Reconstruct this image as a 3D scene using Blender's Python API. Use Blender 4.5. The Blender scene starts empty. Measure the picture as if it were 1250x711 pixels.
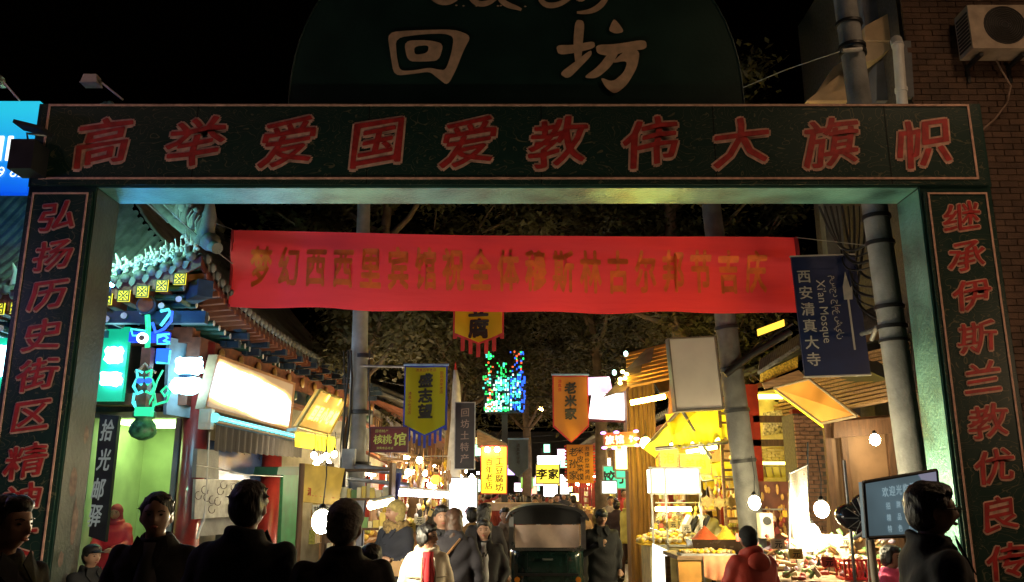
import bpy, bmesh, math, random
import numpy as np
from mathutils import Vector, Matrix, noise
rnd = random.Random(7)
sc = bpy.context.scene
COL = sc.collection
R = math.radians

# ------------------------------------------------------------------ camera
CZ, TH, FPX = 1.8, R(13.5), 1022.0
cam_d = bpy.data.cameras.new('camera')
cam = bpy.data.objects.new('camera', cam_d); COL.objects.link(cam)
cam.location = (0, 0, CZ); cam.rotation_euler = (math.pi/2+TH, 0, 0)
cam_d.sensor_width = 36; cam_d.lens = 36*FPX/1250
cam_d.clip_start = .05; cam_d.clip_end = 1000
sc.camera = cam
# ------------------------------------------------------------------ night sky
W = bpy.data.worlds.new('World'); sc.world = W; W.use_nodes = True
wn = W.node_tree.nodes; wl = W.node_tree.links
bg = wn['Background']
sky = wn.new('ShaderNodeTexSky'); sky.sky_type = 'NISHITA'; sky.sun_disc = False
sky.sun_elevation = R(-6); sky.sun_rotation = R(200)
wl.new(sky.outputs[0], bg.inputs[0]); bg.inputs[1].default_value = .15
sc.view_settings.view_transform = 'Standard'; sc.view_settings.look = 'None'
sc.view_settings.exposure = 1.0; sc.view_settings.gamma = 1
sc.cycles.sample_clamp_indirect = 4; sc.cycles.sample_clamp_direct = 0
sc.cycles.max_bounces = 6; sc.cycles.diffuse_bounces = 3; sc.cycles.glossy_bounces = 3
sc.cycles.transmission_bounces = 5; sc.cycles.transparent_max_bounces = 10
sc.cycles.caustics_reflective = False; sc.cycles.caustics_refractive = False
sc.cycles.use_denoising = True

def at(x, y, Y):
    """point seen at photo pixel x, y, standing Y metres down the street"""
    u, v = (x-625)/FPX, (355.5-y)/FPX
    d = Vector((u, math.cos(TH)-v*math.sin(TH), math.sin(TH)+v*math.cos(TH)))
    d *= Y/d.y
    return Vector((d.x, Y, CZ+d.z))

# ------------------------------------------------------------------ materials
def _p(m): return m.node_tree.nodes['Principled BSDF']
MATS = {}
def mat(name, col, rough=.6, metal=0, var=.25, scale=6, bump=.0, bscale=40, coat=0, trans=0, alpha=1, stretch=None):
    if name in MATS: return MATS[name]
    m = bpy.data.materials.new(name); m.use_nodes = True; n = m.node_tree.nodes; l = m.node_tree.links
    p = _p(m); p.inputs['Roughness'].default_value = rough; p.inputs['Metallic'].default_value = metal
    c = (*col, 1)
    tc = n.new('ShaderNodeTexCoord'); mp = n.new('ShaderNodeMapping'); l.new(tc.outputs['Object'], mp.inputs[0])
    if stretch: mp.inputs['Scale'].default_value = stretch
    oi = n.new('ShaderNodeObjectInfo'); om = n.new('ShaderNodeMath'); om.operation = 'MULTIPLY'; om.inputs[1].default_value = 37; l.new(oi.outputs['Random'], om.inputs[0]); l.new(om.outputs[0], mp.inputs['Location'])
    if var:
        no = n.new('ShaderNodeTexNoise'); no.inputs['Scale'].default_value = scale; no.inputs['Detail'].default_value = 6
        l.new(mp.outputs[0], no.inputs[0])
        r = n.new('ShaderNodeValToRGB'); r.color_ramp.elements[0].position = .3; r.color_ramp.elements[1].position = .7
        r.color_ramp.elements[0].color = tuple(max(0, v*(1-var)) for v in col)+(1,)
        r.color_ramp.elements[1].color = tuple(min(1, v*(1+var)) for v in col)+(1,)
        l.new(no.outputs[0], r.inputs[0]); l.new(r.outputs[0], p.inputs['Base Color'])
        mr = n.new('ShaderNodeMapRange'); mr.inputs[3].default_value = max(0, rough-.12); mr.inputs[4].default_value = min(1, rough+.12)
        l.new(no.outputs[0], mr.inputs[0]); l.new(mr.outputs[0], p.inputs['Roughness'])
    else: p.inputs['Base Color'].default_value = c
    if bump:
        nb = n.new('ShaderNodeTexNoise'); nb.inputs['Scale'].default_value = bscale; nb.inputs['Detail'].default_value = 5
        l.new(mp.outputs[0], nb.inputs[0]); b = n.new('ShaderNodeBump'); b.inputs['Strength'].default_value = bump
        b.inputs['Distance'].default_value = .02
        l.new(nb.outputs[0], b.inputs['Height']); l.new(b.outputs[0], p.inputs['Normal'])
    if coat: p.inputs['Coat Weight'].default_value = coat
    if trans: p.inputs['Transmission Weight'].default_value = trans
    if alpha < 1: p.inputs['Alpha'].default_value = alpha
    MATS[name] = m; return m
def glow(name, col, s, var=0, scale=3):
    if name in MATS: return MATS[name]
    m = bpy.data.materials.new(name); m.use_nodes = True; p = _p(m); n = m.node_tree.nodes; l = m.node_tree.links
    p.inputs['Base Color'].default_value = (*[v*.5 for v in col], 1); p.inputs['Roughness'].default_value = .4
    p.inputs['Emission Color'].default_value = (*col, 1); p.inputs['Emission Strength'].default_value = s
    if var:      # uneven tubes behind the translucent face
        tc = n.new('ShaderNodeTexCoord'); no = n.new('ShaderNodeTexNoise'); no.inputs['Scale'].default_value = scale
        l.new(tc.outputs['Object'], no.inputs[0]); mr = n.new('ShaderNodeMapRange')
        mr.inputs[1].default_value = .3; mr.inputs[2].default_value = .7
        mr.inputs[3].default_value = s*(1-var); mr.inputs[4].default_value = s*(1+var)
        l.new(no.outputs[0], mr.inputs[0]); l.new(mr.outputs[0], p.inputs['Emission Strength'])
    MATS[name] = m; return m

# ------------------------------------------------------------------ mesh builder
GL = {}
def glyph(ch, off=.0):
    off = 0; k = (ch, off)
    if k not in GL:
        c = bpy.data.curves.new('t', 'FONT'); c.body = ch; c.offset = off; c.resolution_u = 2
        o = bpy.data.objects.new('t', c); COL.objects.link(o)
        dg = bpy.context.evaluated_depsgraph_get(); dg.update()
        me = bpy.data.meshes.new_from_object(o.evaluated_get(dg))
        v = np.array([x.co[:2] for x in me.vertices]); f = [tuple(p.vertices) for p in me.polygons]
        bpy.data.objects.remove(o); bpy.data.curves.remove(c); bpy.data.meshes.remove(me)
        if len(v):
            v[:, 0] -= (v[:, 0].min()+v[:, 0].max())/2; v[:, 1] -= .37 if ord(ch[0]) > 0x2e80 else (v[:, 1].min()+v[:, 1].max())/2
        GL[k] = (v, f)
    return GL[k]

def fat(off):
    if off < .015: return [(0, 0)]
    r = off; o = [(r*math.cos(i*math.pi/4+.3), r*math.sin(i*math.pi/4+.3)) for i in range(8 if off > .03 else 4)]
    return o+([(0, 0)]+[(x*.5, y*.5) for x, y in o[::2]] if off > .05 else [(0, 0)])
def bold(ch, off):
    v, f = glyph(ch); n = len(v)
    if not n: return v, f
    S = fat(off); return np.concatenate([v+np.array(s) for s in S]), [tuple(i+k*n for i in q) for k in range(len(S)) for q in f]
class MB:
    def __init__(s): s.v = []; s.f = []; s.m = []; s.smooth = []
    def add(s, vs, fs, m=0, sm=False):
        b = len(s.v); s.v.extend(tuple(v) for v in vs)
        for f in fs: s.f.append(tuple(b+i for i in f)); s.m.append(m); s.smooth.append(sm)
        return s
    def box(s, c, d, m=0, rot=None, taper=1, bev=0):
        c = Vector(c); x, y, z = d[0]/2, d[1]/2, d[2]/2
        vs = [Vector((i*x*(taper if k > 0 else 1), j*y*(taper if k > 0 else 1), k*z)) for k in (-1, 1) for i, j in ((-1, -1), (1, -1), (1, 1), (-1, 1))]
        if rot is not None: vs = [rot @ v for v in vs]
        s.add([c+v for v in vs], [(3, 2, 1, 0), (4, 5, 6, 7), (0, 1, 5, 4), (1, 2, 6, 5), (2, 3, 7, 6), (3, 0, 4, 7)], m); return s
    def tube(s, pts, r, m=0, n=8, r1=None, caps=True):
        pts = [Vector(p) for p in pts]; N = len(pts); rs = r if isinstance(r, (list, tuple)) else [r+(((r1 if r1 is not None else r)-r)*i/max(1, N-1)) for i in range(N)]
        vs = []; pu = None
        for i, p in enumerate(pts):
            t = (pts[min(i+1, N-1)]-pts[max(i-1, 0)]).normalized()
            if pu is None: u = t.orthogonal().normalized()
            else:
                u = pu-t*pu.dot(t); u = u.normalized() if u.length > 1e-6 else t.orthogonal().normalized()
            pu = u; w = t.cross(u)
            for k in range(n):
                a = 2*math.pi*k/n; vs.append(p+(u*math.cos(a)+w*math.sin(a))*rs[i])
        fs = [(i*n+k, i*n+(k+1) % n, (i+1)*n+(k+1) % n, (i+1)*n+k) for i in range(N-1) for k in range(n)]
        s.add(vs, fs, m, True)
        if caps: s.add(vs[:n], [tuple(range(n))[::-1]], m); s.add(vs[-n:], [tuple(range(n))], m)
        return s
    def cap(s, a, b, r0, r1, m=0, n=12, sx=1, sy=1):
        """tapered capsule with round ends"""
        a, b = Vector(a), Vector(b); d = (b-a).normalized(); u = d.orthogonal().normalized(); w = d.cross(u)
        rings = [(a-d*r0*math.cos(t), r0*math.sin(t)) for t in (.02, .5, 1.0, math.pi/2)] + [(b-d*r1*math.cos(t), r1*math.sin(t)) for t in (math.pi/2, 2.1, 2.6, 3.12)]
        vs = [c+(u*math.cos(2*math.pi*k/n)+w*math.sin(2*math.pi*k/n))*r for c, r in rings for k in range(n)]
        fs = [(i*n+k, i*n+(k+1) % n, (i+1)*n+(k+1) % n, (i+1)*n+k) for i in range(7) for k in range(n)]+[tuple(range(n))[::-1], tuple(range(7*n, 8*n))]
        s.add(vs, fs, m, True); return s
    def ell(s, c, r, m=0, n=12, k=8, rot=None, fn=None):
        c = Vector(c); vs = []
        for i in range(k+1):
            t = math.pi*min(max(i/k, .01), .99)
            for j in range(n):
                a = 2*math.pi*j/n; v = Vector((math.sin(t)*math.cos(a)*r[0], math.sin(t)*math.sin(a)*r[1], math.cos(t)*r[2]))
                if fn: v = v*fn(v)
                if rot is not None: v = rot @ v
                vs.append(c+v)
        fs = [(i*n+j, (i+1)*n+j, (i+1)*n+(j+1) % n, i*n+(j+1) % n) for i in range(k) for j in range(n)]+[tuple(range(n)), tuple(range(k*n, k*n+n))[::-1]]
        s.add(vs, fs, m, True); return s
    def loft(s, rings, m=0, n=20, p=2.2):
        """rings: (cx, cy, z, rx, ry) stacked, closed"""
        vs = []
        for cx, cy, z, rx, ry in rings:
            for k in range(n):
                a = 2*math.pi*k/n; c, q = math.cos(a), math.sin(a)
                vs.append((cx+rx*math.copysign(abs(c)**(2/p), c), cy+ry*math.copysign(abs(q)**(2/p), q), z))
        N = len(rings)
        fs = [(i*n+k, i*n+(k+1) % n, (i+1)*n+(k+1) % n, (i+1)*n+k) for i in range(N-1) for k in range(n)]+[tuple(range(n))[::-1], tuple(range((N-1)*n, N*n))]
        s.add(vs, fs, m, True); return s
    def lathe(s, c, prof, m=0, n=16):
        return s.loft([(c[0], c[1], c[2]+z, r, r) for r, z in prof], m, n, 2)
    def quad(s, a, b, c, d, m=0, t=0):
        """a sheet; with t a real slab extruded along its back"""
        a, b, c, d = map(Vector, (a, b, c, d))
        if not t: return s.add([a, b, c, d], [(0, 1, 2, 3)], m)
        nn = (b-a).cross(d-a).normalized()*-t
        s.add([a, b, c, d, a+nn, b+nn, c+nn, d+nn], [(0, 1, 2, 3), (7, 6, 5, 4), (0, 4, 5, 1), (1, 5, 6, 2), (2, 6, 7, 3), (3, 7, 4, 0)], m); return s
    def prism(s, poly, y0, y1, m=0):
        """outline in x,z pushed from y0 to y1"""
        n = len(poly); vs = [(x, y0, z) for x, z in poly]+[(x, y1, z) for x, z in poly]
        s.add(vs, [tuple(range(n)), tuple(range(2*n-1, n-1, -1))]+[(i, i+n, (i+1) % n+n, (i+1) % n) for i in range(n)], m); return s
    def grid(s, fn, nu, nv, m=0, sm=True):
        vs = [fn(i/nu, j/nv) for j in range(nv+1) for i in range(nu+1)]
        s.add(vs, [(j*(nu+1)+i, j*(nu+1)+i+1, (j+1)*(nu+1)+i+1, (j+1)*(nu+1)+i) for j in range(nv) for i in range(nu)], m, sm); return s
    def txt(s, st, cx, cz, y, size, m=0, vert=False, pitch=1.05, off=.012, sx=1, shear=0, rise=0, stroke_wob=0, t=0, whole=False):
        """lettering standing in the x-z plane, read from -y"""
        chs = [st] if whole else list(st); n = len(chs)
        for i, ch in enumerate(chs):
            if ch == ' ': continue
            v, f = glyph(ch)
            if not len(v): continue
            ox = cx if vert else cx+(i-(n-1)/2)*pitch*size; oz = cz-(i-(n-1)/2)*pitch*size if vert else cz
            X = v[:, 0]*sx+v[:, 1]*shear; Z = v[:, 1]+v[:, 0]*rise
            if stroke_wob:
                X = X+stroke_wob*np.sin(Z*7+i*2.1); Z = Z+stroke_wob*np.sin(X*6+i*1.3)
            for k, (dx, dz) in enumerate(fat(off)):     # a fuller brush: overlaid strokes a hair apart
                s.add([(ox+(a+dx)*size, y-k*.0002, oz+(b+dz)*size) for a, b in zip(X, Z)], f, m)
        return s
    def build(s, name, mats, parent=None, world=False, kind=None):
        vs = s.v
        if world and parent is not None:
            mi = wm(parent).inverted(); vs = [mi @ Vector(v) for v in vs]
        me = bpy.data.meshes.new(name); me.from_pydata([tuple(v) for v in vs], [], s.f)
        for q in (mats if isinstance(mats, (list, tuple)) else [mats]): me.materials.append(q)
        me.polygons.foreach_set('material_index', s.m); me.polygons.foreach_set('use_smooth', s.smooth); me.update()
        o = bpy.data.objects.new(name, me); COL.objects.link(o); o.parent = parent
        if kind: o['kind'] = kind
        return o
def wm(o):
    M = Matrix.Identity(4)
    while o is not None: M = o.matrix_basis @ M; o = o.parent
    return M
def inst(o, parent, loc=None, rot=None, scale=None):
    c = bpy.data.objects.new(o.name.split('.')[0], o.data); COL.objects.link(c); c.parent = parent
    if loc is not None: c.location = loc
    if rot is not None: c.rotation_euler = rot
    if scale is not None: c.scale = scale
    if o.get('kind'): c['kind'] = o['kind']
    return c
def tag(o, label=None, cat=None, group=None):
    if label: o['label'] = label
    if cat: o['category'] = cat
    if group: o['group'] = group
    return o
def thing(name, label, cat, loc=(0, 0, 0), rz=0, group=None):
    o = bpy.data.objects.new(name, None); COL.objects.link(o); o.location = loc; o.rotation_euler = (0, 0, rz)
    o.empty_display_size = .2
    return tag(o, label, cat, group)
def copy_tree(o, parent=None, loc=None, rz=None, label=None, scale=None):
    c = o.copy(); COL.objects.link(c); c.parent = parent
    if loc is not None: c.location = loc
    if rz is not None: c.rotation_euler = (0, 0, rz)
    if scale: c.scale = (scale,)*3
    if label: c['label'] = label
    for ch in list(o.children): copy_tree(ch, c)
    return c
def fillcurve(loops):
    c = bpy.data.curves.new('t', 'CURVE'); c.dimensions = '2D'; c.fill_mode = 'BOTH'
    for lp in loops:
        sp = c.splines.new('POLY'); sp.points.add(len(lp)-1); sp.use_cyclic_u = True
        for p, (x, y) in zip(sp.points, lp): p.co = (x, y, 0, 1)
    o = bpy.data.objects.new('t', c); COL.objects.link(o); dg = bpy.context.evaluated_depsgraph_get(); dg.update()
    me = bpy.data.meshes.new_from_object(o.evaluated_get(dg))
    r = [tuple(x.co[:2]) for x in me.vertices], [tuple(p.vertices) for p in me.polygons]
    bpy.data.objects.remove(o); bpy.data.curves.remove(c); return r
def smoothloop(lp, it=2):
    for _ in range(it):
        q = []
        for i in range(len(lp)):
            a, b = lp[i], lp[(i+1) % len(lp)]
            q += [(a[0]*.8+b[0]*.2, a[1]*.8+b[1]*.2), (a[0]*.2+b[0]*.8, a[1]*.2+b[1]*.8)]
        lp = q
    return lp
def remesh(mb, voxel, sm=2, fold=0, fs=18., fz=9.):
    me = bpy.data.meshes.new('t'); me.from_pydata([tuple(v) for v in mb.v], [], mb.f)
    o = bpy.data.objects.new('t', me); COL.objects.link(o)
    md = o.modifiers.new('r', 'REMESH'); md.mode = 'VOXEL'; md.voxel_size = voxel
    if sm: s2 = o.modifiers.new('s', 'SMOOTH'); s2.iterations = sm; s2.factor = .5
    dg = bpy.context.evaluated_depsgraph_get(); dg.update()
    m2 = bpy.data.meshes.new_from_object(o.evaluated_get(dg)); bpy.data.objects.remove(o); bpy.data.meshes.remove(me)
    n = len(m2.vertices)
    if fold and n:
        co = np.empty(n*3); m2.vertices.foreach_get('co', co); co = co.reshape(-1, 3)
        no = np.empty(n*3); m2.vertices.foreach_get('normal', no); no = no.reshape(-1, 3)
        x, y, z = co.T
        d = np.sin(z*fz*4+3*np.sin(x*fs*.6+1)+2*np.sin(y*fs*.7))*.5+np.sin(x*fs+z*fz*1.7+2*np.sin(z*5+y*9))*.35+np.sin(y*fs*1.3-z*fz+x*7)*.3
        co = co+no*(d*fold)[:, None]; m2.vertices.foreach_set('co', co.ravel())
    m2.polygons.foreach_set('use_smooth', [True]*len(m2.polygons)); m2.update()
    return m2
def meshobj(name, me, m, parent):
    me.materials.clear(); me.materials.append(m); me.name = name
    o = bpy.data.objects.new(name, me); COL.objects.link(o); o.parent = parent; return o

# common materials
BLACK = mat('black_paint', (.012, .012, .013), .5)
STEEL = mat('galvanised_steel', (.35, .35, .34), .45, .7, .2, 12, .1)
GREYP = mat('grey_paint', (.22, .22, .21), .55)
WOOD = mat('dark_wood', (.10, .05, .025), .6, 0, .4, 4, .3, 30, stretch=(6, 6, 1))
WOODL = mat('weathered_planks', (.28, .17, .09), .7, 0, .4, 4, .3, 30, stretch=(1, 8, 8))
RED = mat('red_lacquer', (.28, .025, .02), .35, 0, .3, 5, .1, 20, .3)
GLASS = mat('clear_glass', (.9, .95, .92), .05, 0, 0, trans=1)
BRICK = mat('grey_brown_brick', (.17, .12, .09), .85, 0, .35, 9, .4, 60)
MORTAR = mat('mortar', (.10, .085, .07), .95, 0, .3, 20, .4, 80)
INK = mat('black_ink', (.01, .01, .01), .6, 0, 0)
CREAM = mat('cream_print', (.75, .7, .6), .6, 0, 0)
WHITEP = mat('white_paint', (.75, .75, .73), .5, 0, .1)
CLOTHRED = mat('crimson_trim', (.45, .03, .03), .8)

# ------------------------------------------------------------------ setting
g = MB()
g.quad((-80, -30, 0), (80, -30, 0), (80, 160, 0), (-80, 160, 0))
gr = g.build('ground', mat('stone_paving', (.12, .105, .09), .45, 0, .5, 1.5, .5, 14)); gr['kind'] = 'structure'
# the street's granite setts run down the middle
n_ = gr.data.materials[0].node_tree
bt = n_.nodes.new('ShaderNodeTexBrick'); bt.inputs['Scale'].default_value = 2.2; bt.inputs['Mortar Size'].default_value = .02
bt.inputs[1].default_value = (.14, .12, .1, 1); bt.inputs[2].default_value = (.09, .08, .07, 1); bt.inputs[3].default_value = (.02, .02, .02, 1)
tc = n_.nodes.new('ShaderNodeTexCoord'); n_.links.new(tc.outputs['Object'], bt.inputs[0]); n_.links.new(bt.outputs[0], _p(gr.data.materials[0]).inputs['Base Color'])

# ------------------------------------------------------------------ the gate
GY = 8.8; GT = .55
zU, zT = at(625, 228, GY).z, at(625, 127, GY).z
xl0, xl1 = -5.38, -4.63; xr0, xr1 = 4.54, 5.33
GREEN = mat('dark_green_granite', (.012, .04, .032), .32, 0, .5, 2.2, .08, 30)
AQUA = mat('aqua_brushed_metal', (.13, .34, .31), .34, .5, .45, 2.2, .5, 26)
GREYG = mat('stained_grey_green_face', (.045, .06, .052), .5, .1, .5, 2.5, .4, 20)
GOLD = mat('dull_gold_leaf', (.42, .27, .12), .5, .1, .15)
PINK = mat('faded_pink_outline', (.66, .38, .28), .6, 0, .3, 14)
CRIM = mat('crimson_enamel', (.46, .03, .028), .5, 0, .35, 11, .1)
def clouds(m, base):
    """thin scrolling cloud lines inlaid in the boards"""
    n = m.node_tree.nodes; l = m.node_tree.links
    tc = n.new('ShaderNodeTexCoord'); mp = n.new('ShaderNodeMapping'); mp.inputs['Scale'].default_value = (1, 1, 1.6)
    wv = n.new('ShaderNodeTexNoise'); wv.inputs['Scale'].default_value = 2.6; wv.inputs['Detail'].default_value = 1.5; wv.inputs['Distortion'].default_value = 1.6
    l.new(tc.outputs['Object'], mp.inputs[0]); l.new(mp.outputs[0], wv.inputs[0])
    mu = n.new('ShaderNodeMath'); mu.operation = 'MULTIPLY'; mu.inputs[1].default_value = 9; l.new(wv.outputs[0], mu.inputs[0])
    fr = n.new('ShaderNodeMath'); fr.operation = 'FRACT'; l.new(mu.outputs[0], fr.inputs[0])
    lt = n.new('ShaderNodeMath'); lt.operation = 'LESS_THAN'; lt.inputs[1].default_value = .09; l.new(fr.outputs[0], lt.inputs[0])
    mx = n.new('ShaderNodeMixRGB'); mx.inputs[1].default_value = (*base, 1); mx.inputs[2].default_value = (.11, .105, .06, 1)
    l.new(lt.outputs[0], mx.inputs[0]); l.new(mx.outputs[0], _p(m).inputs['Base Color'])
BOARD = mat('green_inlaid_board', (.010, .032, .024), .4, 0, .3, 3); clouds(BOARD, (.010, .034, .026))
BOARDR = BOARD
gate = thing('street_gate', 'tall dark green gate with red gold-edged characters and a domed top spanning the street', 'gate', (0, GY, 0))
b = MB()
for x0, x1 in ((xl0, xl1), (xr0, xr1)):
    b.box(((x0+x1)/2, GT/2, zU/2), (x1-x0, GT, zU))
pillars = []
for x0, x1 in ((xl0, xl1), (xr0, xr1)):
    q = MB(); q.box(((x0+x1)/2, GT/2, zU/2), (x1-x0, GT, zU-.004)); pl = q.build('pillar', GREEN, gate)
    s = 1 if x0 < 0 else -1; xi = x1 if x0 < 0 else x0
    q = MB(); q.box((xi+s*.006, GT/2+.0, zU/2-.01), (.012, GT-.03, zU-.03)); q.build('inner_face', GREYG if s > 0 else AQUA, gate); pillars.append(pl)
q = MB(); q.box(((xl0+xr1)/2-.0, GT/2, (zU+zT)/2), (xr1-xl0+.03, GT, zT-zU)); q.build('beam', GREEN, gate)
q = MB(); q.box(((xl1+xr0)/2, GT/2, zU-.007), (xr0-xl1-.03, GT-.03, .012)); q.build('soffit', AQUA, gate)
def border(x0, x1, z0, z1, y, w, parent, m=GOLD):
    q = MB()
    q.box(((x0+x1)/2, y, z1), (x1-x0+w, .012, w)); q.box(((x0+x1)/2, y, z0), (x1-x0+w, .012, w))
    q.box((x0, y, (z0+z1)/2), (w, .012, z1-z0-w)); q.box((x1, y, (z0+z1)/2), (w, .012, z1-z0-w))
    return q.build('border', m, parent)
# beam board
bz0, bz1 = at(625, 219, GY).z, at(625, 130, GY).z
def px(x, y): return at(x, y, GY)
bd = MB().box((0-.02, -.012, (zU+zT)/2), (xr1-xl0-.06, .024, zT-zU-.03)).build('name_board', BOARD, gate)
border(px(48, 218).x+.02, px(1194, 218).x-.02, bz0, bz1, -.03, .022, bd, PINK)
for x_ in (-3.9, -1.95, 0.0, 1.95, 3.9): MB().box((x_+.33, -.0255, (zU+zT)/2), (.010, .004, zT-zU-.05)).build('panel_joint', mat('dark_joint', (.003, .008, .006), .8), bd)
def character(ch, x, z, size, parent, sx=1.1, shear=.05, rise=.14, wob=.028, ms=None):
    q = MB(); kw = dict(sx=sx, shear=shear, rise=rise, stroke_wob=wob)
    q.txt(ch, 0, 0, -.006, size, 0, off=.058, **kw); q.txt(ch, 0, 0, -.012, size, 1, off=.02, **kw)
    q2 = q.build('character', ms or [PINK, CRIM], parent); q2.location = (x, -.024, z); return q2
for i, ch in enumerate('高举爱国爱教伟大旗帜'):
    xp = [127, 240, 351, 461, 571, 681, 793, 903, 1013, 1127][i]
    p = px(xp, 176); character(ch, p.x, p.z, .61, bd)
# pillar boards
for (x0, x1, xs, st, xa, xb) in ((xl0, xl1, -1, '弘扬历史街区精神文明', 1, 1), (xr0, xr1, 1, '继承伊斯兰教优良传统', 1, 1)):
    bb = MB().box(((x0+x1)/2, -.012, zU/2-.02), (x1-x0-.05, .024, zU-.10)).build('pillar_board', BOARD, gate)
    border(x0+.075, x1-.075, .35, zU-.09, -.03, .018, bb, PINK)
    ys = [265, 313, 361, 410, 458, 508, 564, 613, 662, 711] if xs < 0 else [267, 314, 361, 413, 463, 515, 570, 628, 686, 745]
    for k, ch in enumerate(st):
        zc = at(625, ys[k], GY).z if k < 9 else at(625, ys[k-1], GY).z-.44
        character(ch, (x0+x1)/2+.01, zc, .355, bb, sx=1.22, rise=.16, shear=.04)
# domed top
dz = zT
dome = []
for k in range(0, 41):
    a = math.pi*k/40
    c = math.cos(a); s = math.sin(a)
    dome.append((c*2.62*(1-.10*s**2)+.05, dz+2.75*s**.8*(1 if True else 1)))
DOMEM = mat('deep_green_dome', (.009, .034, .026), .42, 0, .35, 1.2, .1, 20)
dm = MB().prism([(x, z) for x, z in dome][::-1], .06, GT-.06).build('domed_top', DOMEM, gate)
q = MB()
for k in range(40):
    (x0, z0), (x1, z1) = dome[k], dome[k+1]; q.tube([(x0, .06, z0), (x1, .06, z1)], .010, 0, 6)
q.build('dome_rim', DOMEM, dm)
def P2(x, y, ox=400, sc_=2.841): 
    p = px(ox+x/sc_, y/sc_); return (p.x, p.z)
GOLDC = mat('gold_brown_enamel', (.66, .44, .28), .5, 0, .2, 9)
hui = [[(205, 105), (300, 98), (440, 95), (498, 118), (470, 170), (445, 235), (415, 292), (380, 265), (352, 242), (300, 250), (228, 258), (215, 180)],
       [(233, 125), (330, 112), (405, 110), (437, 122), (428, 180), (408, 238), (380, 235), (352, 228), (300, 238), (248, 240), (238, 190)]]
hui2 = [[(262, 135), (345, 132), (402, 145), (385, 205), (330, 208), (275, 207)], [(298, 155), (350, 150), (345, 178), (300, 185)]]
fang = [[(860, 60), (893, 66), (886, 140), (880, 215), (860, 222), (852, 140)], [(792, 150), (855, 150), (925, 135), (930, 160), (860, 178), (800, 185)],
        [(803, 250), (850, 215), (915, 165), (918, 185), (880, 225), (835, 270)], [(995, 58), (1015, 80), (1030, 105), (1000, 112), (975, 100), (985, 75)],
        [(930, 150), (1000, 148), (1105, 130), (1110, 165), (1040, 172), (985, 190), (935, 182)], [(985, 165), (1015, 170), (985, 225), (935, 268), (885, 265), (940, 225)],
        [(1045, 160), (1085, 172), (1075, 230), (1040, 290), (998, 323), (965, 300), (945, 262), (990, 280), (1030, 245), (1042, 205), (985, 215), (1005, 195)]]
for grp in ([hui, hui2], [[f] for f in fang]):
    q = MB()
    for k, loops in enumerate(grp):
        vv, ff = fillcurve([smoothloop([P2(*p) for p in lp], 2) for lp in loops])
        q.add([(a, .045-.0015*k, c) for a, c in vv], ff)
    q.build('character', GOLDC, dm)
def ribbon(q, pts, w, y):
    n = len(pts); vs = []
    for i, (x, z) in enumerate(pts):
        a = pts[max(0, i-1)]; c = pts[min(n-1, i+1)]; dx, dz_ = c[0]-a[0], c[1]-a[1]; L = math.hypot(dx, dz_) or 1
        ww = w*(.35+.65*math.sin(math.pi*(i+.6)/(n+.2)))
        vs += [(x-dz_/L*ww, y, z+dx/L*ww), (x+dz_/L*ww, y, z-dx/L*ww)]
    q.add(vs, [(2*i, 2*i+1, 2*i+3, 2*i+2) for i in range(n-1)])
def bez(pts, n=14):
    r = []
    for i in range(n+1):
        t = i/n; p = [Vector(v) for v in pts]
        while len(p) > 1: p = [p[j].lerp(p[j+1], t) for j in range(len(p)-1)]
        r.append(tuple(p[0]))
    return r
q = MB()
arcs = [[(330, -60), (365, 15), (430, 22), (470, -40)], [(480, -50), (500, 30), (560, 12), (590, -20)], [(585, -60), (590, 20), (640, 10), (672, 28)], [(735, -40), (728, 28), (800, 30), (860, -30)],
        [(850, -60), (862, 20), (900, -10), (905, -50)], [(865, 38), (930, 40), (965, 15), (985, -60)], [(600, -10), (640, -60), (700, -160), (720, -230)], [(420, -30), (440, -120), (430, -220)], [(930, -40), (940, -140), (930, -240)],
        [(500, -120), (560, -200), (640, -120), (700, -60)], [(750, -100), (820, -190), (880, -120), (860, -60)]]
for k, a in enumerate(arcs): ribbon(q, bez([P2(*p) for p in a]), .038, .045-.0015*k)
for x, y in ((515, 14), (535, 12), (590, 14), (600, 13), (685, 16), (445, 12), (470, 14)):
    c = P2(x, y); q.add([(c[0]-.015, .043, c[1]), (c[0], .043, c[1]-.012), (c[0]+.02, .043, c[1]), (c[0], .043, c[1]+.012)], [(0, 1, 2, 3)])
q.build('arabic_lettering', GOLDC, dm)
# gate's torn paper and scratches on the near end of the left inner face
for (y0, z0, w, h) in ((.16, 1.75, .16, .33), (.3, 1.25, .12, .5), (.12, 1.05, .1, .16), (.34, 2.3, .1, .2)):
    x = xl1+.0145
    pts = [(x, y0+w*(.5+.5*math.cos(a))*(.8+.3*rnd.random()), z0+h*(.5+.5*math.sin(a))*(.8+.3*rnd.random())) for a in [2*math.pi*i/10 for i in range(10)]]
    q = MB(); q.add(pts, [tuple(range(10))[::-1]]); q.build('torn_poster_remnant', mat('peeling_paper', (.17, .12, .10), .9, 0, .5, 14), gate)
# camera housing on the left end of the beam
t = thing('loudspeaker', 'black box loudspeaker on a bracket at the left end of the beam', 'loudspeaker', at(32, 215, 8.6))
MB().box((0, 0, .2), (.26, .3, .34)).build('cabinet', BLACK, t)
MB().tube([(-.02, 0, .36), (-.06, 0, .5), (.1, .1, .52)], .015).build('bracket', STEEL, t)
MB().box((0, 0, .56), (.34, .22, .04), rot=Matrix.Rotation(.25, 3, 'Y')).build('rain_shield', BLACK, t)
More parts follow.
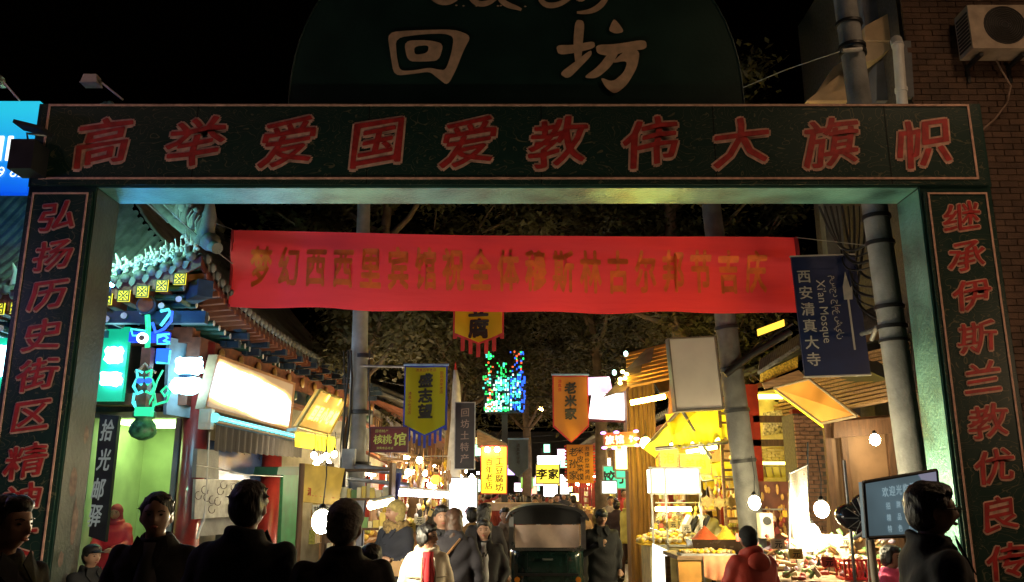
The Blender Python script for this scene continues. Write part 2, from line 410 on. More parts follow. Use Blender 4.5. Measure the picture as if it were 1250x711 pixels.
# floodlights above the beam
for (x, y, lab, xe, ye) in ((112, 98, 'pale floodlight on a slanted arm above the beam', 150, 122), (-6, 98, 'floodlight arm cut by the left edge of the photo above the blue sign', 24, 123)):
    p = at(x, y, 9.0); e = at(xe, ye, 9.0)
    t = thing('floodlight', lab, 'floodlight', p)
    MB().tube([Vector((.08, 0, 0)), e-p], .012).build('arm', WHITEP, t)
    MB().box((0, 0, 0), (.19, .14, .10), taper=.8).box((0, 0, -.06), (.2, .15, .012)).build('head', mat('aged_cream_metal', (.5, .5, .42), .5), t)
# ------------------------------------------------------------------ red banner behind the gate
BY = 11.3
def bump_banner(m): pass
BANR = mat('red_banner_cloth', (.92, .05, .075), .7, 0, .18, 1.2, .5, 7, stretch=(.35, 1, 2.5))
_pb = _p(BANR)
_nt = BANR.node_tree; _tr = _nt.nodes.new('ShaderNodeBsdfTranslucent'); _tr.inputs[0].default_value = (1, .07, .10, 1)
_mx = _nt.nodes.new('ShaderNodeMixShader'); _mx.inputs[0].default_value = .5; _out = _nt.nodes['Material Output']
_nt.links.new(_pb.outputs[0], _mx.inputs[1]); _nt.links.new(_tr.outputs[0], _mx.inputs[2]); _nt.links.new(_mx.outputs[0], _out.inputs[0])
A, B_, C_, D_ = at(283, 280, BY), at(972, 290, BY), at(978, 383, BY), at(280, 375, BY)
ban = thing('street_banner', 'long red cloth banner with faint orange characters strung under the gate', 'banner', (0, BY, 0))
def bfn(u, v, dy=0):
    p = A.lerp(B_, u).lerp(D_.lerp(C_, u), 1-v if False else v)
    z = p.z-.03*math.sin(math.pi*u)*(1-v*.3)-.012*math.sin(u*31)*v; y = .025*math.sin(u*19+v*2)*(.3+v)+.012*math.sin(u*43+v*4)*v+.03*math.sin(v*6+u*5)+.05*math.sin(v*11+1)*(math.exp(-u*16)+math.exp(-(1-u)*16))+.025*math.sin((v*1.0-u*.9)*14)*math.exp(-((v-.16-u*.12)/.12)**2)*2
    return (p.x, y+dy, z)
MB().grid(lambda u, v: bfn(u, v), 120, 16).build('cloth', BANR, ban)
ORN = mat('faded_orange_print', (.78, .13, .02), .75, 0, .2)
q = MB(); sb = '梦幻西西里宾馆祝全体穆斯林古尔邦节吉庆'
for i, ch in enumerate(sb):
    v, f = bold(ch, .035); xc = 320+i*33.4; u0 = (xc-283)/690; su = 27/690*.98; 
    q.add([bfn(u0+a*su, .47-b2*.56, -.006) for a, b2 in v], f)
q.build('lettering', ORN, ban)
for uu, rr in ((0, .02), (1, .03)): MB().tube([bfn(uu, v) for v in (0, .25, .5, .75, 1)], rr).build('end_hem', mat('dark_red_hem', (.30, .012, .018), .8), ban)
for p_, q_ in ((A, at(200, 250, 11.9)), (B_, at(1060, 300, 9.9))): MB().tube([p_-Vector((0, BY, 0)), q_-Vector((0, BY, 0))], .006, n=5).build('tie_rope', GREYP, ban)

# ------------------------------------------------------------------ left building with painted eaves
TILE = mat('grey_roof_tile', (.15, .15, .145), .65, 0, .4, 5, .4, 25)
PAINTB = mat('blue_painted_beam', (.025, .05, .10), .45, 0, .4, 7, .1)
PAINTG = mat('green_painted_beam', (.03, .10, .08), .45, 0, .4, 7, .1)
PAINTR = mat('painted_brown_red', (.22, .07, .04), .55, 0, .4, 9, .1)
CYN = glow('cyan_neon', (.08, .75, .85), .9, .5, 12); GRN = glow('green_neon', (.03, .75, .32), .7, .5, 14); BLU = glow('blue_neon', (.03, .12, 1), .9)
YSQ = glow('yellow_panel', (.95, .85, .05), .6); WCY = glow('white_cyan_tube', (.55, .95, 1), 7)
hall = thing('traditional_shop_hall', 'traditional shophouse with upturned tiled eaves and blue green neon trim, left behind the gate pillar', 'building', (-4.41, 11.8, 0))
HO = Vector((-4.41, 11.8, 0))
SL = .117
def fac(Y, off=0): return -4.41+SL*(Y-11.8)+off       # street face of the hall
def wbox(q, c, d, m=0, rot=None): return q.box(c, d, m, rot)
rotL = Matrix.Rotation(-math.atan(SL), 3, 'Z')
def lside(q, Y0, Y1, z0, z1, off=0, t=.1, m=0):
    """panel along the street face"""
    a, b2 = Vector((fac(Y0, off), Y0, z0)), Vector((fac(Y1, off), Y1, z0)); c, d = b2+Vector((0, 0, z1-z0)), a+Vector((0, 0, z1-z0))
    q.quad(a, b2, c, d, m, -t if False else t); return q
WALLP = mat('grey_plaster', (.22, .22, .21), .8, 0, .3, 3, .3, 30)
q = MB(); q.box((-8.6, 14.4, 2.1), (5.0, 5.4, 4.2)); lside(q, 14.6, 20.5, 0, 4.1, -.3)
q.box((-7.5, 19, 2.1), (5, 6, 4.2)); q.build('wall', WALLP, hall, True)
# front: lit booth opening 130..213
BOOTH = mat('pale_green_booth_wall', (.42, .5, .30), .6, 0, .15, 3)
fY = 11.9
p0, p1 = at(130, 510, fY), at(213, 505, fY)
bo = thing('ticket_booth', 'bright yellow green lit booth behind the black vertical sign', 'booth', (-5.0, 12.9, 0))
q = MB(); x0, x1 = p0.x-.25, p1.x+.05; zt = p0.z
q.box(((x0+x1)/2, 13.75, zt/2), (x1-x0, .1, zt)); q.box((x0, 12.9, zt/2), (.08, 1.8, zt)); q.box(((x0+x1)/2, 12.9, zt+.05), (x1-x0, 1.8, .08))
q.build('inner_wall', BOOTH, bo, True)
q = MB(); q.box((x1-.02, 12.9, zt/2), (.08, 1.8, zt)); q.box((x1-.35, 13.6, zt/2), (.5, .12, zt)); q.build('side_wall', WALLP, bo, True)
q = MB(); q.box(((x0+x1)/2+.05, 12.5, .5), (x1-x0-.2, .5, 1.0)); q.build('counter', WOODL, bo, True)
q = MB(); q.box(((x0+x1)/2, 12.8, zt-.03), (.9, .9, .04)); q.build('ceiling_lamp', glow('yellow_green_light', (.66, 1, .36), 4.6), bo, True)
# columns
def hcol(Y, x, r, z1, m=RED):
    q = MB(); q.lathe((x, Y, 0), [(r*1.15, 0), (r*1.15, .12), (r, .16), (r, z1)], 0, 20); return q.build('column', m, hall, True)
hcol(11.95, at(232, 600, 11.95).x, .175, 3.9); hcol(16.6, at(328, 600, 14.2).x*16.6/14.2+.1, .2, 3.9)
hcol(14.2, at(329, 600, 14.2).x, .17, 2.6)
# painted frieze beams on front and street side
zf = 3.35
q = MB(); q.box((-7.2, 11.75, 3.05), (5.4, .25, .16)); q.box((-7.2, 11.75, 3.95), (5.4, .3, .22)); q.build('painted_lintel', PAINTR, hall, True)
q = MB(); lside(q, 11.6, 20.4, 3.62, 3.92, .06, .2); lside(q, 11.6, 20.4, 3.30, 3.36, .1, .2); q.build('painted_lintel', PAINTR, hall, True)
q = MB(); lside(q, 11.6, 20.4, 3.36, 3.62, -.02, .2); q.build('frieze', PAINTB, hall, True)
md_ = [MB().ell((0, 0, 0), (.03, .12, .09), 0, 10, 6).build('painted_medallion', m_, hall) for m_ in (PAINTG, mat('ochre_paint', (.4, .22, .06), .5))]
for k in range(26):        # round medallions along the lintel
    Y = 11.9+k*.33; o = md_[k] if k < 2 else inst(md_[k % 2], hall); o.location = Vector((fac(Y, .08), Y, 3.77 if k % 2 else 3.5))-HO
# bracket sets
br = MB()
br.box((.1, 0, 0), (.3, .09, .1)).box((.2, 0, .12), (.36, .09, .09)).box((.08, 0, .12), (.1, .42, .09)).box((.26, 0, .22), (.12, .3, .08)).box((.03, 0, .0), (.08, .22, .08))
br0 = br.build('roof_bracket', PAINTB, hall)
for k in range(11):
    Y = 12.3+k*.74; o = br0 if k == 0 else inst(br0, hall)
    o.location = Vector((fac(Y, .06), Y, 3.93))-HO; o.rotation_euler = (0, 0, -math.atan(SL))
for k in range(5):
    o = inst(br0, hall, Vector((-4.95-k*.7, 11.55, 3.93))-HO, (0, 0, -math.pi/2))
# roof
def eaveX(Y): return -3.97+.062*(Y-10.3)
def eaveZ(Y): return 4.25+.52*math.exp(-(Y-10.3)/1.0)-.012*(Y-12)
def feaveZ(x): return 4.25+.52*math.exp((x+3.97)/1.0)
def feaveY(x): return 10.45-.15*math.exp((x+3.97)/1.0)
def sroof(Y, s):   # s 0 eave .. 1 ridge
    x0 = eaveX(Y); L = 3.1; zz = eaveZ(Y)+s*2.0+s*s*1.3
    if Y < 13.4: mx = (Y-10.3)/3.1; 
    return Vector((x0-s*L, Y, zz))
def froof(x, s): return Vector((x, feaveY(x)+s*3.1, feaveZ(x)+s*2.0+s*s*1.3))
def cyl_row(q, fn, s0, s1, n, r, m=0, wdir=Vector((0, 1, 0))):
    vs = []; k = 5
    for i in range(n+1):
        p = fn(s0+(s1-s0)*i/n)
        for j in range(k):
            a = math.pi*j/(k-1); vs.append(p+wdir*math.cos(a)*r+Vector((0, 0, math.sin(a)*r*1.1)))
    q.add(vs, [(i*k+j, i*k+j+1, (i+1)*k+j+1, (i+1)*k+j) for i in range(n) for j in range(k-1)], m, True)
q = MB()
def hipmax_side(Y): return max(.02, min(1, (Y-10.35)/3.1))
def hipmax_front(x): return max(.02, min(1, (-3.97-x)/3.1))
Y = 10.45
while Y < 20.2:
    sm = hipmax_side(Y); cyl_row(q, lambda s: sroof(Y, s), 0, sm, max(2, int(8*sm)), .055); Y += .17
x = -4.1
while x > -9.5:
    sm = hipmax_front(x); cyl_row(q, lambda s: froof(x, s), 0, sm, max(2, int(8*sm)), .055, 0, Vector((1, 0, 0))); x -= .17
def pan(u, v):
    return froof(-4.0-u*5.5, v*hipmax_front(-4.0-u*5.5))
q.grid(pan, 30, 6); q.grid(lambda u, v: sroof(10.4+u*9.8, v*hipmax_side(10.4+u*9.8)), 30, 6)
q.build('roof_tile_rows', TILE, hall, True, kind='stuff')
te = MB(); te.lathe((0, 0, 0), [(.062, 0), (.066, .02), (.05, .03), (.045, .045)], 0, 10); te0 = te.build('tile_end', TILE, hall); te0.hide_render = False
first = True
Y = 10.45
while Y < 20.2:
    o = te0 if first else inst(te0, hall); first = False
    o.location = sroof(Y, 0)+Vector((.01, 0, .02))-HO; o.rotation_euler = (0, math.pi/2, 0); Y += .17
x = -4.1
while x > -9.5:
    o = inst(te0, hall, froof(x, 0)+Vector((0, -.01, .02))-HO, (math.pi/2, 0, 0)); x -= .17
# drip tiles between ends
q = MB()
x = -4.18
while x > -9.5:
    p = froof(x, 0); q.add([p+Vector((-.06, -.012, 0)), p+Vector((.06, -.012, 0)), p+Vector((.03, -.012, -.08)), p+Vector((0, -.012, -.11)), p+Vector((-.03, -.012, -.08))], [(0, 4, 3, 2, 1)]); x -= .17
Y = 10.53
while Y < 20.2:
    p = sroof(Y, 0); q.add([p+Vector((.012, -.06, 0)), p+Vector((.012, .06, 0)), p+Vector((.012, .03, -.08)), p+Vector((.012, 0, -.11)), p+Vector((.012, -.03, -.08))], [(0, 4, 3, 2, 1)]); Y += .17
q.build('drip_tile_row', TILE, hall, True, kind='stuff')
# hip ridge with figures, ridges
def hip(s): return Vector((-3.97-3.1*s, 10.3+3.1*s, 4.82+s*2.0+s*s*1.3+.05))
q = MB(); q.tube([hip(s/10)+Vector((0, 0, .06)) for s in range(-1, 11)], .075, 0, 8)
q.tube([hip(s/10)+Vector((0, 0, .2)) for s in range(2, 11)], .05, 0, 8); q.build('hip_ridge', TILE, hall, True)
rb = MB().ell((0, 0, 0), (.075, .075, .075), 0, 8, 5).build('ridge_knob', TILE, hall)
for k in range(13):
    o = rb if k == 0 else inst(rb, hall)
    o.location = hip(.16+k*.065)+Vector((.02, -.05, .33))-HO
for k, s in enumerate((.02, .08, .14, .2)):    # small roof figures of the hip
    p = hip(s)+Vector((0, 0, .12)); q = MB()
    q.tube([p, p+Vector((0, 0, .16)), p+Vector((.05, -.02, .27))], [.06, .05, .02], 0, 7); q.ell(p+Vector((.05, -.03, .27)), (.045, .05, .04), 0, 7, 5)
    q.tube([p+Vector((-.05, .05, .02)), p+Vector((-.1, .08, .2)), p+Vector((-.05, .06, .3))], [.03, .025, .01], 0, 6)
    q.build('ridge_figure', TILE, hall, True)
q = MB(); p = hip(-.02)+Vector((0, 0, .1)); q.tube([p+Vector((-.05, .05, -.05)), p+Vector((.0, 0, .1)), p+Vector((.03, -.02, .3)), p+Vector((.01, 0, .52))], [.12, .10, .09, .05], 0, 10)
q.ell(p+Vector((.1, -.1, -.06)), (.13, .13, .12), 0, 10, 7); q.build('horn_finial', TILE, hall, True)
q = MB(); q.tube([hip(1)+Vector((0, 0, .1)), Vector((-7.3, 20, 8.2))], .14, 0, 8); q.build('main_ridge', TILE, hall, True)
# scroll ornaments (pale carved clouds) lit by the green lamp behind the pillar
for k in range(16):
    q = MB(); x = -4.25-k*.15; p = froof(x, .05+.05*(k % 3)); r = .035+.02*rnd.random()
    q.tube([p+Vector((math.cos(a)*r*(1-a/9), -.03, .1+math.sin(a)*r*(1-a/9))) for a in [i*.7 for i in range(9)]], .014, 0, 5)
    if k % 3 == 0: q.tube([p, p+Vector((.03, -.04, .2)), p+Vector((-.03, -.03, .32))], [.05, .035, .01], 0, 6)
    q.build('carved_scroll', mat('pale_carved_stone', (.5, .5, .46), .6, 0, .2), hall, True)
for k in range(9):      # flowered crests standing on the tile ends near the corner
    x = -4.10-k*.13; p = froof(x, .03)+Vector((0, -.02, .03)); q = MB(); hh = .34-.02*k+.05*(k % 2)
    q.tube([p, p+Vector((.02, 0, hh*.5)), p+Vector((-.01, -.02, hh))], [.03, .02, .006], 0, 6)
    for j in range(7):
        a = j*1.3+k; q.ell(p+Vector((.045*math.cos(a), -.02, .05+hh*.1*j+.01*math.sin(a))), (.03, .02, .024), 0, 7, 5, rot=Matrix.Rotation(a, 3, 'Y'))
    for s in (-1, 1): q.tube([p+Vector((0, 0, hh*.35)), p+Vector((s*.05, -.01, hh*.45)), p+Vector((s*.07, -.01, hh*.75))], [.014, .012, .004], 0, 5)
    q.build('ridge_crest', MATS['pale_carved_stone'], hall, True)
# eave board, rafters
q = MB()
n = 40
for a in range(n):
    Y0, Y1 = 10.35+a*.245, 10.35+(a+1)*.245
    q.quad((eaveX(Y0)-.02, Y0, eaveZ(Y0)-.14), (eaveX(Y1)-.02, Y1, eaveZ(Y1)-.14), (eaveX(Y1)-.02, Y1, eaveZ(Y1)-.03), (eaveX(Y0)-.02, Y0, eaveZ(Y0)-.03), 0, .03)
for a in range(24):
    x0, x1 = -9.3+a*.222, -9.3+(a+1)*.222
    q.quad((x0, feaveY(x0)+.02, feaveZ(x0)-.16), (x1, feaveY(x1)+.02, feaveZ(x1)-.16), (x1, feaveY(x1)+.02, feaveZ(x1)-.03), (x0, feaveY(x0)+.02, feaveZ(x0)-.03), 0, .03)
q.build('eave_board', mat('dark_red_board', (.10, .02, .015), .6), hall, True)
q = MB(); q.grid(lambda u, v: Vector((eaveX(10.4+u*9.8)-.03-v*.75, 10.4+u*9.8, eaveZ(10.4+u*9.8)-.05-.08*v)), 30, 2); q.grid(lambda u, v: Vector((-9.4+5.35*u, feaveY(-9.4+5.35*u)+.05+v*1.1, feaveZ(-9.4+5.35*u)-.05-.08*v)), 30, 2)
q.build('eave_soffit', mat('blue_soffit_boards', (.03, .07, .10), .6), hall, True)
sqr = MB().box((-.27, 0, 0), (.62, .075, .075)).build('rafter', mat('orange_rafter', (.25, .085, .045), .55, 0, .2), hall)
rnr = MB(); rnr.tube([(-.45, 0, 0), (.0, 0, 0)], .042, 0, 8); rnr.tube([(.0, 0, 0), (.006, 0, 0)], .043, 1, 8); rnr0 = rnr.build('round_rafter', [PAINTG, mat('pale_rafter_end', (.75, .75, .85), .4)], hall)
Y = 10.55; f1 = True
while Y < 20.0:
    o = sqr if f1 else inst(sqr, hall); o.location = Vector((eaveX(Y)-.05, Y, eaveZ(Y)-.15))-HO; o.rotation_euler = (0, -.08, 0)
    o = rnr0 if f1 else inst(rnr0, hall); o.location = Vector((eaveX(Y)-.30, Y, eaveZ(Y)-.30))-HO; f1 = False; Y += .2
x = -4.3
k = 0
ysq = MB().box((0, 0, 0), (.15, .03, .15), 0)
ysq.build  # front square rafters with lit yellow ends
for a_ in (.785, -.785): ysq.box((0, -.018, 0), (.15, .008, .012), 1, Matrix.Rotation(a_, 3, 'Y'))
for (dx, dz) in ((0, .045), (0, -.045), (.045, 0), (-.045, 0)): ysq.box((dx, -.018, dz), (.022, .009, .022), 1, Matrix.Rotation(.785, 3, 'Y'))
ysq.box((0, -.016, .068), (.15, .012, .012), 1).box((0, -.016, -.068), (.15, .012, .012), 1).box((.069, -.016, 0), (.012, .011, .125), 1).box((-.069, -.016, 0), (.012, .011, .125), 1)
ysq0 = ysq.build('lit_rafter_end', [YSQ, mat('dark_green_motif', (.02, .06, .02), .6)], hall)
fr0 = MB().box((0, .3, 0), (.12, .6, .12)).build('front_rafter', PAINTR, hall)
xs = [at(c, 350, 10.32).x for c in (219, 197, 173, 150)]; d = xs[1]-xs[0]
xs += [xs[-1]+d*(i+1) for i in range(14)]
for i, x in enumerate(xs):
    z = feaveZ(x)-.22; o = ysq0 if i == 0 else inst(ysq0, hall); o.location = Vector((x, feaveY(x)-.02, z))-HO
    o = fr0 if i == 0 else inst(fr0, hall); o.location = Vector((x-.08, feaveY(x)+.02, z+.03))-HO
rr0 = inst(rnr0, hall)
rr0.location = Vector((xs[0]-.1, feaveY(xs[0])+.25, feaveZ(xs[0])-.42))-HO; rr0.rotation_euler = (0, 0, -math.pi/2)
for i, x in enumerate(xs[1:]): inst(rnr0, hall, Vector((x-.1, feaveY(x)+.25, feaveZ(x)-.42))-HO, (0, 0, -math.pi/2))
# corner beam with neon scrolls
q = MB(); q.box((-4.35, 10.9, 4.35), (.2, 1.2, .22), rot=Matrix.Rotation(.75, 3, 'Z')); q.box((-5.2, 10.75, 4.02), (2.4, .12, .16)); q.build('corner_beam', PAINTB, hall, True)
medal = at(178, 372, 10.6)
q = MB(); q.tube([medal+Vector((0, .06, 0)), medal], .13, 0, 18); q.tube([medal, medal+Vector((0, -.012, 0))], .10, 1, 18); q.build('beam_end_medallion', [PAINTB, PAINTR], hall, True)
def N(pts, r, m, nm='neon_line', Y=10.55, par=None):
    q = MB(); q.tube([at(x, y, Y) for x, y in pts], r, 0, 6); return q.build(nm, m, par or hall, True)
N([(180, 385), (181, 400), (180, 425)], .035, GRN); N([(196, 398), (202, 390), (208, 382), (206, 378), (196, 380)], .02, CYN); N([(186, 394), (190, 406), (200, 402), (209, 392), (210, 380)], .02, BLU)
N([(160, 402), (178, 404), (178, 410), (162, 410), (160, 402)], .012, CYN)
N([(192, 412), (200, 409), (205, 413), (200, 416), (207, 418)], .018, CYN); N([(207, 408), (192, 409), (192, 420), (208, 420)], .012, CYN)
def disc(x, y, r, m, Y, nm='rosette', par=None, m2=None):
    c = at(x, y, Y); q = MB(); q.tube([c+Vector((0, .02, 0)), c-Vector((0, .02, 0))], r, 0, 16)
    if m2: q.tube([c-Vector((0, .02, 0)), c-Vector((0, .03, 0))], r*.5, 1, 12)
    return q.build(nm, [m, m2 or m], par or hall, True)
disc(174, 413, .07, glow('white_neon', (.8, .95, 1), 1.8), 10.5, m2=PAINTR)
q = MB(); c = at(183, 412, 10.62); q.box(c, (.5, .1, .13)); q.build('bracket_panel', glow('deep_blue_panel', (.01, .04, .6), .8), hall, True)
q = MB(); c = at(199, 435, 10.7); q.box(c, (.16, .06, .19)); q.build('blue_panel', glow('blue_panel', (.02, .12, .8), 1), hall, True)
N([(191, 443), (206, 444), (208, 428)], .014, CYN)
# hanging carved post at the corner
hp = thing('carved_hanging_post', 'carved hanging post glowing green and cyan under the upturned eave corner', 'post', at(178, 470, 10.6))
HP = lambda *pp: [at(x, y, 10.5) for x, y in pp]
q = MB(); c0 = at(178, 425, 10.6); c1 = at(177, 500, 10.6); q.box(((c0.x+c1.x)/2, 10.6, (c0.z+c1.z)/2), (.12, .12, c0.z-c1.z)); q.build('post_shaft', PAINTR, hp, True)
c = at(175, 520, 10.6); q = MB(); q.lathe((c.x, c.y, c.z-.16), [(.04, -.02), (.13, .02), (.17, .08), (.15, .18), (.10, .24), (.14, .27), (.14, .33), (.08, .36)], 0, 10); q.build('lotus_drop', mat('green_red_lotus', (.06, .25, .12), .4, 0, .8, 12), hp, True)
for s in (-1, 1):
    q = MB(); q.tube([at(176+s*a, b2, 10.48) for a, b2 in ((3, 470), (10, 464), (13, 472), (8, 481), (2, 478))], .02, 0, 6)
    q.tube([at(176+s*a, b2, 10.48) for a, b2 in ((2, 455), (9, 452), (8, 461), (2, 462))], .018, 0, 6)
    q.tube([at(176+s*a, b2, 10.48) for a, b2 in ((12, 480), (14, 492), (10, 500), (12, 490))], .016, 0, 6); q.build('carved_scroll', GRN if s > 0 else CYN, hp, True)
    q = MB(); q.ell(at(176+s*5, 465, 10.46), (.05, .03, .04), 0, 8, 5); q.build('carved_flower', BLU, hp, True)
q = MB(); q.tube(HP((165, 455), (172, 450), (177, 444), (182, 450), (190, 455)), .018, 0, 6); q.build('crown_scroll', mat('pink_gold_paint', (.6, .35, .25), .4), hp, True)
q = MB(); q.box(at(176, 503, 10.5), (.2, .1, .11)); q.build('green_block', glow('green_block_light', (.02, .5, .22), 1), hp, True)
N([(206, 478), (201, 484), (197, 478), (203, 472), (208, 478), (204, 490), (190, 494)], .016, GRN, 'scroll', 10.6, hp)
N([(199, 452), (192, 465), (186, 485), (180, 497)], .012, GRN, 'leaf_scroll', 10.65, hp)
# bright panels
pg = thing('green_lit_panel', 'green glowing panel with two white lamps beside the left gate pillar', 'light panel', at(143, 490, 11.5))
q = MB(); a, b2 = at(112, 490, 11.5), at(160, 400, 11.5); q.box(((a.x+b2.x)/2, 11.5, (a.z+b2.z)/2), (b2.x-a.x, .08, b2.z-a.z)); q.build('panel', glow('teal_panel', (.01, .55, .30), .42, .3), pg, True)
def blob(cx, cy, rx, ry, Y, m, par, seed, name='lamp_face'):
    r2 = random.Random(seed); c = at(cx, cy, Y); k = Y/994; pts = []
    for i in range(20):
        a = 2*math.pi*i/20; e = .5; pts.append((c.x+rx*k*math.copysign(abs(math.cos(a))**e, math.cos(a))*(1+.14*r2.uniform(-1, 1)), c.z+ry*k*math.copysign(abs(math.sin(a))**e, math.sin(a))*(1+.14*r2.uniform(-1, 1))))
    MB().prism(pts[::-1], Y-.05, Y+.01).build(name, m, par, True)
WCY2 = glow('white_cyan_face', (.36, .82, 1), 6)
blob(140, 434, 10, 10.5, 11.4, WCY2, pg, 1); blob(136, 463, 12, 8.5, 11.4, WCY2, pg, 2); blob(2, 440, 8, 18, 11.4, WCY2, pg, 3)
q = MB(); a, b2 = at(-60, 490, 11.5), at(14, 400, 11.5); q.box(((a.x+b2.x)/2, 11.5, (a.z+b2.z)/2), (b2.x-a.x, .08, b2.z-a.z)); q.build('panel', glow('teal_panel', (.01, .55, .30), .42, .3), pg, True)
pw = thing('twin_lamp_panel', 'grey panel carrying two blown out blue white lamps above the red column', 'light panel', at(228, 500, 11.6))
q = MB(); q.quad(at(203, 506, 11.5), at(244, 512, 11.9), at(248, 420, 11.9), at(207, 412, 11.5), 0, .08); q.build('panel', mat('lamp_board', (.3, .35, .4), .5), pw, True)
blob(232, 447, 16, 10.5, 11.35, WCY2, pw, 4); blob(227, 471, 17, 10, 11.35, WCY2, pw, 5)
# black vertical sign
vs = thing('vertical_sign', 'narrow black vertical sign with white characters in front of the lit booth', 'sign', at(118, 640, 11.3))
q = MB(); a, b2, c, d2 = at(108, 655, 11.3), at(128, 662, 11.3), at(145, 508, 11.3), at(122, 506, 11.3); q.quad(a, b2, c, d2, 0, .08); q.build('board', mat('charcoal_board', (.02, .02, .023), .5), vs, True)
q = MB()
for i, ch in enumerate('拾光邮驿'):
    v, f = bold(ch, .03); yy = [526, 562, 598, 630][i]; xx = [131, 127, 120, 116][i]; c0 = at(xx, yy, 11.24)
    q.add([(c0.x+a*.17+b2*.03, 11.24, c0.z+b2*.3) for a, b2 in v], f)
q.build('lettering', glow('self_lit_white_letters', (.8, .85, .8), .06), vs, True)  # faint glow stands in for light falling on white painted letters
# blue lit sign, top left
bs = thing('blue_lit_sign', 'bright blue lit sign with white letters and digits at the left edge above the roof', 'sign', at(20, 235, 11.0))
q = MB(); a, b2 = at(-90, 235, 11.0), at(48, 123, 11.0); q.box(((a.x+b2.x)/2, 11.08, (a.z+b2.z)/2), (b2.x-a.x, .12, b2.z-a.z))
BS = glow('blue_sign_light', (.02, .28, .85), .5)
nt = BS.node_tree; tcn = nt.nodes.new('ShaderNodeTexCoord'); sp = nt.nodes.new('ShaderNodeSeparateXYZ'); nt.links.new(tcn.outputs['Generated'], sp.inputs[0]); cr = nt.nodes.new('ShaderNodeValToRGB')
cr.color_ramp.elements[0].color = (.0, .06, .75, 1); cr.color_ramp.elements[1].color = (.02, .55, .75, 1); cr.color_ramp.elements[1].position = .9
nt.links.new(sp.outputs[2], cr.inputs[0]); nt.links.new(cr.outputs[0], _p(BS).inputs['Emission Color'])
q.build('light_box', BS, bs, True)
q = MB(); 
def lt(q, st, x, y, h, Y=11.0, off=.02):
    c = at(x, y, Y); q.txt(st, c.x, c.z, Y, h*Y/994, 0, off=off, whole=True)
lt(q, 'VIL', -3, 182, 48, off=.03); lt(q, '029 82', 4, 210, 20, off=.0); q.build('lettering', glow('white_letter_light', (.9, .95, 1), .8), bs, True)
# the green flood that lights the tiles
fl = thing('green_flood_lamp', 'green flood lamp behind the gate pillar washing the roof tiles', 'lamp', (-5.15, 9.65, 5.0))
MB().box((0, 0, 0), (.5, .06, .12), rot=Matrix.Rotation(.1, 3, 'X')).build('housing', BLACK, fl)
MB().box((0, .04, .01), (.44, .03, .12), rot=Matrix.Rotation(.1, 3, 'X')).build('lamp_face', glow('green_flood', (.35, 1, .62), 110), fl)

# ---- shop fittings along the hall, street face
def lpt(x, y, off=0):
    """point on the street face (pushed out by off) seen at photo pixel"""
    u, v = (x-625)/FPX, (355.5-y)/FPX
    d = Vector((u, math.cos(TH)-v*math.sin(TH), math.sin(TH)+v*math.cos(TH)))
    # x = -4.41+off+SL*(Y-11.8)
    Y = (-4.41+off-SL*11.8)/(d.x/d.y-SL); return Vector((d.x*Y/d.y, Y, CZ+d.z*Y/d.y))
def lquad(q, pts, off=0, t=.08, m=0): q.quad(*[lpt(x, y, off) for x, y in pts], m, t); return q
lb = thing('white_lightbox_sign', 'glaring white shop lightbox with an orange and yellow upper edge above the striped awning', 'lightbox', lpt(300, 520, .3))
lquad(MB(), [(250, 499), (355, 526), (361, 468), (266, 433)], .3, .14).build('case', mat('orange_brown_box', (.55, .3, .16), .5, 0, .2), lb, True)
LBM = glow('white_lightbox_face', (.95, .9, .85), 1.0)
nt = LBM.node_tree; N_ = nt.nodes; K_ = nt.links; tcn = N_.new('ShaderNodeTexCoord')
no = N_.new('ShaderNodeTexNoise'); no.inputs['Scale'].default_value = 3.5; no.inputs['Detail'].default_value = 3; K_.new(tcn.outputs['Generated'], no.inputs[0])
vm = N_.new('ShaderNodeMixRGB'); vm.inputs[0].default_value = .13; K_.new(tcn.outputs['Generated'], vm.inputs[1]); K_.new(no.outputs['Color'], vm.inputs[2])
sp = N_.new('ShaderNodeSeparateXYZ'); K_.new(vm.outputs[0], sp.inputs[0])
def mth(op, a, b_=None):
    n = N_.new('ShaderNodeMath'); n.operation = op
    for i_, v_ in enumerate((a, b_)):
        if v_ is None: continue
        if isinstance(v_, (int, float)): n.inputs[i_].default_value = v_
        else: K_.new(v_, n.inputs[i_])
    return n.outputs[0]
dx = mth('DIVIDE', mth('ABSOLUTE', mth('SUBTRACT', sp.outputs[1], .47)), .52); zz_ = mth('SUBTRACT', sp.outputs[2], mth('MULTIPLY', mth('SUBTRACT', .5, sp.outputs[1]), .28)); dz2 = mth('DIVIDE', mth('ABSOLUTE', mth('SUBTRACT', zz_, .47)), .36)
mx_ = mth('POWER', mth('ADD', mth('POWER', dx, 4), mth('POWER', dz2, 3)), .4); inv = mth('SUBTRACT', 1.15, mx_)
cr = N_.new('ShaderNodeValToRGB'); cr.color_ramp.elements[0].color = (.15, .075, .035, 1); cr.color_ramp.elements[0].position = .0; cr.color_ramp.elements[1].color = (2.2, 3.0, 3.9, 1); cr.color_ramp.elements[1].position = .5
e = cr.color_ramp.elements.new(.2); e.color = (.7, .42, .12, 1)
K_.new(inv, cr.inputs[0]); K_.new(cr.outputs[0], _p(LBM).inputs['Emission Color'])
lquad(MB(), [(254, 496), (352, 522), (358, 470), (269, 438)], .32, .02).build('lit_face', LBM, lb, True)
aw = thing('striped_awning', 'dark valance awning under a cyan neon tube on the left shop', 'awning', lpt(310, 530, .5))
q = MB(); q.quad(lpt(265, 512, .3), lpt(362, 534, .3), lpt(365, 540, .75), lpt(262, 518, .75)); 
a, b2 = lpt(264, 516, .6), lpt(368, 532, .6)
def va(u, v):
    p = a.lerp(b2, u); return p+Vector((.03*math.sin(u*95), 0, -v*(.36+.015*math.sin(u*95))))
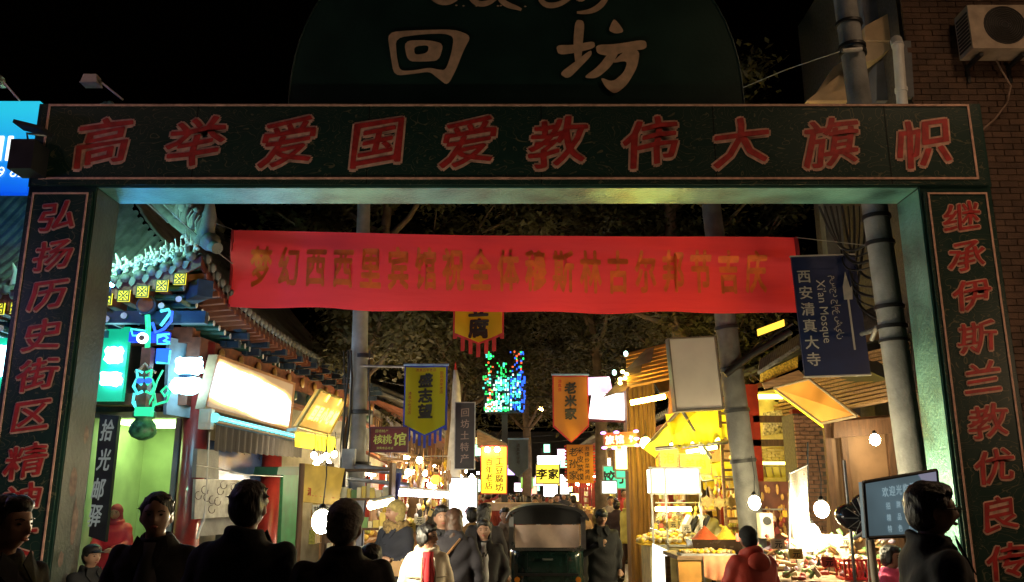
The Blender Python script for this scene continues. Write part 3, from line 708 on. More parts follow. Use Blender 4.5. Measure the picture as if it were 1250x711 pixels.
q.grid(va, 100, 4); q.build('cloth', mat('striped_awning_cloth', (.10, .09, .09), .9, 0, .3, 20, .1, 40, stretch=(1, 12, .2)), aw, True)
q = MB(); q.tube([lpt(262, 509, .62), lpt(362, 533, .62)], .028, 0, 8); q.ell(lpt(263, 510, .62), (.06, .06, .06), 0, 8, 6); q.build('neon_tube', glow('cyan_tube', (.1, .8, .9), 1.6), aw, True)
q = MB(); q.tube([lpt(264, 515, .62), lpt(368, 539, .62)], .02, 0, 8); q.build('front_rail', mat('orange_rail', (.5, .25, .12), .4), aw, True)
# window, menu board, cord
q = MB(); lquad(q, [(240, 585), (328, 590), (328, 548), (240, 535)], .02, .06); q.build('shop_window', mat('dark_blue_window', (.03, .06, .14), .2, 0, .5, 3), hall, True)
q = MB(); lquad(q, [(236, 548), (262, 550), (262, 585), (234, 583)], .08, .06); lquad(q, [(240, 655), (300, 650), (300, 630), (240, 634)], .05, .04); q.build('stone_wall_panel', mat('grey_stone', (.28, .29, .27), .7, 0, .3, 4, .3), hall, True)
mb_ = thing('menu_board', 'pale menu board with faint drawings on the left shop front', 'board', lpt(265, 634, .15))
lquad(MB(), [(237, 634), (296, 630), (300, 586), (239, 585)], .15, .04).build('board', mat('pale_menu_print', (.48, .5, .46), .5, 0, .35, 7), mb_, True)
q = MB()
for k in range(12):
    x, y = rnd.uniform(242, 288), rnd.uniform(590, 626); q.tube([lpt(x+8*math.cos(a)*.5, y+5*math.sin(a), .2) for a in [i*.7 for i in range(8)]], .006, 0, 4)
q.build('drawing', mat('grey_ink', (.15, .13, .13), .7), mb_, True)
cr_ = thing('pull_cord', 'thin hanging cord with a curled white end in front of the menu board', 'cord', lpt(252, 560, .5))
q = MB(); q.tube([lpt(*p, .55) for p in ((256, 528), (254, 560), (252, 600), (250, 625))], .008, 0, 5); q.build('cord', WHITEP, cr_, True)
q = MB(); q.tube([lpt(*p, .55) for p in ((250, 625), (249, 636), (245, 644), (242, 652), (241, 658))], .015, 0, 6); q.build('handle', WHITEP, cr_, True)
jb = thing('junction_box', 'small white junction box on the red column beside the cyan tube', 'junction box', lpt(252, 512, .5))
q = MB(); c = lpt(252, 512, .5); q.box(c, (.16, .12, .26)).box(c+Vector((0, -.07, .02)), (.1, .03, .14)).box(c+Vector((0, -.065, -.09)), (.05, .03, .04)); q.build('case', WHITEP, jb, True)
gp = thing('green_cabinet', 'green painted cabinet post beside the gold board', 'cabinet', lpt(352, 690, .35))
q = MB(); lquad(q, [(341, 700), (364, 700), (369, 580), (346, 580)], .35, .35); q.build('body', mat('green_cabinet_paint', (.03, .22, .10), .5), gp, True)
q = MB(); lquad(q, [(338, 580), (372, 580), (373, 570), (340, 570)], .42, .45); q.build('cap', mat('dark_green_paint', (.02, .09, .06), .5), gp, True)
q = MB(); q.tube([lpt(*p, .6) for p in ((240, 568), (270, 573), (300, 580), (345, 582))], .008, 0, 5); tag(q.build('slack_cable', WHITEP), 'slack white cable sagging across the left shop front', 'cable')

bl = thing('added_blue_lamp', 'added blue lamp hidden behind the left gate pillar to tint the beam underside', 'lamp', (-4.78, 9.50, 4.1))  # hidden lamp added to turn the beam underside blue
MB().box((0, 0, 0), (.16, .10, .14)).build('housing', BLACK, bl)
MB().box((.04, 0, .09), (.14, .10, .03), rot=Matrix.Rotation(.6, 3, 'Y')).build('lamp_face', glow('added_blue_light', (.05, .32, 1), 200), bl)
# ------------------------------------------------------------------ generic signs
def sign_at(name, label, cat, x0, y0, x1, y1, Y, face, lets=(), ink=INK, yaw=0, t=.06, frame=None, fw=.03, group=None, pole=False):
    """upright board filling the photo box at depth Y; lets: (text, cx01, cz01, size01 of height, vert, off)"""
    c = at((x0+x1)/2, (y0+y1)/2, Y); a, b2 = at(x0, (y0+y1)/2, Y), at(x1, (y0+y1)/2, Y); w = (b2.x-a.x)/math.cos(yaw); h = at((x0+x1)/2, y0, Y).z-at((x0+x1)/2, y1, Y).z
    o = thing(name, label, cat, (c.x, Y, c.z-h/2), yaw, group)
    MB().box((0, 0, h/2), (w, t, h)).build('board', face, o)
    if frame:
        q = MB(); q.box((0, -.01, h+fw/2), (w+2*fw, t+.03, fw)).box((0, -.01, -fw/2), (w+2*fw, t+.03, fw)).box((-w/2-fw/2, -.01, h/2), (fw, t+.03, h)).box((w/2+fw/2, -.01, h/2), (fw, t+.03, h)); q.build('frame', frame, o)
    if lets:
        q = MB()
        for s in lets:
            st, cx, cz, sz, ve = s[:5]; off = s[5] if len(s) > 5 else .02
            q.txt(st, (cx-.5)*w, cz*h, -t/2-.006, sz*h, 0, vert=ve, off=off, pitch=s[6] if len(s) > 6 else 1.05, sx=s[7] if len(s) > 7 else 1, rise=.06, stroke_wob=.012)
        q.build('lettering', ink, o)
    return o, w, h
def pennant(name, label, x0, y0, x1, y1, ytip, Y, col, trim, lets, lets2=(), ink2=None, fringe=0, group=None, yaw=0, wave=1.0, glowm=None):
    c = at((x0+x1)/2, y1, Y); a, b2 = at(x0, y1, Y), at(x1, y1, Y); w = b2.x-a.x; h = at(x0, y0, Y).z-c.z; tip = c.z-at(x0, ytip, Y).z
    o = thing(name, label, 'pennant', (c.x, Y, c.z), yaw, group)
    wf = lambda x, z: wave*(.02*math.sin(x*14/w*.6+z*3)+.012*math.sin(z*9+x*8))
    def fn(m, dy):
        def f(u, v):
            x = (u-.5)*(w-2*m); top = h-m; bot = -tip*(1-abs(u-.5)*2)+m*1.1; z = top+(bot-top)*v
            return (x, wf(x, z)+dy, z)
        return f
    MB().grid(fn(0, 0), 12, 14).grid(fn(0, .012), 12, 14).build('trim', trim, o)
    MB().grid(fn(w*.035, -.006), 12, 14).build('cloth', col, o)
    for L, ik, nm in ((lets, INK, 'lettering'), (lets2, ink2 or CLOTHRED, 'small_lettering')):
        if L:
            q = MB()
            for st, cx, cz, sz, ve, off in L: q.txt(st, (cx-.5)*w, cz*h, -.02, sz*h, 0, vert=ve, off=off, rise=.05, stroke_wob=.015)
            q.v = [(x, y+wf(x, z), z) for x, y, z in q.v]; q.build(nm, ik, o)
    if fringe:
        q = MB()
        for i in range(fringe):
            x = (i+.5)/fringe*w*1.08-w*.54; zt = -tip*(1-min(1, abs(x/w)*2)); L = h*.16
            if i in (0, fringe-1): zt = h*.3
            q.box((x, .02, zt-L/2), (w/fringe*.55, .01, L+.05 if i not in (0, fringe-1) else h*.55))
        q.build('fringe', trim, o)
    q = MB(); q.tube([(-w*.53, 0, h+.02), (w*.53, 0, h+.02)], .018, 0, 8); q.build('top_rod', mat('pale_blue_rod', (.2, .35, .6), .4) if glowm is None else glowm, o)
    return o, w, h
YCL = mat('yellow_cloth', (.78, .72, .03), .8, 0, .2, 2, .3, 6, stretch=(1, 1, .3)); OCL = mat('orange_cloth', (.48, .21, .04), .8, 0, .2, 2, .3, 6)
BCL = mat('blue_trim_cloth', (.03, .06, .45), .8); RCL = mat('red_trim_cloth', (.42, .03, .03), .8)
def translucent(m, col, f=.4):
    nt = m.node_tree; tr = nt.nodes.new('ShaderNodeBsdfTranslucent'); tr.inputs[0].default_value = (*col, 1); mx = nt.nodes.new('ShaderNodeMixShader'); mx.inputs[0].default_value = f
    nt.links.new(_p(m).outputs[0], mx.inputs[1]); nt.links.new(tr.outputs[0], mx.inputs[2]); nt.links.new(mx.outputs[0], nt.nodes['Material Output'].inputs[0])
translucent(YCL, (1, .95, .03), .6); translucent(OCL, (.7, .3, .05))

# pole with cables at x 440
def big_pole(name, label, pts, r0, r1, m, Y):
    o = thing(name, label, 'pole', (pts[0].x, Y, 0)); n = 14
    q = MB(); q.tube([pts[0].lerp(pts[1], i/n) for i in range(n+1)], r0, 0, 20, r1); q.build('shaft', m, o, True); return o
CONC = mat('grey_concrete', (.24, .25, .25), .75, 0, .25, 5, .3, 40)
pY = 13.4
b0 = at(437, 600, pY); b0 = Vector((b0.x-.02, pY, 0)); t0 = at(446, 255, pY); t0 = t0+(t0-Vector((at(440, 600, pY).x, pY, at(440, 600, pY).z)))*.5
po = big_pole('utility_pole', 'grey round utility pole with taped cables rising behind the red banner on the left', [b0, t0], .17, .085, CONC, pY)
q = MB()
for k, (dx, r) in enumerate(((-.19, .02), (-.22, .014), (-.15, .02), (-.24, .01), (.17, .012))):
    q.tube([Vector((b0.x+dx+.03*math.sin(i*1.3+k), pY-.16+.02*math.cos(i+k), z)) for i, z in enumerate([.6, 1.3, 1.9, 2.5, 3.1, 3.6, 4.0])], r, 0, 6)
q.build('cable_bundle', BLACK, po, True)
c = at(426, 562, pY-.2); MB().box(c, (.2, .15, .34)).box(c+Vector((0, -.08, -.05)), (.14, .03, .16)).build('meter_box', mat('grey_meter', (.35, .37, .36), .5), po, True)
q = MB(); q.tube([at(430, 570, pY-.2), at(492, 577, pY-.6)], .05, 0, 8); q.tube([at(425, 585, pY-.2), at(500, 592, pY-.8)], .03, 0, 8); q.box(at(455, 602, pY-.3), (.85, .3, .09)); q.build('cable_bracket', GREYP, po, True)
q = MB(); q.tube([at(440, 447, pY-.2), at(497, 448, pY-.2)], .02, 0, 8); q.build('crossarm', STEEL, po, True)
for z in (2.2, 3.0, 3.9, 4.9): MB().tube([(b0.x+.02, pY, z), (b0.x+.02, pY, z+.06)], .19 if z < 3.2 else .155, 0, 18).build('clamp_band', BLACK, po, True)
# yellow and blue pennant
pennant('hanging_pennant', 'yellow pennant with three black characters and blue fringed edges, left of the red banner end', 492, 447, 545, 521, 533, 12.9, YCL, BCL, [('盛志望', .5, .5, .24, True, .045)], [('回坊百年老店', .87, .72, .06, True, .01), ('清真小吃名店', .14, .38, .06, True, .01), ('清真百年老店', .5, .93, .055, False, .01)], CLOTHRED, fringe=9)
o, w, h = pennant('hanging_pennant', 'yellow pennant with two black characters and red fringe below the middle of the red banner', 553, 330, 615, 409, 421, 12.4, YCL, RCL, [('品豆腐', .5, .42, .31, True, .045)], fringe=7)
q = MB(); q.tube([(-w/2-.05, 0, h+.03), (-.1, 0, h+.6)], .008, 0, 5); q.tube([(w/2+.05, 0, h+.03), (-.1, 0, h+.6)], .008, 0, 5); q.build('hanging_cord', BLACK, o)
pennant('hanging_pennant', 'orange pennant with three black characters right of the street centre', 675, 459, 719, 521, 541, 14.5, OCL, RCL, [('老米家', .5, .50, .24, True, .045)], [('清真食', .2, .8, .08, True, .02)], RCL, fringe=0)
o, w, h = sign_at('hanging_cloth_sign', 'orange cloth sign with three columns of characters below the orange pennant', 'cloth sign', 692, 543, 724, 590, 15.5, OCL, [('老孙家', .24, .5, .24, True, .02, 1.25), ('米皮菜馍', .5, .5, .19, True, .02, 1.2), ('泡馍炒菜烤肉', .77, .52, .13, True, .02, 1.15)])
q = MB()
for i in range(12):
    for s in (-1, 1): q.box((s*(w/2+.015), 0, h*(i+.5)/12), (.05, .02, h/12*.6))
    q.box((-w/2+w*(i+.5)/12, 0, -.04), (w/12*.6, .02, .08))
q.build('fringe', RCL, o)
# maroon sign
sign_at('hanging_sign', 'maroon sign with yellow green characters beside the grey pole', 'sign', 453, 523, 497, 551, 12.6, mat('maroon_board', (.16, .02, .03), .5), [('核桃', .33, .5, .42, False, .03, .95), ('馆', .8, .5, .6, False, .03), ('回坊特产', .3, .87, .14, False, .0), ('清真食品老店', .4, .13, .12, False, .0)], mat('yellow_green_print', (.6, .65, .15), .5), frame=mat('maroon_frame', (.1, .02, .05), .5), fw=.02)
# closed umbrella, dark vertical sign, lit yellow sign, grey hanging banner
um = thing('folded_parasol', 'folded white parasol with a red tip standing between the pennants', 'parasol', at(556, 640, 15).xy.to_3d()); c = at(556, 447, 15)
q = MB(); q.loft([(c.x, 15, 1.3, .10, .10), (c.x, 15, 2.2, .13, .13), (c.x+.03, 15, 3.0, .10, .1), (c.x+.02, 15, at(556, 470, 15).z, .07, .07), (c.x, 15, at(556, 452, 15).z, .03, .03)], 0, 12); q.build('canopy', mat('white_canvas', (.55, .52, .46), .8), um, True)
q = MB(); q.tube([(c.x, 15, at(556, 452, 15).z), (c.x, 15, at(556, 442, 15).z)], .03, 0, 6, .005); q.tube([(c.x, 15, 0), (c.x, 15, 1.4)], .03, 0, 8); q.build('pole', RCL, um, True)
sign_at('vertical_sign', 'tall dark vertical sign with pale characters beside the white parasol', 'sign', 556, 492, 579, 572, 14.2, mat('dark_sign_board', (.035, .03, .03), .5), [('回坊土特产', .5, .5, .14, True, .02, 1.25)], mat('dim_print', (.25, .18, .14), .6), frame=STEEL, fw=.015)
YLIT = glow('yellow_lit_acrylic', (1, .68, .03), 1.1, .55, 2.5)
o, w, h = sign_at('lit_vertical_sign', 'glowing yellow vertical sign with two columns of characters', 'sign', 588, 546, 618, 602, 14.4, YLIT, [('手工豆腐坊', .72, .5, .19, True, .03, 1), ('百年老店', .3, .42, .17, True, .02, 1)], mat('dark_brown_print', (.12, .05, .01), .6), frame=CLOTHRED, fw=.02)
for x, y in ((595, 549), (607, 549)): MB().ell(at(x, y, 14.2), (.045, .045, .045), 0, 8, 6).build('sign_lamp', glow('warm_white_bulb', (1, .85, .5), 40), o, True)
pennant('hanging_pennant', 'dim grey blue pennant behind the glowing yellow vertical sign', 620, 537, 645, 572, 583, 19, mat('slate_cloth', (.05, .07, .09), .8), mat('slate_trim', (.09, .12, .15), .8), [('清真老字号', .5, .5, .14, True, .02)])
# LED tower
ledY = 16.6
lt_ = thing('led_tower_sign', 'tall pixelated light tower glowing red, green, cyan and blue above the trees', 'light sign', at(617, 505, ledY))
LC = {'r': glow('led_red', (1, .12, .03), 1), 'g': glow('led_green', (.02, .9, .15), .9), 'c': glow('led_cyan', (.08, .9, .7), 1), 'b': glow('led_blue', (.02, .12, 1), 1), 'w': glow('led_white', (.55, .95, .85), 1.6)}
q = MB(); keys = list(LC)
r3 = random.Random(3)
def leds(x0, x1, y0, y1, cols, dens, sz=2.6):
    y = y0
    while y < y1:
        x = x0
        while x < x1:
            if r3.random() < dens((x-x0)/(x1-x0), (y-y0)/(y1-y0)):
                c = at(x+r3.uniform(-.5, .5), y+r3.uniform(-.5, .5), ledY); q.box(c, (sz*ledY/1040*r3.uniform(.5, 1), .04, sz*ledY/1040*r3.uniform(.5, 1)), keys.index(r3.choice(cols)))
            x += sz
        y += sz
leds(594, 603, 430, 438, 'gc', lambda u, v: .8 if (u-.5)**2+(v-.5)**2 < .3 else 0); leds(594, 604, 443, 458, 'rrg', lambda u, v: .35); leds(590, 600, 458, 476, 'rcg', lambda u, v: .3)
leds(593, 604, 468, 502, 'rwwg', lambda u, v: .95 if v > .4+.5*abs(u-.5) else .5); leds(607, 619, 444, 462, 'ggc', lambda u, v: .55); leds(606, 621, 462, 503, 'cwwcg', lambda u, v: .95 if int(v*8) % 3 else .4, 2.8)
leds(592, 622, 498, 503, 'gg', lambda u, v: .9); leds(624, 637, 458, 500, 'cwbbc', lambda u, v: .9 if int(v*9) % 3 else .45); leds(623, 640, 430, 458, 'gbbr', lambda u, v: .25); leds(635, 642, 455, 502, 'bb', lambda u, v: .45)
q.build('led_pixels', [LC[k] for k in keys], lt_, True, kind='stuff')
q = MB(); a = at(592, 503, ledY+.2); b2 = at(640, 460, ledY+.2)
for i in range(7): q.box((a.x+(b2.x-a.x)*i/6, ledY+.2, (a.z+b2.z)/2), (.05, .05, b2.z-a.z))
for i in range(6): q.box(((a.x+b2.x)/2, ledY+.2, a.z+(b2.z-a.z)*i/5), (b2.x-a.x, .05, .05))
q.box(((a.x+b2.x)/2, ledY+.4, a.z/2), (.12, .12, a.z)); q.build('support_lattice', BLACK, lt_, True)
# ------------------------------------------------------------------ right-hand pole 2, blank lightbox, road sign, big pole
pY2 = 12.0
p0 = Vector((at(922, 668, pY2).x+.05, pY2, 0)); p1 = at(868, 250, pY2)
po2 = big_pole('utility_pole', 'dark wrapped utility pole behind the blank grey lightbox', [p0, p1], .185, .14, mat('dark_concrete', (.10, .10, .10), .7, 0, .3, 6, .3), pY2)
for z in (2.2, 2.9, 3.5, 4.1, 4.8): 
    f = z/p1.z; c = p0.lerp(p1, f); MB().tube([c, c+Vector((-.005, 0, .05))], .195-.03*f, 0, 18).build('clamp_band', BLACK, po2, True)
q = MB(); q.tube([at(885, 458, pY2-.2), at(915, 435, pY2-.2), at(965, 405, pY2-.3)], .05, 0, 8); q.tube([at(895, 450, pY2-.2), at(930, 418, pY2-.2), at(968, 395, pY2-.3)], .02, 0, 6); q.build('cable_conduit', BLACK, po2, True)
c = at(940, 642, 11.8)
o, w, h = sign_at('blank_lightbox', 'blank grey lightbox hung on the dark pole right of centre', 'lightbox', 822, 414, 878, 500, 11.6, mat('frosted_grey_panel', (.42, .37, .34), .5, 0, .12, 2), frame=mat('bronze_frame', (.12, .09, .07), .4), fw=.02, t=.14)
o.rotation_euler = (0, R(-3.5), R(4))
o, w, h = sign_at('road_sign', 'dark blue mosque direction sign with white characters and an upward arrow', 'road sign', 976, 312, 1055, 457, 11.0, mat('road_sign_blue', (.005, .012, .055), .45, 0, .15), t=.04)
o.rotation_euler = (0, R(-2), 0)
DW = mat('reflective_grey', (.32, .30, .28), .5, 0, .1)
q = MB(); q.txt('西安清真大寺', -.34*w, .48*h, -.026, .118*h, 0, True, 1.18, .02)
v, f = bold("Xi'an Mosque", .012); s = .105*h; q.add([(-.11*w+b2*s*.95, -.026, .53*h-a*s*.92) for a, b2 in v], f)
v, f = bold('مسجد جامع شيان', .0); s = .07*h; q.add([(.10*w+b2*s, -.026, .56*h-a*s*.95) for a, b2 in v], f)
q.add([(.29*w, -.026, .2*h), (.32*w, -.026, .2*h), (.32*w, -.026, .62*h), (.29*w, -.026, .62*h)], [(0, 1, 2, 3)])
q.add([(.24*w, -.026, .62*h), (.37*w, -.026, .62*h), (.40*w, -.026, .74*h), (.36*w, -.026, .72*h), (.31*w, -.026, .86*h), (.245*w, -.026, .73*h)], [(0, 1, 2, 3, 4, 5)])
q.build('lettering', DW, o)
for z_ in (h+.01, -.01): MB().box((0, 0, z_), (w+.02, .05, .02)).build('edge_strip', DW, o)
pY3 = 9.9
p0 = Vector((at(1125, 600, pY3).x+.02, pY3, 0)); pa = at(1040, 60, pY3); pb = at(1112, 560, pY3); p1 = pb+(pa-pb)*1.25; p0 = pb+(pb-pa)*(pb.z/(pa.z-pb.z))
po3 = big_pole('concrete_pole', 'tall pale concrete pole rising behind the right end of the beam', [p0, p1], .165, .14, CONC, pY3)
q = MB()
for y, hh in ((32, .05), (60, .05), (68, .06), (300, .06), (268, .06), (378, .06), (402, .06), (418, .04)):
    f = (pb.z-at(1100, y, pY3).z)/(pb.z-pa.z); c = pb.lerp(pa, f); MB().tube([c, c+Vector((0, 0, hh*.8))], .174, 0, 20).build('clamp_band', BLACK, po3, True)
q = MB(); a = at(1083, 398, pY3); q.tube([a, at(1052, 408, pY3+1)], .03, 0, 8); q.tube([a, at(1070, 400, pY3+.3), at(1064, 415, pY3+.5)], .03, 0, 8)
q.tube([at(1028, 62, pY3-.2), at(1052, 60, pY3-.2)], .03, 0, 8); q.build('bracket_arm', STEEL, po3, True)
q = MB(); q.tube([at(905, 108, pY3+2), at(960, 85, pY3+1), at(1028, 62, pY3)], .008, 0, 5); tag(q.build('overhead_wire', STEEL), 'thin wire running from the concrete pole towards the dark trees, upper right', 'wire')

# ------------------------------------------------------------------ upper right brick house with AC unit
def brickwall(parent, origin, ud, W_, H_, bw, bh, n_parts=300, holes=None, mm=BRICK, name='brick', center=None, d=.05):
    """courses of separate bricks standing proud of the mortar"""
    origin = Vector(origin); ud = Vector(ud).normalized(); nd = Vector((ud.y, -ud.x, 0))
    rot = Matrix(((ud.x, nd.x, 0), (ud.y, nd.y, 0), (0, 0, 1))); rz = math.atan2(ud.y, ud.x)
    cells = []; halves = []
    nr, ncol = int(H_/bh), int(W_/bw)
    for r in range(nr):
        for c in range(ncol+1):
            u = (c+(.5 if r % 2 else 0))*bw; z = (r+.5)*bh
            if u > W_-bw/2+.001 or u < bw/2-.001:
                if u < bw/2: halves.append((bw/4, z))
                elif u-bw/2 < W_-.03: halves.append(((u-bw/2+W_)/2, z, W_-u+bw/2))
                continue
            if holes and holes(u, z): continue
            cells.append((u, z))
    if center: cells.sort(key=lambda k: (k[0]-center[0])**2+(k[1]-center[1])**2)
    proto = MB().box((0, 0, 0), (bw-.012, d, bh-.012)); b0 = None
    mesh_ = None; rest = MB()
    mi = wm(parent).inverted()
    for i, (u, z) in enumerate(cells):
        j = rnd.uniform(-.006, .006); p = origin+ud*u+Vector((0, 0, z))+nd*(-.0)
        p = p+nd*(j)
        if i < n_parts:
            if b0 is None: b0 = proto.build(name, mm, parent); o = b0
            else: o = inst(b0, parent)
            o.location = mi @ p; o.rotation_euler = (0, 0, rz)
        else: rest.box(p, (bw-.012, d, bh-.012), 0, Matrix.Rotation(rz, 3, 'Z'))
    for hv in halves:
        if len(hv) == 2 or hv[2] > .03: rest.box(origin+ud*hv[0]+Vector((0, 0, hv[1])), ((bw/2 if len(hv) == 2 else hv[2])-.012, d, bh-.012), 0, Matrix.Rotation(rz, 3, 'Z'))
    if rest.v: rest.build('far_bricks', mm, parent, True, kind='stuff')
BRK2 = mat('dim_brown_brick', (.105, .06, .04), .85, 0, .45, 3, .5, 50)
rh = thing('brick_house', 'dim brown brick house wall with an air conditioner, upper right behind the gate', 'building', (5.6, 11.2, 0))
xw = at(1105, 60, 11.2).x
MB().box((xw+4, 11.2+2.1, 5.5), (8, 4, 11)).build('wall', MORTAR, rh, True)
brickwall(rh, (xw, 11.18, 0), (1, 0, 0), 4.2, 10.9, .27, .095, 300, center=(1.3, 6.6), mm=BRK2)
ac = thing('air_conditioner', 'cream outdoor air conditioner unit on the upper right brick wall', 'air conditioner', at(1215, 64, 10.75))
ACM = mat('aged_cream_casing', (.42, .33, .25), .5, 0, .25)
c0 = at(1181, 38, 10.75); 
MB().box((.12, .1, .36), (.95, .36, .68)).build('casing', ACM, ac)
q = MB()
for i in range(9): 
    r = .05+i*.03; q.tube([(.14+r*math.cos(a*math.pi/12), -.09, .38+r*math.sin(a*math.pi/12)) for a in range(25)], .006, 0, 4)
q.build('fan_grille', mat('dark_grille', (.05, .04, .035), .5), ac)
q = MB(); q.tube([(.14, -.082, .38), (.14, -.079, .38)], .3, 0, 28); q.build('fan_opening', BLACK, ac)
q = MB()
for i in range(10): q.box((-.357, .1, .1+i*.055), (.01, .3, .03))
q.build('side_louvre', BLACK, ac)
for x_ in (-.2, .4): MB().box((x_, .22, -.03), (.05, .44, .05)).box((x_, .40, -.15), (.045, .06, .25)).build('wall_bracket', BLACK, ac)
q = MB(); q.tube([at(*p, 11.0) for p in ((1213, 66), (1222, 85), (1234, 105), (1230, 125), (1215, 145), (1199, 159))], .012, 0, 6); tag(q.build('drain_hose', mat('brown_hose', (.3, .2, .15), .6)), 'thin drain hose curling down from the air conditioner', 'hose')
# pale eave structure and downpipe left of it
TAN = mat('tan_plaster', (.6, .42, .25), .8, 0, .15, 4, .15)
TANG = mat('grey_blue_plaster', (.2, .2, .23), .8, 0, .15, 4, .15)
ev = thing('house_eave', 'tan plastered eave with grey underside beside the white downpipe, upper right', 'eave', at(1040, 120, 12))
q = MB(); y = 11.3
def wq(q, pts, Y, m, t): q.quad(*[at(x, yy, Y) for x, yy in pts], m, t)
wq(q, [(1056, 49), (1102, 50), (1096, 10), (1056, 32)], 11.6, 0, .3); q.build('fascia_panel', TAN, ev, True)
q = MB(); wq(q, [(1044, 80), (1070, 72), (1100, 50), (1056, 50)], 11.65, 0, .3); q.build('soffit_panel', mat('pale_tan_plaster', (.52, .40, .27), .8, 0, .1), ev, True)
q = MB(); wq(q, [(985, 123), (1036, 123), (1036, 98), (1024, 92)], 12.2, 0, .3); q.build('lower_fascia_panel', TAN, ev, True); q = MB(); wq(q, [(998, 112), (1036, 94), (1036, 70), (1018, 82)], 12.6, 0, .2); q.build('lower_fascia_panel', TAN, ev, True)
q = MB(); wq(q, [(1056, 32), (1096, 8), (1090, -20), (1050, -20)], 11.9, 0, .3); q.build('grey_panel', TANG, ev, True); q = MB(); wq(q, [(1070, 123), (1092, 123), (1092, 66), (1070, 78)], 11.9, 0, .3); q.build('grey_panel', TANG, ev, True)
dp = thing('downpipe', 'white downpipe with a collar between the eave and the brick wall', 'pipe', at(1098, 120, 11.0))
q = MB(); q.tube([at(1096, 56, 11.0), at(1101, 123, 11.0), at(1103, 140, 11.0)], .075, 0, 14); q.build('pipe', WHITEP, dp, True)
q = MB(); q.tube([at(1100, 108, 11.0), at(1100.4, 113, 11.0)], .088, 0, 14); q.tube([at(1096, 57, 11.0), at(1094, 50, 11.2)], .085, 0, 14); q.build('collar', WHITEP, dp, True)
q = MB(); wq(q, [(1104, 118), (1116, 118), (1112, 50), (1103, 50)], 11.15, 0, .1); q.build('edge_moulding', mat('blue_grey_edge', (.16, .17, .19), .8), ev, True)

# ------------------------------------------------------------------ right shop: wooden front, tiled eave, brick pier, lit alcove
rX = 4.95
rs = thing('timber_shop', 'timber fronted shop with tiled eave and brick pier behind the blue road sign', 'building', (5.2, 13.5, 0))
q = MB(); wq(q, [(1014, 720), (1110, 720), (1110, 505), (1014, 512)], 12.4, 0, .15); q.build('back_wall', mat('brown_board_wall', (.22, .13, .07), .6, 0, .35, 2, .2, 20), rs, True)
q = MB()
for i, x in enumerate((1017, 1037, 1094)): q.box((at(x, 600, 12.28).x, 12.33, 1.4), (.09, .08, 2.8))
q.build('timber_post', WOOD, rs, True)
q = MB(); wq(q, [(1018, 535), (1106, 528), (1106, 508), (1018, 515)], 12.2, 0, .1); q.build('timber_lintel', WOOD, rs, True)
# eave planks (soffit slats)
PLK = WOODL
zE = at(1000, 500, 11.6).z
L0, L1 = at(968, 548, 13.6), at(1108, 470, 11.2)
pl0 = None
for i in range(13):
    f = i/12; a = at(925+f*75, 520-f*72, 16.5-f*3.8); b2 = at(1112, 482-f*62, 10.9+f*.3)
    q = MB(); d = (b2-a); q.tube([a, b2], .0, 0, 4) if False else None
    n_ = Vector((0, 0, 1)); u = d.normalized(); w_ = u.cross(n_).normalized(); v_ = w_.cross(u)
    hw, ht = .085, .02
    vs = [p+w_*s1*hw+v_*s2*ht for p in (a, b2) for s1, s2 in ((-1, -1), (1, -1), (1, 1), (-1, 1))]
    q.add(vs, [(0, 1, 2, 3), (7, 6, 5, 4), (0, 4, 5, 1), (1, 5, 6, 2), (2, 6, 7, 3), (3, 7, 4, 0)]); q.build('eave_plank', PLK, rs, True)
q = MB(); q.quad(at(920, 522, 16.8)+Vector((0, 0, .08)), at(1115, 486, 10.9)+Vector((0, 0, .08)), at(1115, 415, 11.2)+Vector((0, 0, .1)), at(1000, 440, 12.8)+Vector((0, 0, .1)), 0, .05); q.build('eave_deck', BLACK, rs, True)
# tiled ridge behind the sign
q = MB()
for i in range(22):
    x = 1036+i*3.0; q.tube([at(x, 412-i*.9, 12.4), at(x+6, 388-i*1.2, 13)], .05, 0, 6)
q.build('roof_tile_rows', TILE, rs, True, kind='stuff')
q = MB(); wq(q, [(1030, 440), (1100, 425), (1094, 385), (1036, 408)], 12.9, 0, .2); q.build('tan_panel', mat('tan_boards', (.40, .25, .13), .7, 0, .3), rs, True)
# brick pier
pr = MB(); pY4 = 13.2; a, b2 = at(977, 620, pY4), at(1014, 620, pY4); zt = at(990, 505, pY4).z
pr.box(((a.x+b2.x)/2, pY4+.3, zt/2), (b2.x-a.x, .55, zt)); pier = thing('brick_pier', 'brown brick pier between the lit alcove and the timber shop', 'pier', ((a.x+b2.x)/2, pY4, 0))
pr.build('core', MORTAR, pier, True); brickwall(pier, (a.x, pY4+.01, .8), (1, 0, 0), b2.x-a.x+.001, zt-.8, .155, .062, 300, mm=mat('red_brown_brick', (.24, .13, .09), .85, 0, .3, 9, .4, 60))
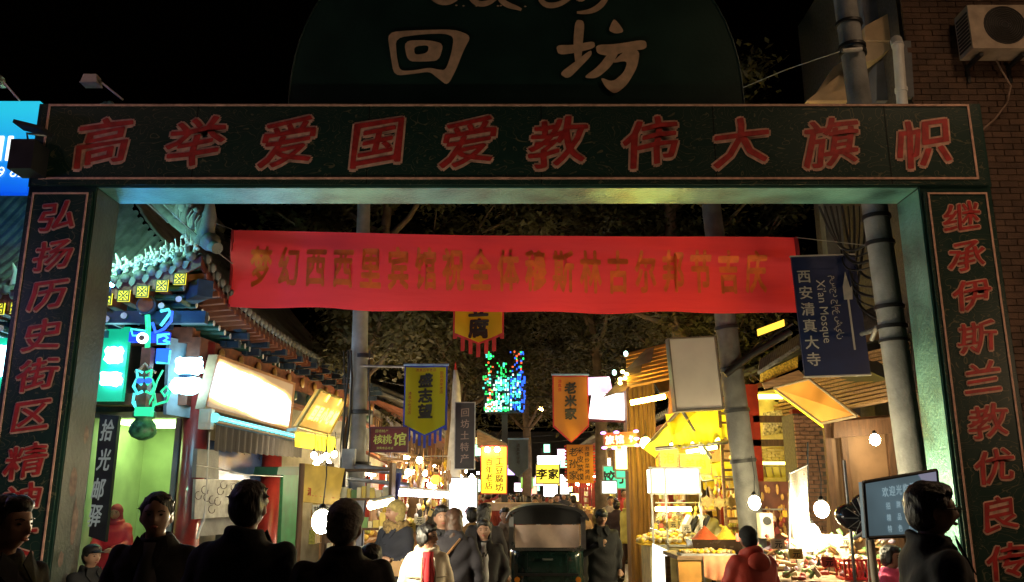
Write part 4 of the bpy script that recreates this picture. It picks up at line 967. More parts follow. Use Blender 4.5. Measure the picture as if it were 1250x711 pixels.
# lit alcove
al = thing('lit_shop_alcove', 'yellow lit brick alcove window above the right stall', 'window bay', at(945, 590, 14))
YW = glow('yellow_lit_strip', (1, .8, .12), 5)
q = MB(); wq(q, [(920, 600), (975, 600), (975, 470), (920, 480)], 15.3, 0, .1); q.build('back_panel', mat('yellow_plaster', (.7, .6, .3), .8), al, True)
a = at(927, 569, 15.1); b2 = at(972, 547, 15.1); brickwall(al, (a.x, 15.1, a.z), (1, 0, 0), b2.x-a.x, b2.z-a.z, .145, .05, 300, mm=mat('pale_brick', (.45, .36, .2), .8, 0, .3, 9, .3))
q = MB(); a = at(921, 583, 14.4); b2 = at(975, 568, 14.4); q.box(((a.x+b2.x)/2, 14.4, (a.z+b2.z)/2), (b2.x-a.x, .25, b2.z-a.z)); q.build('window_sill', mat('cream_sill', (.65, .6, .4), .6), al, True)
for (x0, y0, x1, y1, nm) in ((918, 508, 977, 516, 'upper_rail'), (918, 537, 977, 545, 'middle_rail'), (917, 470, 923, 600, 'side_post'), (973, 500, 979, 600, 'side_post')):
    a, b2 = at(x0, y1, 14.2), at(x1, y0, 14.2); MB().box(((a.x+b2.x)/2, 14.2, (a.z+b2.z)/2), (b2.x-a.x, .14, b2.z-a.z)).build(nm, WOOD if 'rail' in nm else RED, al, True)
q = MB(); a = at(920, 487, 14.9); b2 = at(955, 482, 14.9); q.box(((a.x+b2.x)/2, 14.9, (a.z+b2.z)/2), (b2.x-a.x, .08, .08)); a = at(926, 566, 14.9); b2 = at(972, 566, 14.9); q.box(((a.x+b2.x)/2, 14.75, a.z), (b2.x-a.x, .06, .05)); q.build('lamp_strip', YW, al, True)
q = MB(); wq(q, [(932, 532), (966, 528), (966, 498), (932, 504)], 15.0, 0, .05); q.build('poster_panel', mat('colourful_poster', (.5, .45, .35), .6, 0, .9, 22), al, True)
for i in range(5):
    q = MB(); wq(q, [(928+i*9, 583), (935+i*9, 583), (932+i*9, 570), (925+i*9, 570)], 14.15, 0, .02)
    q.build('fallen_slat', mat('yellow_slat', (.7, .6, .15), .6), al, True)
# gold fringe eave above alcove
ge = thing('small_tiled_eave', 'small grey tiled eave with a gold lit underside left of the road sign', 'eave', at(950, 455, 13))
t0_ = None
for i in range(17):
    q = MB(); x = 927+i*2.9; y = 452-i*1.9; q.tube([at(x, y+3, 13), at(x+3, y-12, 13.6)], .035, 0, 6); q.build('roof_tile', TILE, ge, True)
q = MB(); wq(q, [(931, 466), (974, 449), (974, 435), (931, 455)], 13.1, 0, .15); q.build('gold_fascia', mat('gold_fretwork', (.62, .42, .06), .5, 0, .7, 30), ge, True)
q = MB(); wq(q, [(934, 475), (985, 462), (975, 452), (931, 468)], 13.0, 0, .05); q.build('timber_soffit', PLK, ge, True)
q = MB(); a, b2 = at(924, 397, 13.4), at(957, 391, 13.4); q.quad(at(926, 410, 13.4), at(958, 398, 13.4), at(957, 390, 13.4), at(925, 402, 13.4), 0, .05); q.build('lit_strip', glow('amber_strip', (1, .55, .05), .9), ge, True)
# tilted orange board
tb = thing('tilted_signboard', 'orange lit signboard tilted down under the blue road sign', 'signboard', at(990, 490, 11.6))
q = MB(); a, b2, c, d2 = at(945, 474, 12.5), at(1003, 517, 11.7), at(1046, 508, 11.0), at(988, 463, 11.9)
q.quad(a, b2, c, d2, 0, .07); q.build('board', glow('orange_patch_panel', (.85, .33, .04), .38, .7, 1.6), tb, True)
q = MB()
for s_, e_ in ((a, b2), (b2, c), (c, d2), (d2, a)): q.tube([s_, e_], .02, 0, 6)
q.build('frame', mat('pale_wood_frame', (.45, .35, .22), .6), tb, True)
q = MB(); q.quad(a+Vector((0, -.03, -.06)), b2+Vector((0, -.03, -.06)), b2, a, 0, .02); q.build('edge_light', glow('yellow_edge_light', (1, .7, .02), 2.2), tb, True)
# wall bulb
def bulb(label, x, y, Y, s, r=.05, col=(1, .78, .42), group=None, cord=0):
    c = at(x, y, Y); o = thing('light_bulb', label, 'light bulb', c, 0, group)
    nm = 'bulb_%d_%s' % (int(s), ''.join('%02d' % int(v*10) for v in col))
    MB().ell((0, 0, 0), (r, r, r*1.15), 0, 12, 8).build('glass_globe', glow(nm, col, s), o)
    q = MB(); q.lathe((0, 0, r*.9), [(r*.45, 0), (r*.45, .04), (r*.2, .07)], 0, 8)
    if cord: q.tube([(0, 0, r), (.02, 0, r+cord*.5), (0, 0, r+cord)], .006, 0, 5)
    q.build('socket', BLACK, o); return o
bulb('warm bulb glowing on the brown board wall behind the concrete pole', 1068, 537, 11.75, 90, .07)
bulb('yellow bulb beside the glass food case at the trunk', 788, 541, 14.5, 170, .09, (1, .72, .06), cord=.3)
bulb('white bulb in front of the dark wrapped pole', 921, 614, 10.8, 280, .075, (1, .82, .42), cord=.5)
bulb('white bulb hanging above the right-hand goods table', 1003, 622, 9.3, 280, .078, (1, .84, .5), cord=.5)
bulb('starburst white bulb between the two dark men at the left', 393, 637, 7.3, 420, .085, (1, .88, .6), cord=.6)
bulb('small street lamp glow beyond the trees right of the light tower', 660, 500, 40, 60, .12, (1, .6, .15))
# ------------------------------------------------------------------ left side, middle distance
# tilted yellow signboard, gold board, bulbs and stall
ys = thing('tilted_yellow_signboard', 'tilted glowing board with large yellow characters under the left eaves', 'signboard', at(392, 530, 13.0))
q = MB(); P_ = [at(363, 521, 12.8), at(402, 531, 13.6), at(423, 491, 13.9), at(391, 476, 13.1)]; q.quad(*P_, 0, .08); q.build('board', glow('amber_brown_panel', (.75, .42, .08), .55, .6, 2), ys, True)
q = MB()
for s_, e_ in zip(P_, P_[1:]+P_[:1]): q.tube([s_, e_], .025, 0, 6)
q.build('frame', mat('gold_frame', (.45, .35, .1), .5), ys, True)
q = MB(); ux = (P_[1]-P_[0]); uz = (P_[3]-P_[0]); un = ux.cross(uz).normalized()
if un.y > 0: un = -un
for st, cy, sz in (('回民小吃城', .42, .30), ('美食', .85, .16)):
    for i, ch in enumerate(st):
        v, f = bold(ch, .06); n = len(st)
        q.add([P_[0]+ux*(.12+.80*(i+.5)/n+a*.14*sz/.3)+uz*(cy+b2*sz*1.3)+un*.012 for a, b2 in v], f)
q.build('lettering', glow('bright_yellow_letters', (1, .9, .15), 1.7), ys, True)
yb = thing('yellow_shop_fascia', 'yellow lit fascia strip under the tilted board', 'lightbox', at(395, 555, 13.5))
q = MB(); q.quad(at(366, 545, 13.2), at(410, 552, 14), at(410, 536, 14), at(366, 527, 13.2), 0, .1); q.build('face', glow('yellow_fascia', (1, .8, .04), .9, .4), yb, True)
q = MB(); q.quad(at(362, 526, 13.0), at(420, 535, 14.0), at(420, 531, 14.0), at(362, 522, 13.0), 0, .2); q.build('cap_rail', STEEL, yb, True)
for i, (x, y) in enumerate(((383, 556), (391, 561), (398, 557), (401, 566), (386, 566), (408, 555))):
    bulb('small bare bulb over the gold board, '+['top left one of its cluster', 'second from the left of its cluster', 'upper middle one of its cluster', 'lowest right one of its cluster', 'lowest left one of its cluster', 'rightmost one of its cluster'][i], x, y, 13.2, 60, .045, (1, .8, .5), group='bulbs clustered above the gold board', cord=.3)
gb = thing('gold_notice_board', 'gold notice board with red characters beside the green cabinet', 'board', at(395, 614, 11))
q = MB(); P_ = [at(369, 613, 10.6), at(413, 617, 11.2), at(421, 572, 11.2), at(372, 566, 10.6)]; q.quad(*P_, 0, .06); q.build('board', mat('gold_board', (.42, .30, .06), .4, .2, .4, 3), gb, True)
q = MB(); ux = (P_[1]-P_[0]); uz = (P_[3]-P_[0]); un = ux.cross(uz).normalized(); un = -un if un.y > 0 else un
for i, ch in enumerate('清真小吃'):
    v, f = bold(ch, .04); q.add([P_[0]+ux*(.2+.2*i+a*.2)+uz*(.28+b2*.22)+un*.01 for a, b2 in v], f)
q.build('lettering', CRIM, gb, True)
q = MB(); q.tube([at(362, 700, 10.5), at(369, 566, 10.5)], .035, 0, 8); q.build('post', WOOD, gb, True)
lp = thing('paper_price_list', 'white paper price list hanging under the gold board', 'notice', at(390, 640, 11))
q = MB(); q.quad(at(382, 636, 11), at(408, 638, 11.2), at(409, 618, 11.2), at(382, 616, 11), 0, .01); q.build('paper', mat('white_paper', (.7, .7, .66), .8), lp, True)
q = MB()
for i, ch in enumerate('甘梅花糕'): 
    v, f = bold(ch, .04); c = at(386+i*6, 622+(i % 2)*8, 10.96); q.add([c+Vector((a*.07, 0, b2*.07)) for a, b2 in v], f)
q.build('lettering', INK, lp, True)
# stall counter at left behind the heads
CRATE = mat('carton_brown', (.36, .22, .11), .8, 0, .25, 4)
def counter(name, label, cat, x0, x1, Y0, Y1, h, body=WOOD, topm=STEEL, cloth=None):
    o = thing(name, label, cat, ((x0+x1)/2, Y0, 0)); W_, D2 = x1-x0, Y1-Y0
    MB().box((0, D2/2, h-.02), (W_, D2, .04)).build('counter_top', topm, o)
    q = MB().box((0, D2/2, h/2-.02), (W_-.06, D2-.06, h-.06)); q.build('front_panel', body, o)
    q = MB()
    for sx in (-1, 1): q.box((sx*(W_/2-.03), .02, h/2), (.05, .05, h))
    q.build('corner_post', STEEL, o)
    if cloth: MB().grid(lambda u, v: (-W_/2+u*W_, -.03-.015*math.sin(u*40)*v, h-.0-v*.4), 40, 3).build('table_cloth', cloth, o)
    return o
NUT = [mat('walnut_heap', (.35, .2, .08), .7, 0, .4, 30), mat('green_raisin_heap', (.30, .32, .08), .7, 0, .4, 30), mat('chilli_red_heap', (.45, .07, .02), .6, 0, .3, 30), mat('pale_nut_heap', (.6, .45, .25), .7, 0, .3, 30), mat('yellow_spice_heap', (.65, .42, .03), .8, 0, .3, 30)]
def heap(parent, c, w, d, h, m, n=60, r=.02, name='heaped_goods', seed=0):
    r4 = random.Random(seed); q = MB()
    for i in range(n):
        x, y = r4.uniform(-1, 1), r4.uniform(-1, 1); z = h*max(0, 1-.8*max(abs(x), abs(y)))
        q.ell((c[0]+x*w/2, c[1]+y*d/2, c[2]+z*r4.uniform(.6, 1)+r*.5), (r*r4.uniform(.7, 1.3), r*r4.uniform(.7, 1.3), r*.8), r4.randrange(len(m)) if isinstance(m, list) else 0, 6, 4)
    q.add([(c[0]-w/2, c[1]-d/2, c[2]), (c[0]+w/2, c[1]-d/2, c[2]), (c[0]+w/2, c[1]+d/2, c[2]), (c[0]-w/2, c[1]+d/2, c[2]), (c[0], c[1], c[2]+h*.75)], [(0, 1, 4), (1, 2, 4), (2, 3, 4), (3, 0, 4)])
    return q.build(name, m, parent, True, kind='stuff')
def carton(label, c, w, d, h, rz=0, fill=None, group=None, seed=0, m=None):
    o = thing('carton', label, 'box', c, rz, group); q = MB(); t = .012
    q.box((0, 0, t/2), (w, d, t)).box((0, -d/2, h/2), (w, t, h)).box((0, d/2, h/2), (w, t, h)).box((-w/2, 0, h/2), (t, d-t, h)).box((w/2, 0, h/2), (t, d-t, h)); q.build('tray', m or CRATE, o)
    if fill is not None:
        r4 = random.Random(seed); q = MB()
        for i in range(40): q.ell((r4.uniform(-.42, .42)*w, r4.uniform(-.42, .42)*d, h*r4.uniform(.7, 1.1)), (.028, .028, .022), 0, 6, 4)
        q.box((0, 0, h*.4), (w*.95, d*.95, h*.7)); k = q.build('contents', fill, o, kind='stuff')
    return o
cl = counter('nut_stall', 'nut and dried fruit stall counter beside the woman in the fur hood', 'stall', -2.9, -1.35, 9.9, 11.5, .82, WOODL, WOOD)
for i, (x, y, z, w, h, f, rz) in enumerate(((472, 686, 9.6, .34, .16, 0, .2), (484, 690, 9.3, .3, .15, 3, -.3), (492, 680, 9.6, .26, .14, 1, .4), (474, 668, 10.1, .36, .15, 3, .1), (488, 666, 10.3, .3, .15, 4, -.1), (462, 700, 9.4, .34, .2, 0, .1))):
    c = at(x, y, z); c.z = c.z-.1
    carton(['brown tray of nuts lowest at the left of the nut stall', 'tilted brown tray of pale nuts on the nut stall', 'small brown tray of green raisins at the stall corner', 'brown tray of pale nuts at the back of the nut stall', 'tray of yellow sweets behind on the nut stall', 'deep brown carton of nuts at the bottom edge of the stall'][i], c, w, w*.8, h, rz, NUT[f], 'trays on the nut stall', i)
wall_bags = thing('goods_rack', 'rack of pale packaged goods glowing behind the fur hooded woman', 'rack', (-2.2, 12.2, 0))
for z in (.5, .9, 1.3, 1.7, 2.1): MB().box((-2.15, 12.2, z), (.86, .4, .03)).build('shelf', WOOD, wall_bags, True)
q = MB()
q.box((-2.6, 12.2, 1.1), (.04, .4, 2.2)).box((-1.7, 12.2, 1.1), (.04, .4, 2.2)); q.build('side_board', WOOD, wall_bags, True)
q = MB(); r4 = random.Random(5)
PKS = [mat('pack_cream', (.65, .58, .42), .5), mat('pack_yellow', (.6, .45, .1), .5), mat('pack_red', (.4, .06, .04), .5), mat('pack_green', (.15, .3, .1), .5)]
for z in (.52, .92, 1.32, 1.72):
    x = -2.55
    while x < -1.78:
        w = r4.uniform(.04, .10); h = r4.uniform(.06, .2); q.box((x+w/2, 12.1+r4.uniform(-.05, .05), z+h/2), (w*.9, .12, h), r4.choice([0, 0, 0, 1, 1, 2, 3])); x += w
q.build('packaged_goods', PKS, wall_bags, True, kind='stuff')
tl = thing('fluorescent_lamp', 'row of blown out fluorescent tubes across the left stalls', 'lamp', at(510, 603, 13))
q = MB(); q.tube([at(470, 600, 12.6), at(548, 605, 14)], .05, 0, 8); q.build('tube', glow('violet_white_tube', (.95, .85, 1), 14), tl, True)
q = MB(); q.tube([at(470, 597, 12.65), at(548, 602, 14.05)], .05, 0, 6); q.build('batten', WHITEP, tl, True)
tl2 = thing('fluorescent_lamp', 'short warm tube lamp shining over the nut stall at the left', 'lamp', at(465, 612, 12))
q = MB(); q.tube([at(452, 618, 11.2), at(478, 612, 11.8)], .05, 0, 8); q.build('tube', glow('warm_white_tube', (1, .8, .45), 13), tl2, True)
q = MB(); q.tube([at(452, 615, 11.25), at(478, 609, 11.85)], .05, 0, 6); q.build('batten', WHITEP, tl2, True)
o, w, h = sign_at('white_lightbox', 'white glowing shop lightbox with a red diamond mark, left of the yellow sign', 'lightbox', 549, 584, 582, 642, 14.5, glow('white_box_glow', (1, .93, .88), 2.2, .3, 1.5), frame=GREYP, fw=.02, t=.12)
q = MB(); q.add([(.05*w, -.068, .30*h), (.22*w, -.068, .17*h), (.38*w, -.068, .30*h), (.22*w, -.068, .43*h)], [(0, 1, 2, 3)]); q.build('diamond_mark', mat('red_diamond', (.15, .02, .02), .6), o)
q = MB(); q.box((0, 0, -.3), (w, .1, .25)); q.build('lower_panel', glow('lime_panel', (.6, .8, .1), .6), o)
# blue awning flag at (478, 600)
fg = thing('folded_blue_awning', 'furled blue violet cloth hanging at the grey pole bracket', 'awning', at(478, 612, 12.6))
q = MB(); a, b2 = at(486, 578, 12.6), at(476, 614, 12.6); q.grid(lambda u, v: a.lerp(b2, v)+Vector(((u-.5)*(.12+.1*v), .04*math.sin(u*12), -.0)), 8, 8); q.build('cloth', mat('blue_violet_cloth', (.10, .12, .45), .7), fg, True)
# ------------------------------------------------------------------ rows of shops further down
def shop_row(name, label, x_in, side, Y0, Y1, zt, wallm, seed, roof=True):
    """terrace of traditional shops on one side; side -1 left, +1 right"""
    r5 = random.Random(seed); o = thing(name, label, 'building', (x_in+side*2, (Y0+Y1)/2, 0)); xo = x_in+side*5; L = Y1-Y0
    q = MB(); q.box((x_in+side*2.6, (Y0+Y1)/2, zt/2+1.2), (4.6, L, zt+.0-2.4)); q.box((x_in+side*3.4, (Y0+Y1)/2, 1.2), (3.0, L, 2.5)); q.build('wall', wallm, o, True)
    pm = MB().box((0, 0, 1.25), (.18, .18, 2.5)); p0_ = None; k = int(L/2.2)
    for i in range(k+1):
        if p0_ is None: p0_ = pm.build('column', RED, o); c = p0_
        else: c = inst(p0_, o)
        c.location = Vector((x_in+side*.3, Y0+.1+i*(L-.2)/k, 0))-o.location
    if roof:
        rf = MB(); n = int(L/.3)
        rf.quad((x_in-side*.6, Y0, zt+.1), (x_in-side*.6, Y1, zt+.1), (x_in+side*3, Y1, zt+1.5), (x_in+side*3, Y0, zt+1.5), 0, .06)
        rf.build('roof', TILE, o, True)
        tr = MB(); tr.tube([(-side*.65, 0, .16), (side*2.95, 0, 1.58)], .07, 0, 6); t0 = None
        ra = MB().box((-side*.1, 0, -.02), (1.0, .08, .08), 0, Matrix.Rotation(-side*.35, 3, 'Y')); r0 = None
        for i in range(n):
            for (bb, nm, mm) in ((tr, 'roof_tile_roll', TILE), (ra, 'rafter', MATS['orange_rafter'])):
                if nm == 'rafter': 
                    if r0 is None: r0 = c = bb.build(nm, mm, o)
                    else: c = inst(r0, o)
                else:
                    if t0 is None: t0 = c = bb.build(nm, mm, o)
                    else: c = inst(t0, o)
                c.location = Vector((x_in, Y0+.15+i*.3, zt+(0 if nm != 'rafter' else .05)))-o.location
    # upper windows
    wb = MB(); wb.box((0, 0, 0), (.06, 1.0, .8)); w0 = None
    fr = MB(); [fr.box((-side*.04, y, 0), (.04, .05, .8)) for y in (-.5, -.17, .17, .5)]; [fr.box((-side*.04, 0, z), (.04, 1.05, .05)) for z in (-.4, 0, .4)]; f0 = None
    k = int(L/1.9)
    for i in range(k):
        if w0 is None: w0 = c = wb.build('window', mat('dim_warm_window', (.25, .15, .06), .3), o)
        else: c = inst(w0, o)
        c.location = Vector((x_in+side*.27, Y0+1+i*1.9, 3.25))-o.location
        if f0 is None: f0 = d = fr.build('window_lattice', WOOD, c)
        else: d = inst(f0, c)
    return o
shop_row('shop_terrace', 'terrace of left hand shops with orange rafters beyond the grey pole', -3.25, -1, 21, 36, 3.9, WALLP, 1)
shop_row('shop_terrace', 'more distant terrace of shops far down the left side', -3.0, -1, 36.5, 62, 4.1, mat('dull_red_wall', (.2, .09, .06), .8), 2)
shop_row('shop_terrace', 'right hand terrace of shops behind the glass food stall', 4.9, 1, 16.5, 33, 3.8, mat('ochre_wall', (.35, .22, .1), .8), 3)
shop_row('shop_terrace', 'distant terrace of shops far down the right side', 4.2, 1, 33.5, 62, 4.0, WALLP, 4)
eb = thing('distant_building', 'dark building closing the far end of the street', 'building', (0, 75, 0))
MB().box((0, 78, 3.5), (40, 6, 7)).build('wall', mat('dark_far_wall', (.05, .045, .05), .8), eb, True)
q = MB(); r4 = random.Random(9)
for i in range(16):
    for j in range(2): q.box((-15+i*2, 74.95, 2.8+j*2.2), (.9, .1, 1.1), 0)
q.build('window', mat('far_window', (.12, .1, .12), .3), eb, True)
# lit shop interiors & signs
HUES = [(1, .70, .22), (1, .82, .5), (1, .5, .06), (.85, .75, 1), (1, .70, .12), (.7, .9, 1), (1, .35, .25), (.3, 1, .6), (1, .5, .8)]
TXT = ['清真', '小吃', '烤肉', '泡馍', '酸梅汤', '甑糕', '凉皮', '肉夹馍', '柿子饼', '核桃', '特产', '饭庄']
r4 = random.Random(12)
def shop_bay(side, Y, x_in, i, hue, s):
    o = thing('shop_counter', '', 'stall', (x_in-side*.35, Y, 0))
    o['label'] = ['%s-hand goods counter %s, lit %s' % ('left' if side < 0 else 'right', ['just past the grey pole', 'second along its row', 'third along its row', 'fourth along its row', 'fifth along its row', 'sixth along its row', 'far down its row', 'farthest down its row', 'at the very end of its row'][min(i, 8)], 'by a warm strip lamp')][0]
    q = MB(); q.box((0, 0, .45), (.8, 1.9, .9)); q.build('counter', mat('counter_wood', (.28, .15, .07), .6, 0, .4), o)
    q = MB(); r6 = random.Random(i*7+side)
    for k in range(40): q.ell((r6.uniform(-.35, .35), r6.uniform(-.9, .9), .93+r6.uniform(0, .14)), (.07, .07, .06), r6.randrange(4), 6, 4)
    for k in range(26): q.box((side*.55, -.9+k*.07, 1.0+.35*(k % 3)), (.1, .06, .25), r6.randrange(4))
    q.build('goods', NUT[:2]+PKS[:2], o, kind='stuff')
    q = MB(); q.box((side*1.25, 0, 1.3), (.06, 2.0, 2.4)); q.build('back_wall', mat('warm_shop_wall', (.6, .45, .28), .7, 0, .3, 2), o)
    q = MB(); q.box((side*.1, 0, 2.18), (.07, 1.3, .05)); q.build('strip_lamp', glow('strip_%d_%d' % (HUES.index(hue), s), hue, s), o)
    q = MB(); q.grid(lambda u, v: (-side*(.1+.75*v), -.95+1.9*u, 2.62-.35*v+.02*math.sin(u*40)), 20, 3); q.build('awning', mat('awning_%s' % ['red', 'brown', 'cream'][i % 3], [(.25, .04, .03), (.16, .09, .05), (.4, .34, .22)][i % 3], .8), o)
    return o
for i, Y in enumerate((16.8, 19.2, 22.5, 25.2, 28.3, 32, 37, 43, 50)):
    shop_bay(-1, Y, -3.0-(.45 if Y < 21 else .1), i, HUES[[0, 1, 0, 3, 0, 1, 4, 0, 5][i]], [34, 40, 30, 36, 30][i % 5])
for i, Y in enumerate((19.0, 22, 25.4, 28.6, 32, 37, 43, 50)):
    shop_bay(1, Y, 4.75 if Y < 33 else 4.1, i, HUES[[4, 4, 0, 5, 1, 0, 1, 3][i]], [60, 50, 40, 36, 30][i % 5])
# many small signs down the street: (x0,y0,x1,y1,depth,hue,strength,text,label)
FS = [(655, 568, 682, 590, 26, (1, .75, .05), 1.1, '李家', 'yellow glowing sign with black characters in the far middle of the street'),
      (656, 557, 690, 568, 34, (.85, .85, 1), 5, '', 'white violet glowing sign above the far yellow sign'),
      (684, 563, 695, 571, 30, (.3, 1, .5), 1.6, '', 'tiny green sign beside the far white sign'),
      (636, 583, 650, 596, 36, (.3, .6, .1), .7, '', 'small dull green sign far down on the left of centre'),
      (628, 590, 640, 600, 40, (.9, .6, 1), 2.5, '', 'small pink violet sign at the far left of the street end'),
      (618, 572, 628, 580, 44, (.5, .3, 1), 2, '', 'tiny violet sign behind the slate pennant'),
      (645, 594, 655, 603, 44, (1, .3, .2), 1.6, '', 'tiny red sign over the far crowd'),
      (684, 583, 694, 603, 30, (1, .95, .85), 5, '', 'white glowing vertical sign under the orange cloth sign'),
      (664, 592, 680, 606, 36, (1, .9, .8), 6, '', 'white blaze of a far shop front above the crowd'),
      (737, 570, 766, 596, 22, (.03, .6, .3), .8, '饺子', 'green lit shop sign at the far right'),
      (735, 588, 752, 602, 21, (.85, .95, 1), 2.4, '', 'white screen under the green shop sign'),
      (730, 560, 745, 584, 25, (.9, .7, 1), 6, '', 'violet white lamp box left of the green shop sign'),
      (752, 570, 768, 583, 20.5, (.05, .5, .3), .9, '', 'dark green narrow sign edge near the trunk'),
      (640, 603, 652, 609, 50, (1, .6, .9), 2, '', 'tiny pink sign lowest over the far crowd'),
      (592, 612, 604, 622, 30, (1, .8, .5), 3, '', 'small warm lit sign behind the parasol row'),
      (697, 603, 706, 612, 40, (1, .8, .3), 4, '', 'warm yellow sign over the far right crowd')]
for x0, y0, x1, y1, Y, hue, s, tx, lab in FS:
    nm = 'sign_%s_%d' % (''.join('%02d' % int(v*10) for v in hue), int(s*10))
    sign_at('shop_sign', lab, 'sign', x0, y0, x1, y1, Y, glow(nm, hue, s), [(tx, .5, .5, .62, False, .04)] if tx else (), INK, frame=GREYP, fw=.03)
for i in range(64):     # bare bulbs strung far down both sides
    Y = 15.5+i*.72; s = -1 if i % 2 else 1; x = (-2.4 if s < 0 else 3.5)+r4.uniform(-.4, .4); z = r4.uniform(1.9, 2.9)
    o = thing('light_bulb', 'small bare bulb strung along the shop fronts far down the street', 'light bulb', (x, Y, z), 0, 'bulbs along the far shop fronts')
    hu = [(1, .7, .25), (1, .85, .6), (1, .6, .12)][i % 3]
    MB().ell((0, 0, 0), (.07, .07, .08), 0, 8, 6).build('globe', glow('far_bulb_%d' % (i % 3), hu, 110), o)
    MB().tube([(0, 0, .06), (0, 0, .3)], .008, 0, 4).build('cord', BLACK, o)
for k in range(5):    # strings over the left stalls
    pts = ((512, 562), (498, 577), (505, 578), (519, 578), (540, 575))[k]
    bulb('bare bulb in the loose row above the left stalls, '+['highest one', 'leftmost of the low ones', 'second of the low ones', 'third of the low ones', 'rightmost and farthest'][k], pts[0], pts[1], 14+k*.6, 50, .05, (1, .82, .5), group='bulbs above the left stalls', cord=.4)
# lower shop clutter left: wooden lattice & hanging goods
hg = thing('hanging_goods', 'brown hanging gourds and strings over the left stalls', 'hanging goods', at(510, 560, 15))
q = MB(); r4 = random.Random(8)
for i in range(40):
    x = r4.uniform(470, 550); y = r4.uniform(566, 598); c = at(x, y, 15+r4.uniform(-1, 1)); q.ell(c, (.03, .03, .09), 0, 6, 5); q.tube([c, c+Vector((0, 0, .3))], .006, 0, 3)
q.build('gourds', mat('brown_gourd', (.35, .18, .07), .5), hg, True, kind='stuff')
q = MB(); q.tube([at(465, 560, 14), at(555, 568, 16)], .03, 0, 6); q.tube([at(465, 548, 13.6), at(550, 566, 16)], .03, 0, 6); q.build('rail', WOODL, hg, True)
# timber canopy pieces (580-620)
cp = thing('plank_canopy', 'brown plank canopy above the glowing yellow vertical sign', 'canopy', at(600, 535, 16))
for i in range(7):
    q = MB(); q.quad(at(583, 526+i*3, 15.5), at(619, 543+i*1.6, 15.5), at(619, 541.5+i*1.6, 15.8), at(583, 523.8+i*3, 15.8), 0, .04); q.build('plank', WOODL, cp, True)
# ------------------------------------------------------------------ right: orange slatted canopy, sign, tree trunk post
oc = thing('orange_slat_canopy', 'orange lit slatted canopy roof left of the blank lightbox', 'canopy', at(790, 450, 14.5))
ORL = mat('orange_slat', (.72, .36, .08), .5, 0, .25, 3)
P_ = [at(764, 434, 14.0), at(822, 420, 14.0), at(822, 464, 13.2), at(766, 476, 13.2)]
for i in range(9):
    f0, f1_ = i/9, (i+.72)/9; q = MB(); q.quad(P_[0].lerp(P_[3], f0), P_[1].lerp(P_[2], f0), P_[1].lerp(P_[2], f1_), P_[0].lerp(P_[3], f1_), 0, .04); q.build('slat', ORL, oc, True)
q = MB(); q.tube([P_[0], P_[1]], .04, 0, 6); q.tube([P_[0]+Vector((0, .1, 0)), at(800, 445, 13.9), P_[2]], .03, 0, 6); q.tube([P_[3], at(800, 440, 13.9)], .03, 0, 6); q.tube([P_[1], at(818, 520, 13.8)], .04, 0, 6); q.build('frame', mat('rust_steel', (.22, .1, .05), .6), oc, True)
q = MB()
for i in range(3):
    x = 741+i*14; y = 482-i*17; q.add([at(x-6, y+4, 13.4), at(x+26, y-6, 13.4), at(x+30, y-24, 13.6), at(x+20, y-22, 13.6)], [(0, 1, 2, 3)])
q.build('fabric_panel', mat('brown_canvas', (.22, .13, .07), .8, 0, .3), oc, True)
for i, (x, y) in enumerate(((728, 476), (742, 464), (750, 455), (764, 432))):
    q = MB(); q.ell(at(x, y, 13.3), (.035, .035, .045), 0, 8, 5); q.build('green_lamp', glow('mint_lamp', (.5, 1, .8), 4), oc, True)
q = MB()
for x, y in ((757, 463), (763, 462), (757, 468), (765, 457), (760, 454)): q.ell(at(x, y, 13.3), (.035, .03, .03), 0, 6, 5)
q.build('yellow_lamp', glow('yellow_lamp', (1, .85, .2), 9), oc, True)
bulbg = thing('lamp_under_canopy', 'warm lamp tube under the orange slatted canopy', 'lamp', at(800, 500, 13.6))
q = MB(); q.tube([at(770, 492, 13.4), at(812, 484, 13.4)], .04, 0, 8); q.build('tube', glow('amber_tube', (1, .55, .08), 36), bulbg, True)
# white pink sign
wp = thing('pink_white_lightbox', 'white glowing lightbox with a pinkish upper half behind the orange canopy', 'lightbox', at(742, 512, 16))
q = MB(); q.quad(at(719, 511, 16), at(766, 513, 16), at(762, 480, 16), at(723, 482, 16), 0, .15); q.build('lower_face', glow('white_pink_face', (1, .88, .92), 2.0), wp, True)
q = MB(); q.quad(at(717, 482, 16), at(748, 478, 16), at(744, 460, 16), at(717, 461, 16), 0, .15); q.build('upper_face', glow('pink_face', (.85, .45, .75), .9, .5, 3), wp, True)
q = MB(); q.tube([at(719, 513, 15.9), at(768, 515, 15.9), at(764, 478, 15.9)], .03, 0, 6); q.build('frame', mat('purple_frame', (.2, .05, .12), .5), wp, True)
o, w, h = sign_at('neon_edged_sign', 'dark red sign with white characters edged by small violet lamps', 'sign', 737, 528, 777, 546, 15, mat('dark_red_sign', (.14, .015, .015), .5), [('旅馆', .33, .5, .62, False, .05, 1.1), ('饣', .83, .5, .5, False, .06)], glow('pale_letters', (.9, .8, .6), .8), t=.1)
o.rotation_euler = (0, R(-3), 0)
for x, z in ((-.5, 1), (-.1, 1), (.5, 1), (-.5, 0), (-.2, -.05), (.1, -.05), (.5, .05), (.5, .5)): MB().ell((x*w, -.06, z*h), (.05, .03, .025), 0, 6, 5).build('edge_lamp', glow('violet_lamps', (.6, .25, 1), 3), o)
MB().box((0, -.055, .05*h), (w*.9, .01, .03)).build('amber_line', glow('amber_line', (1, .6, .1), 1.5), o)
sign_at('narrow_lit_panel', 'narrow white and yellow lit panel under the dark red sign', 'sign', 750, 548, 765, 573, 15.5, glow('cream_panel', (1, .9, .5), 1.3, .6, 4), frame=WOOD, yaw=.2)
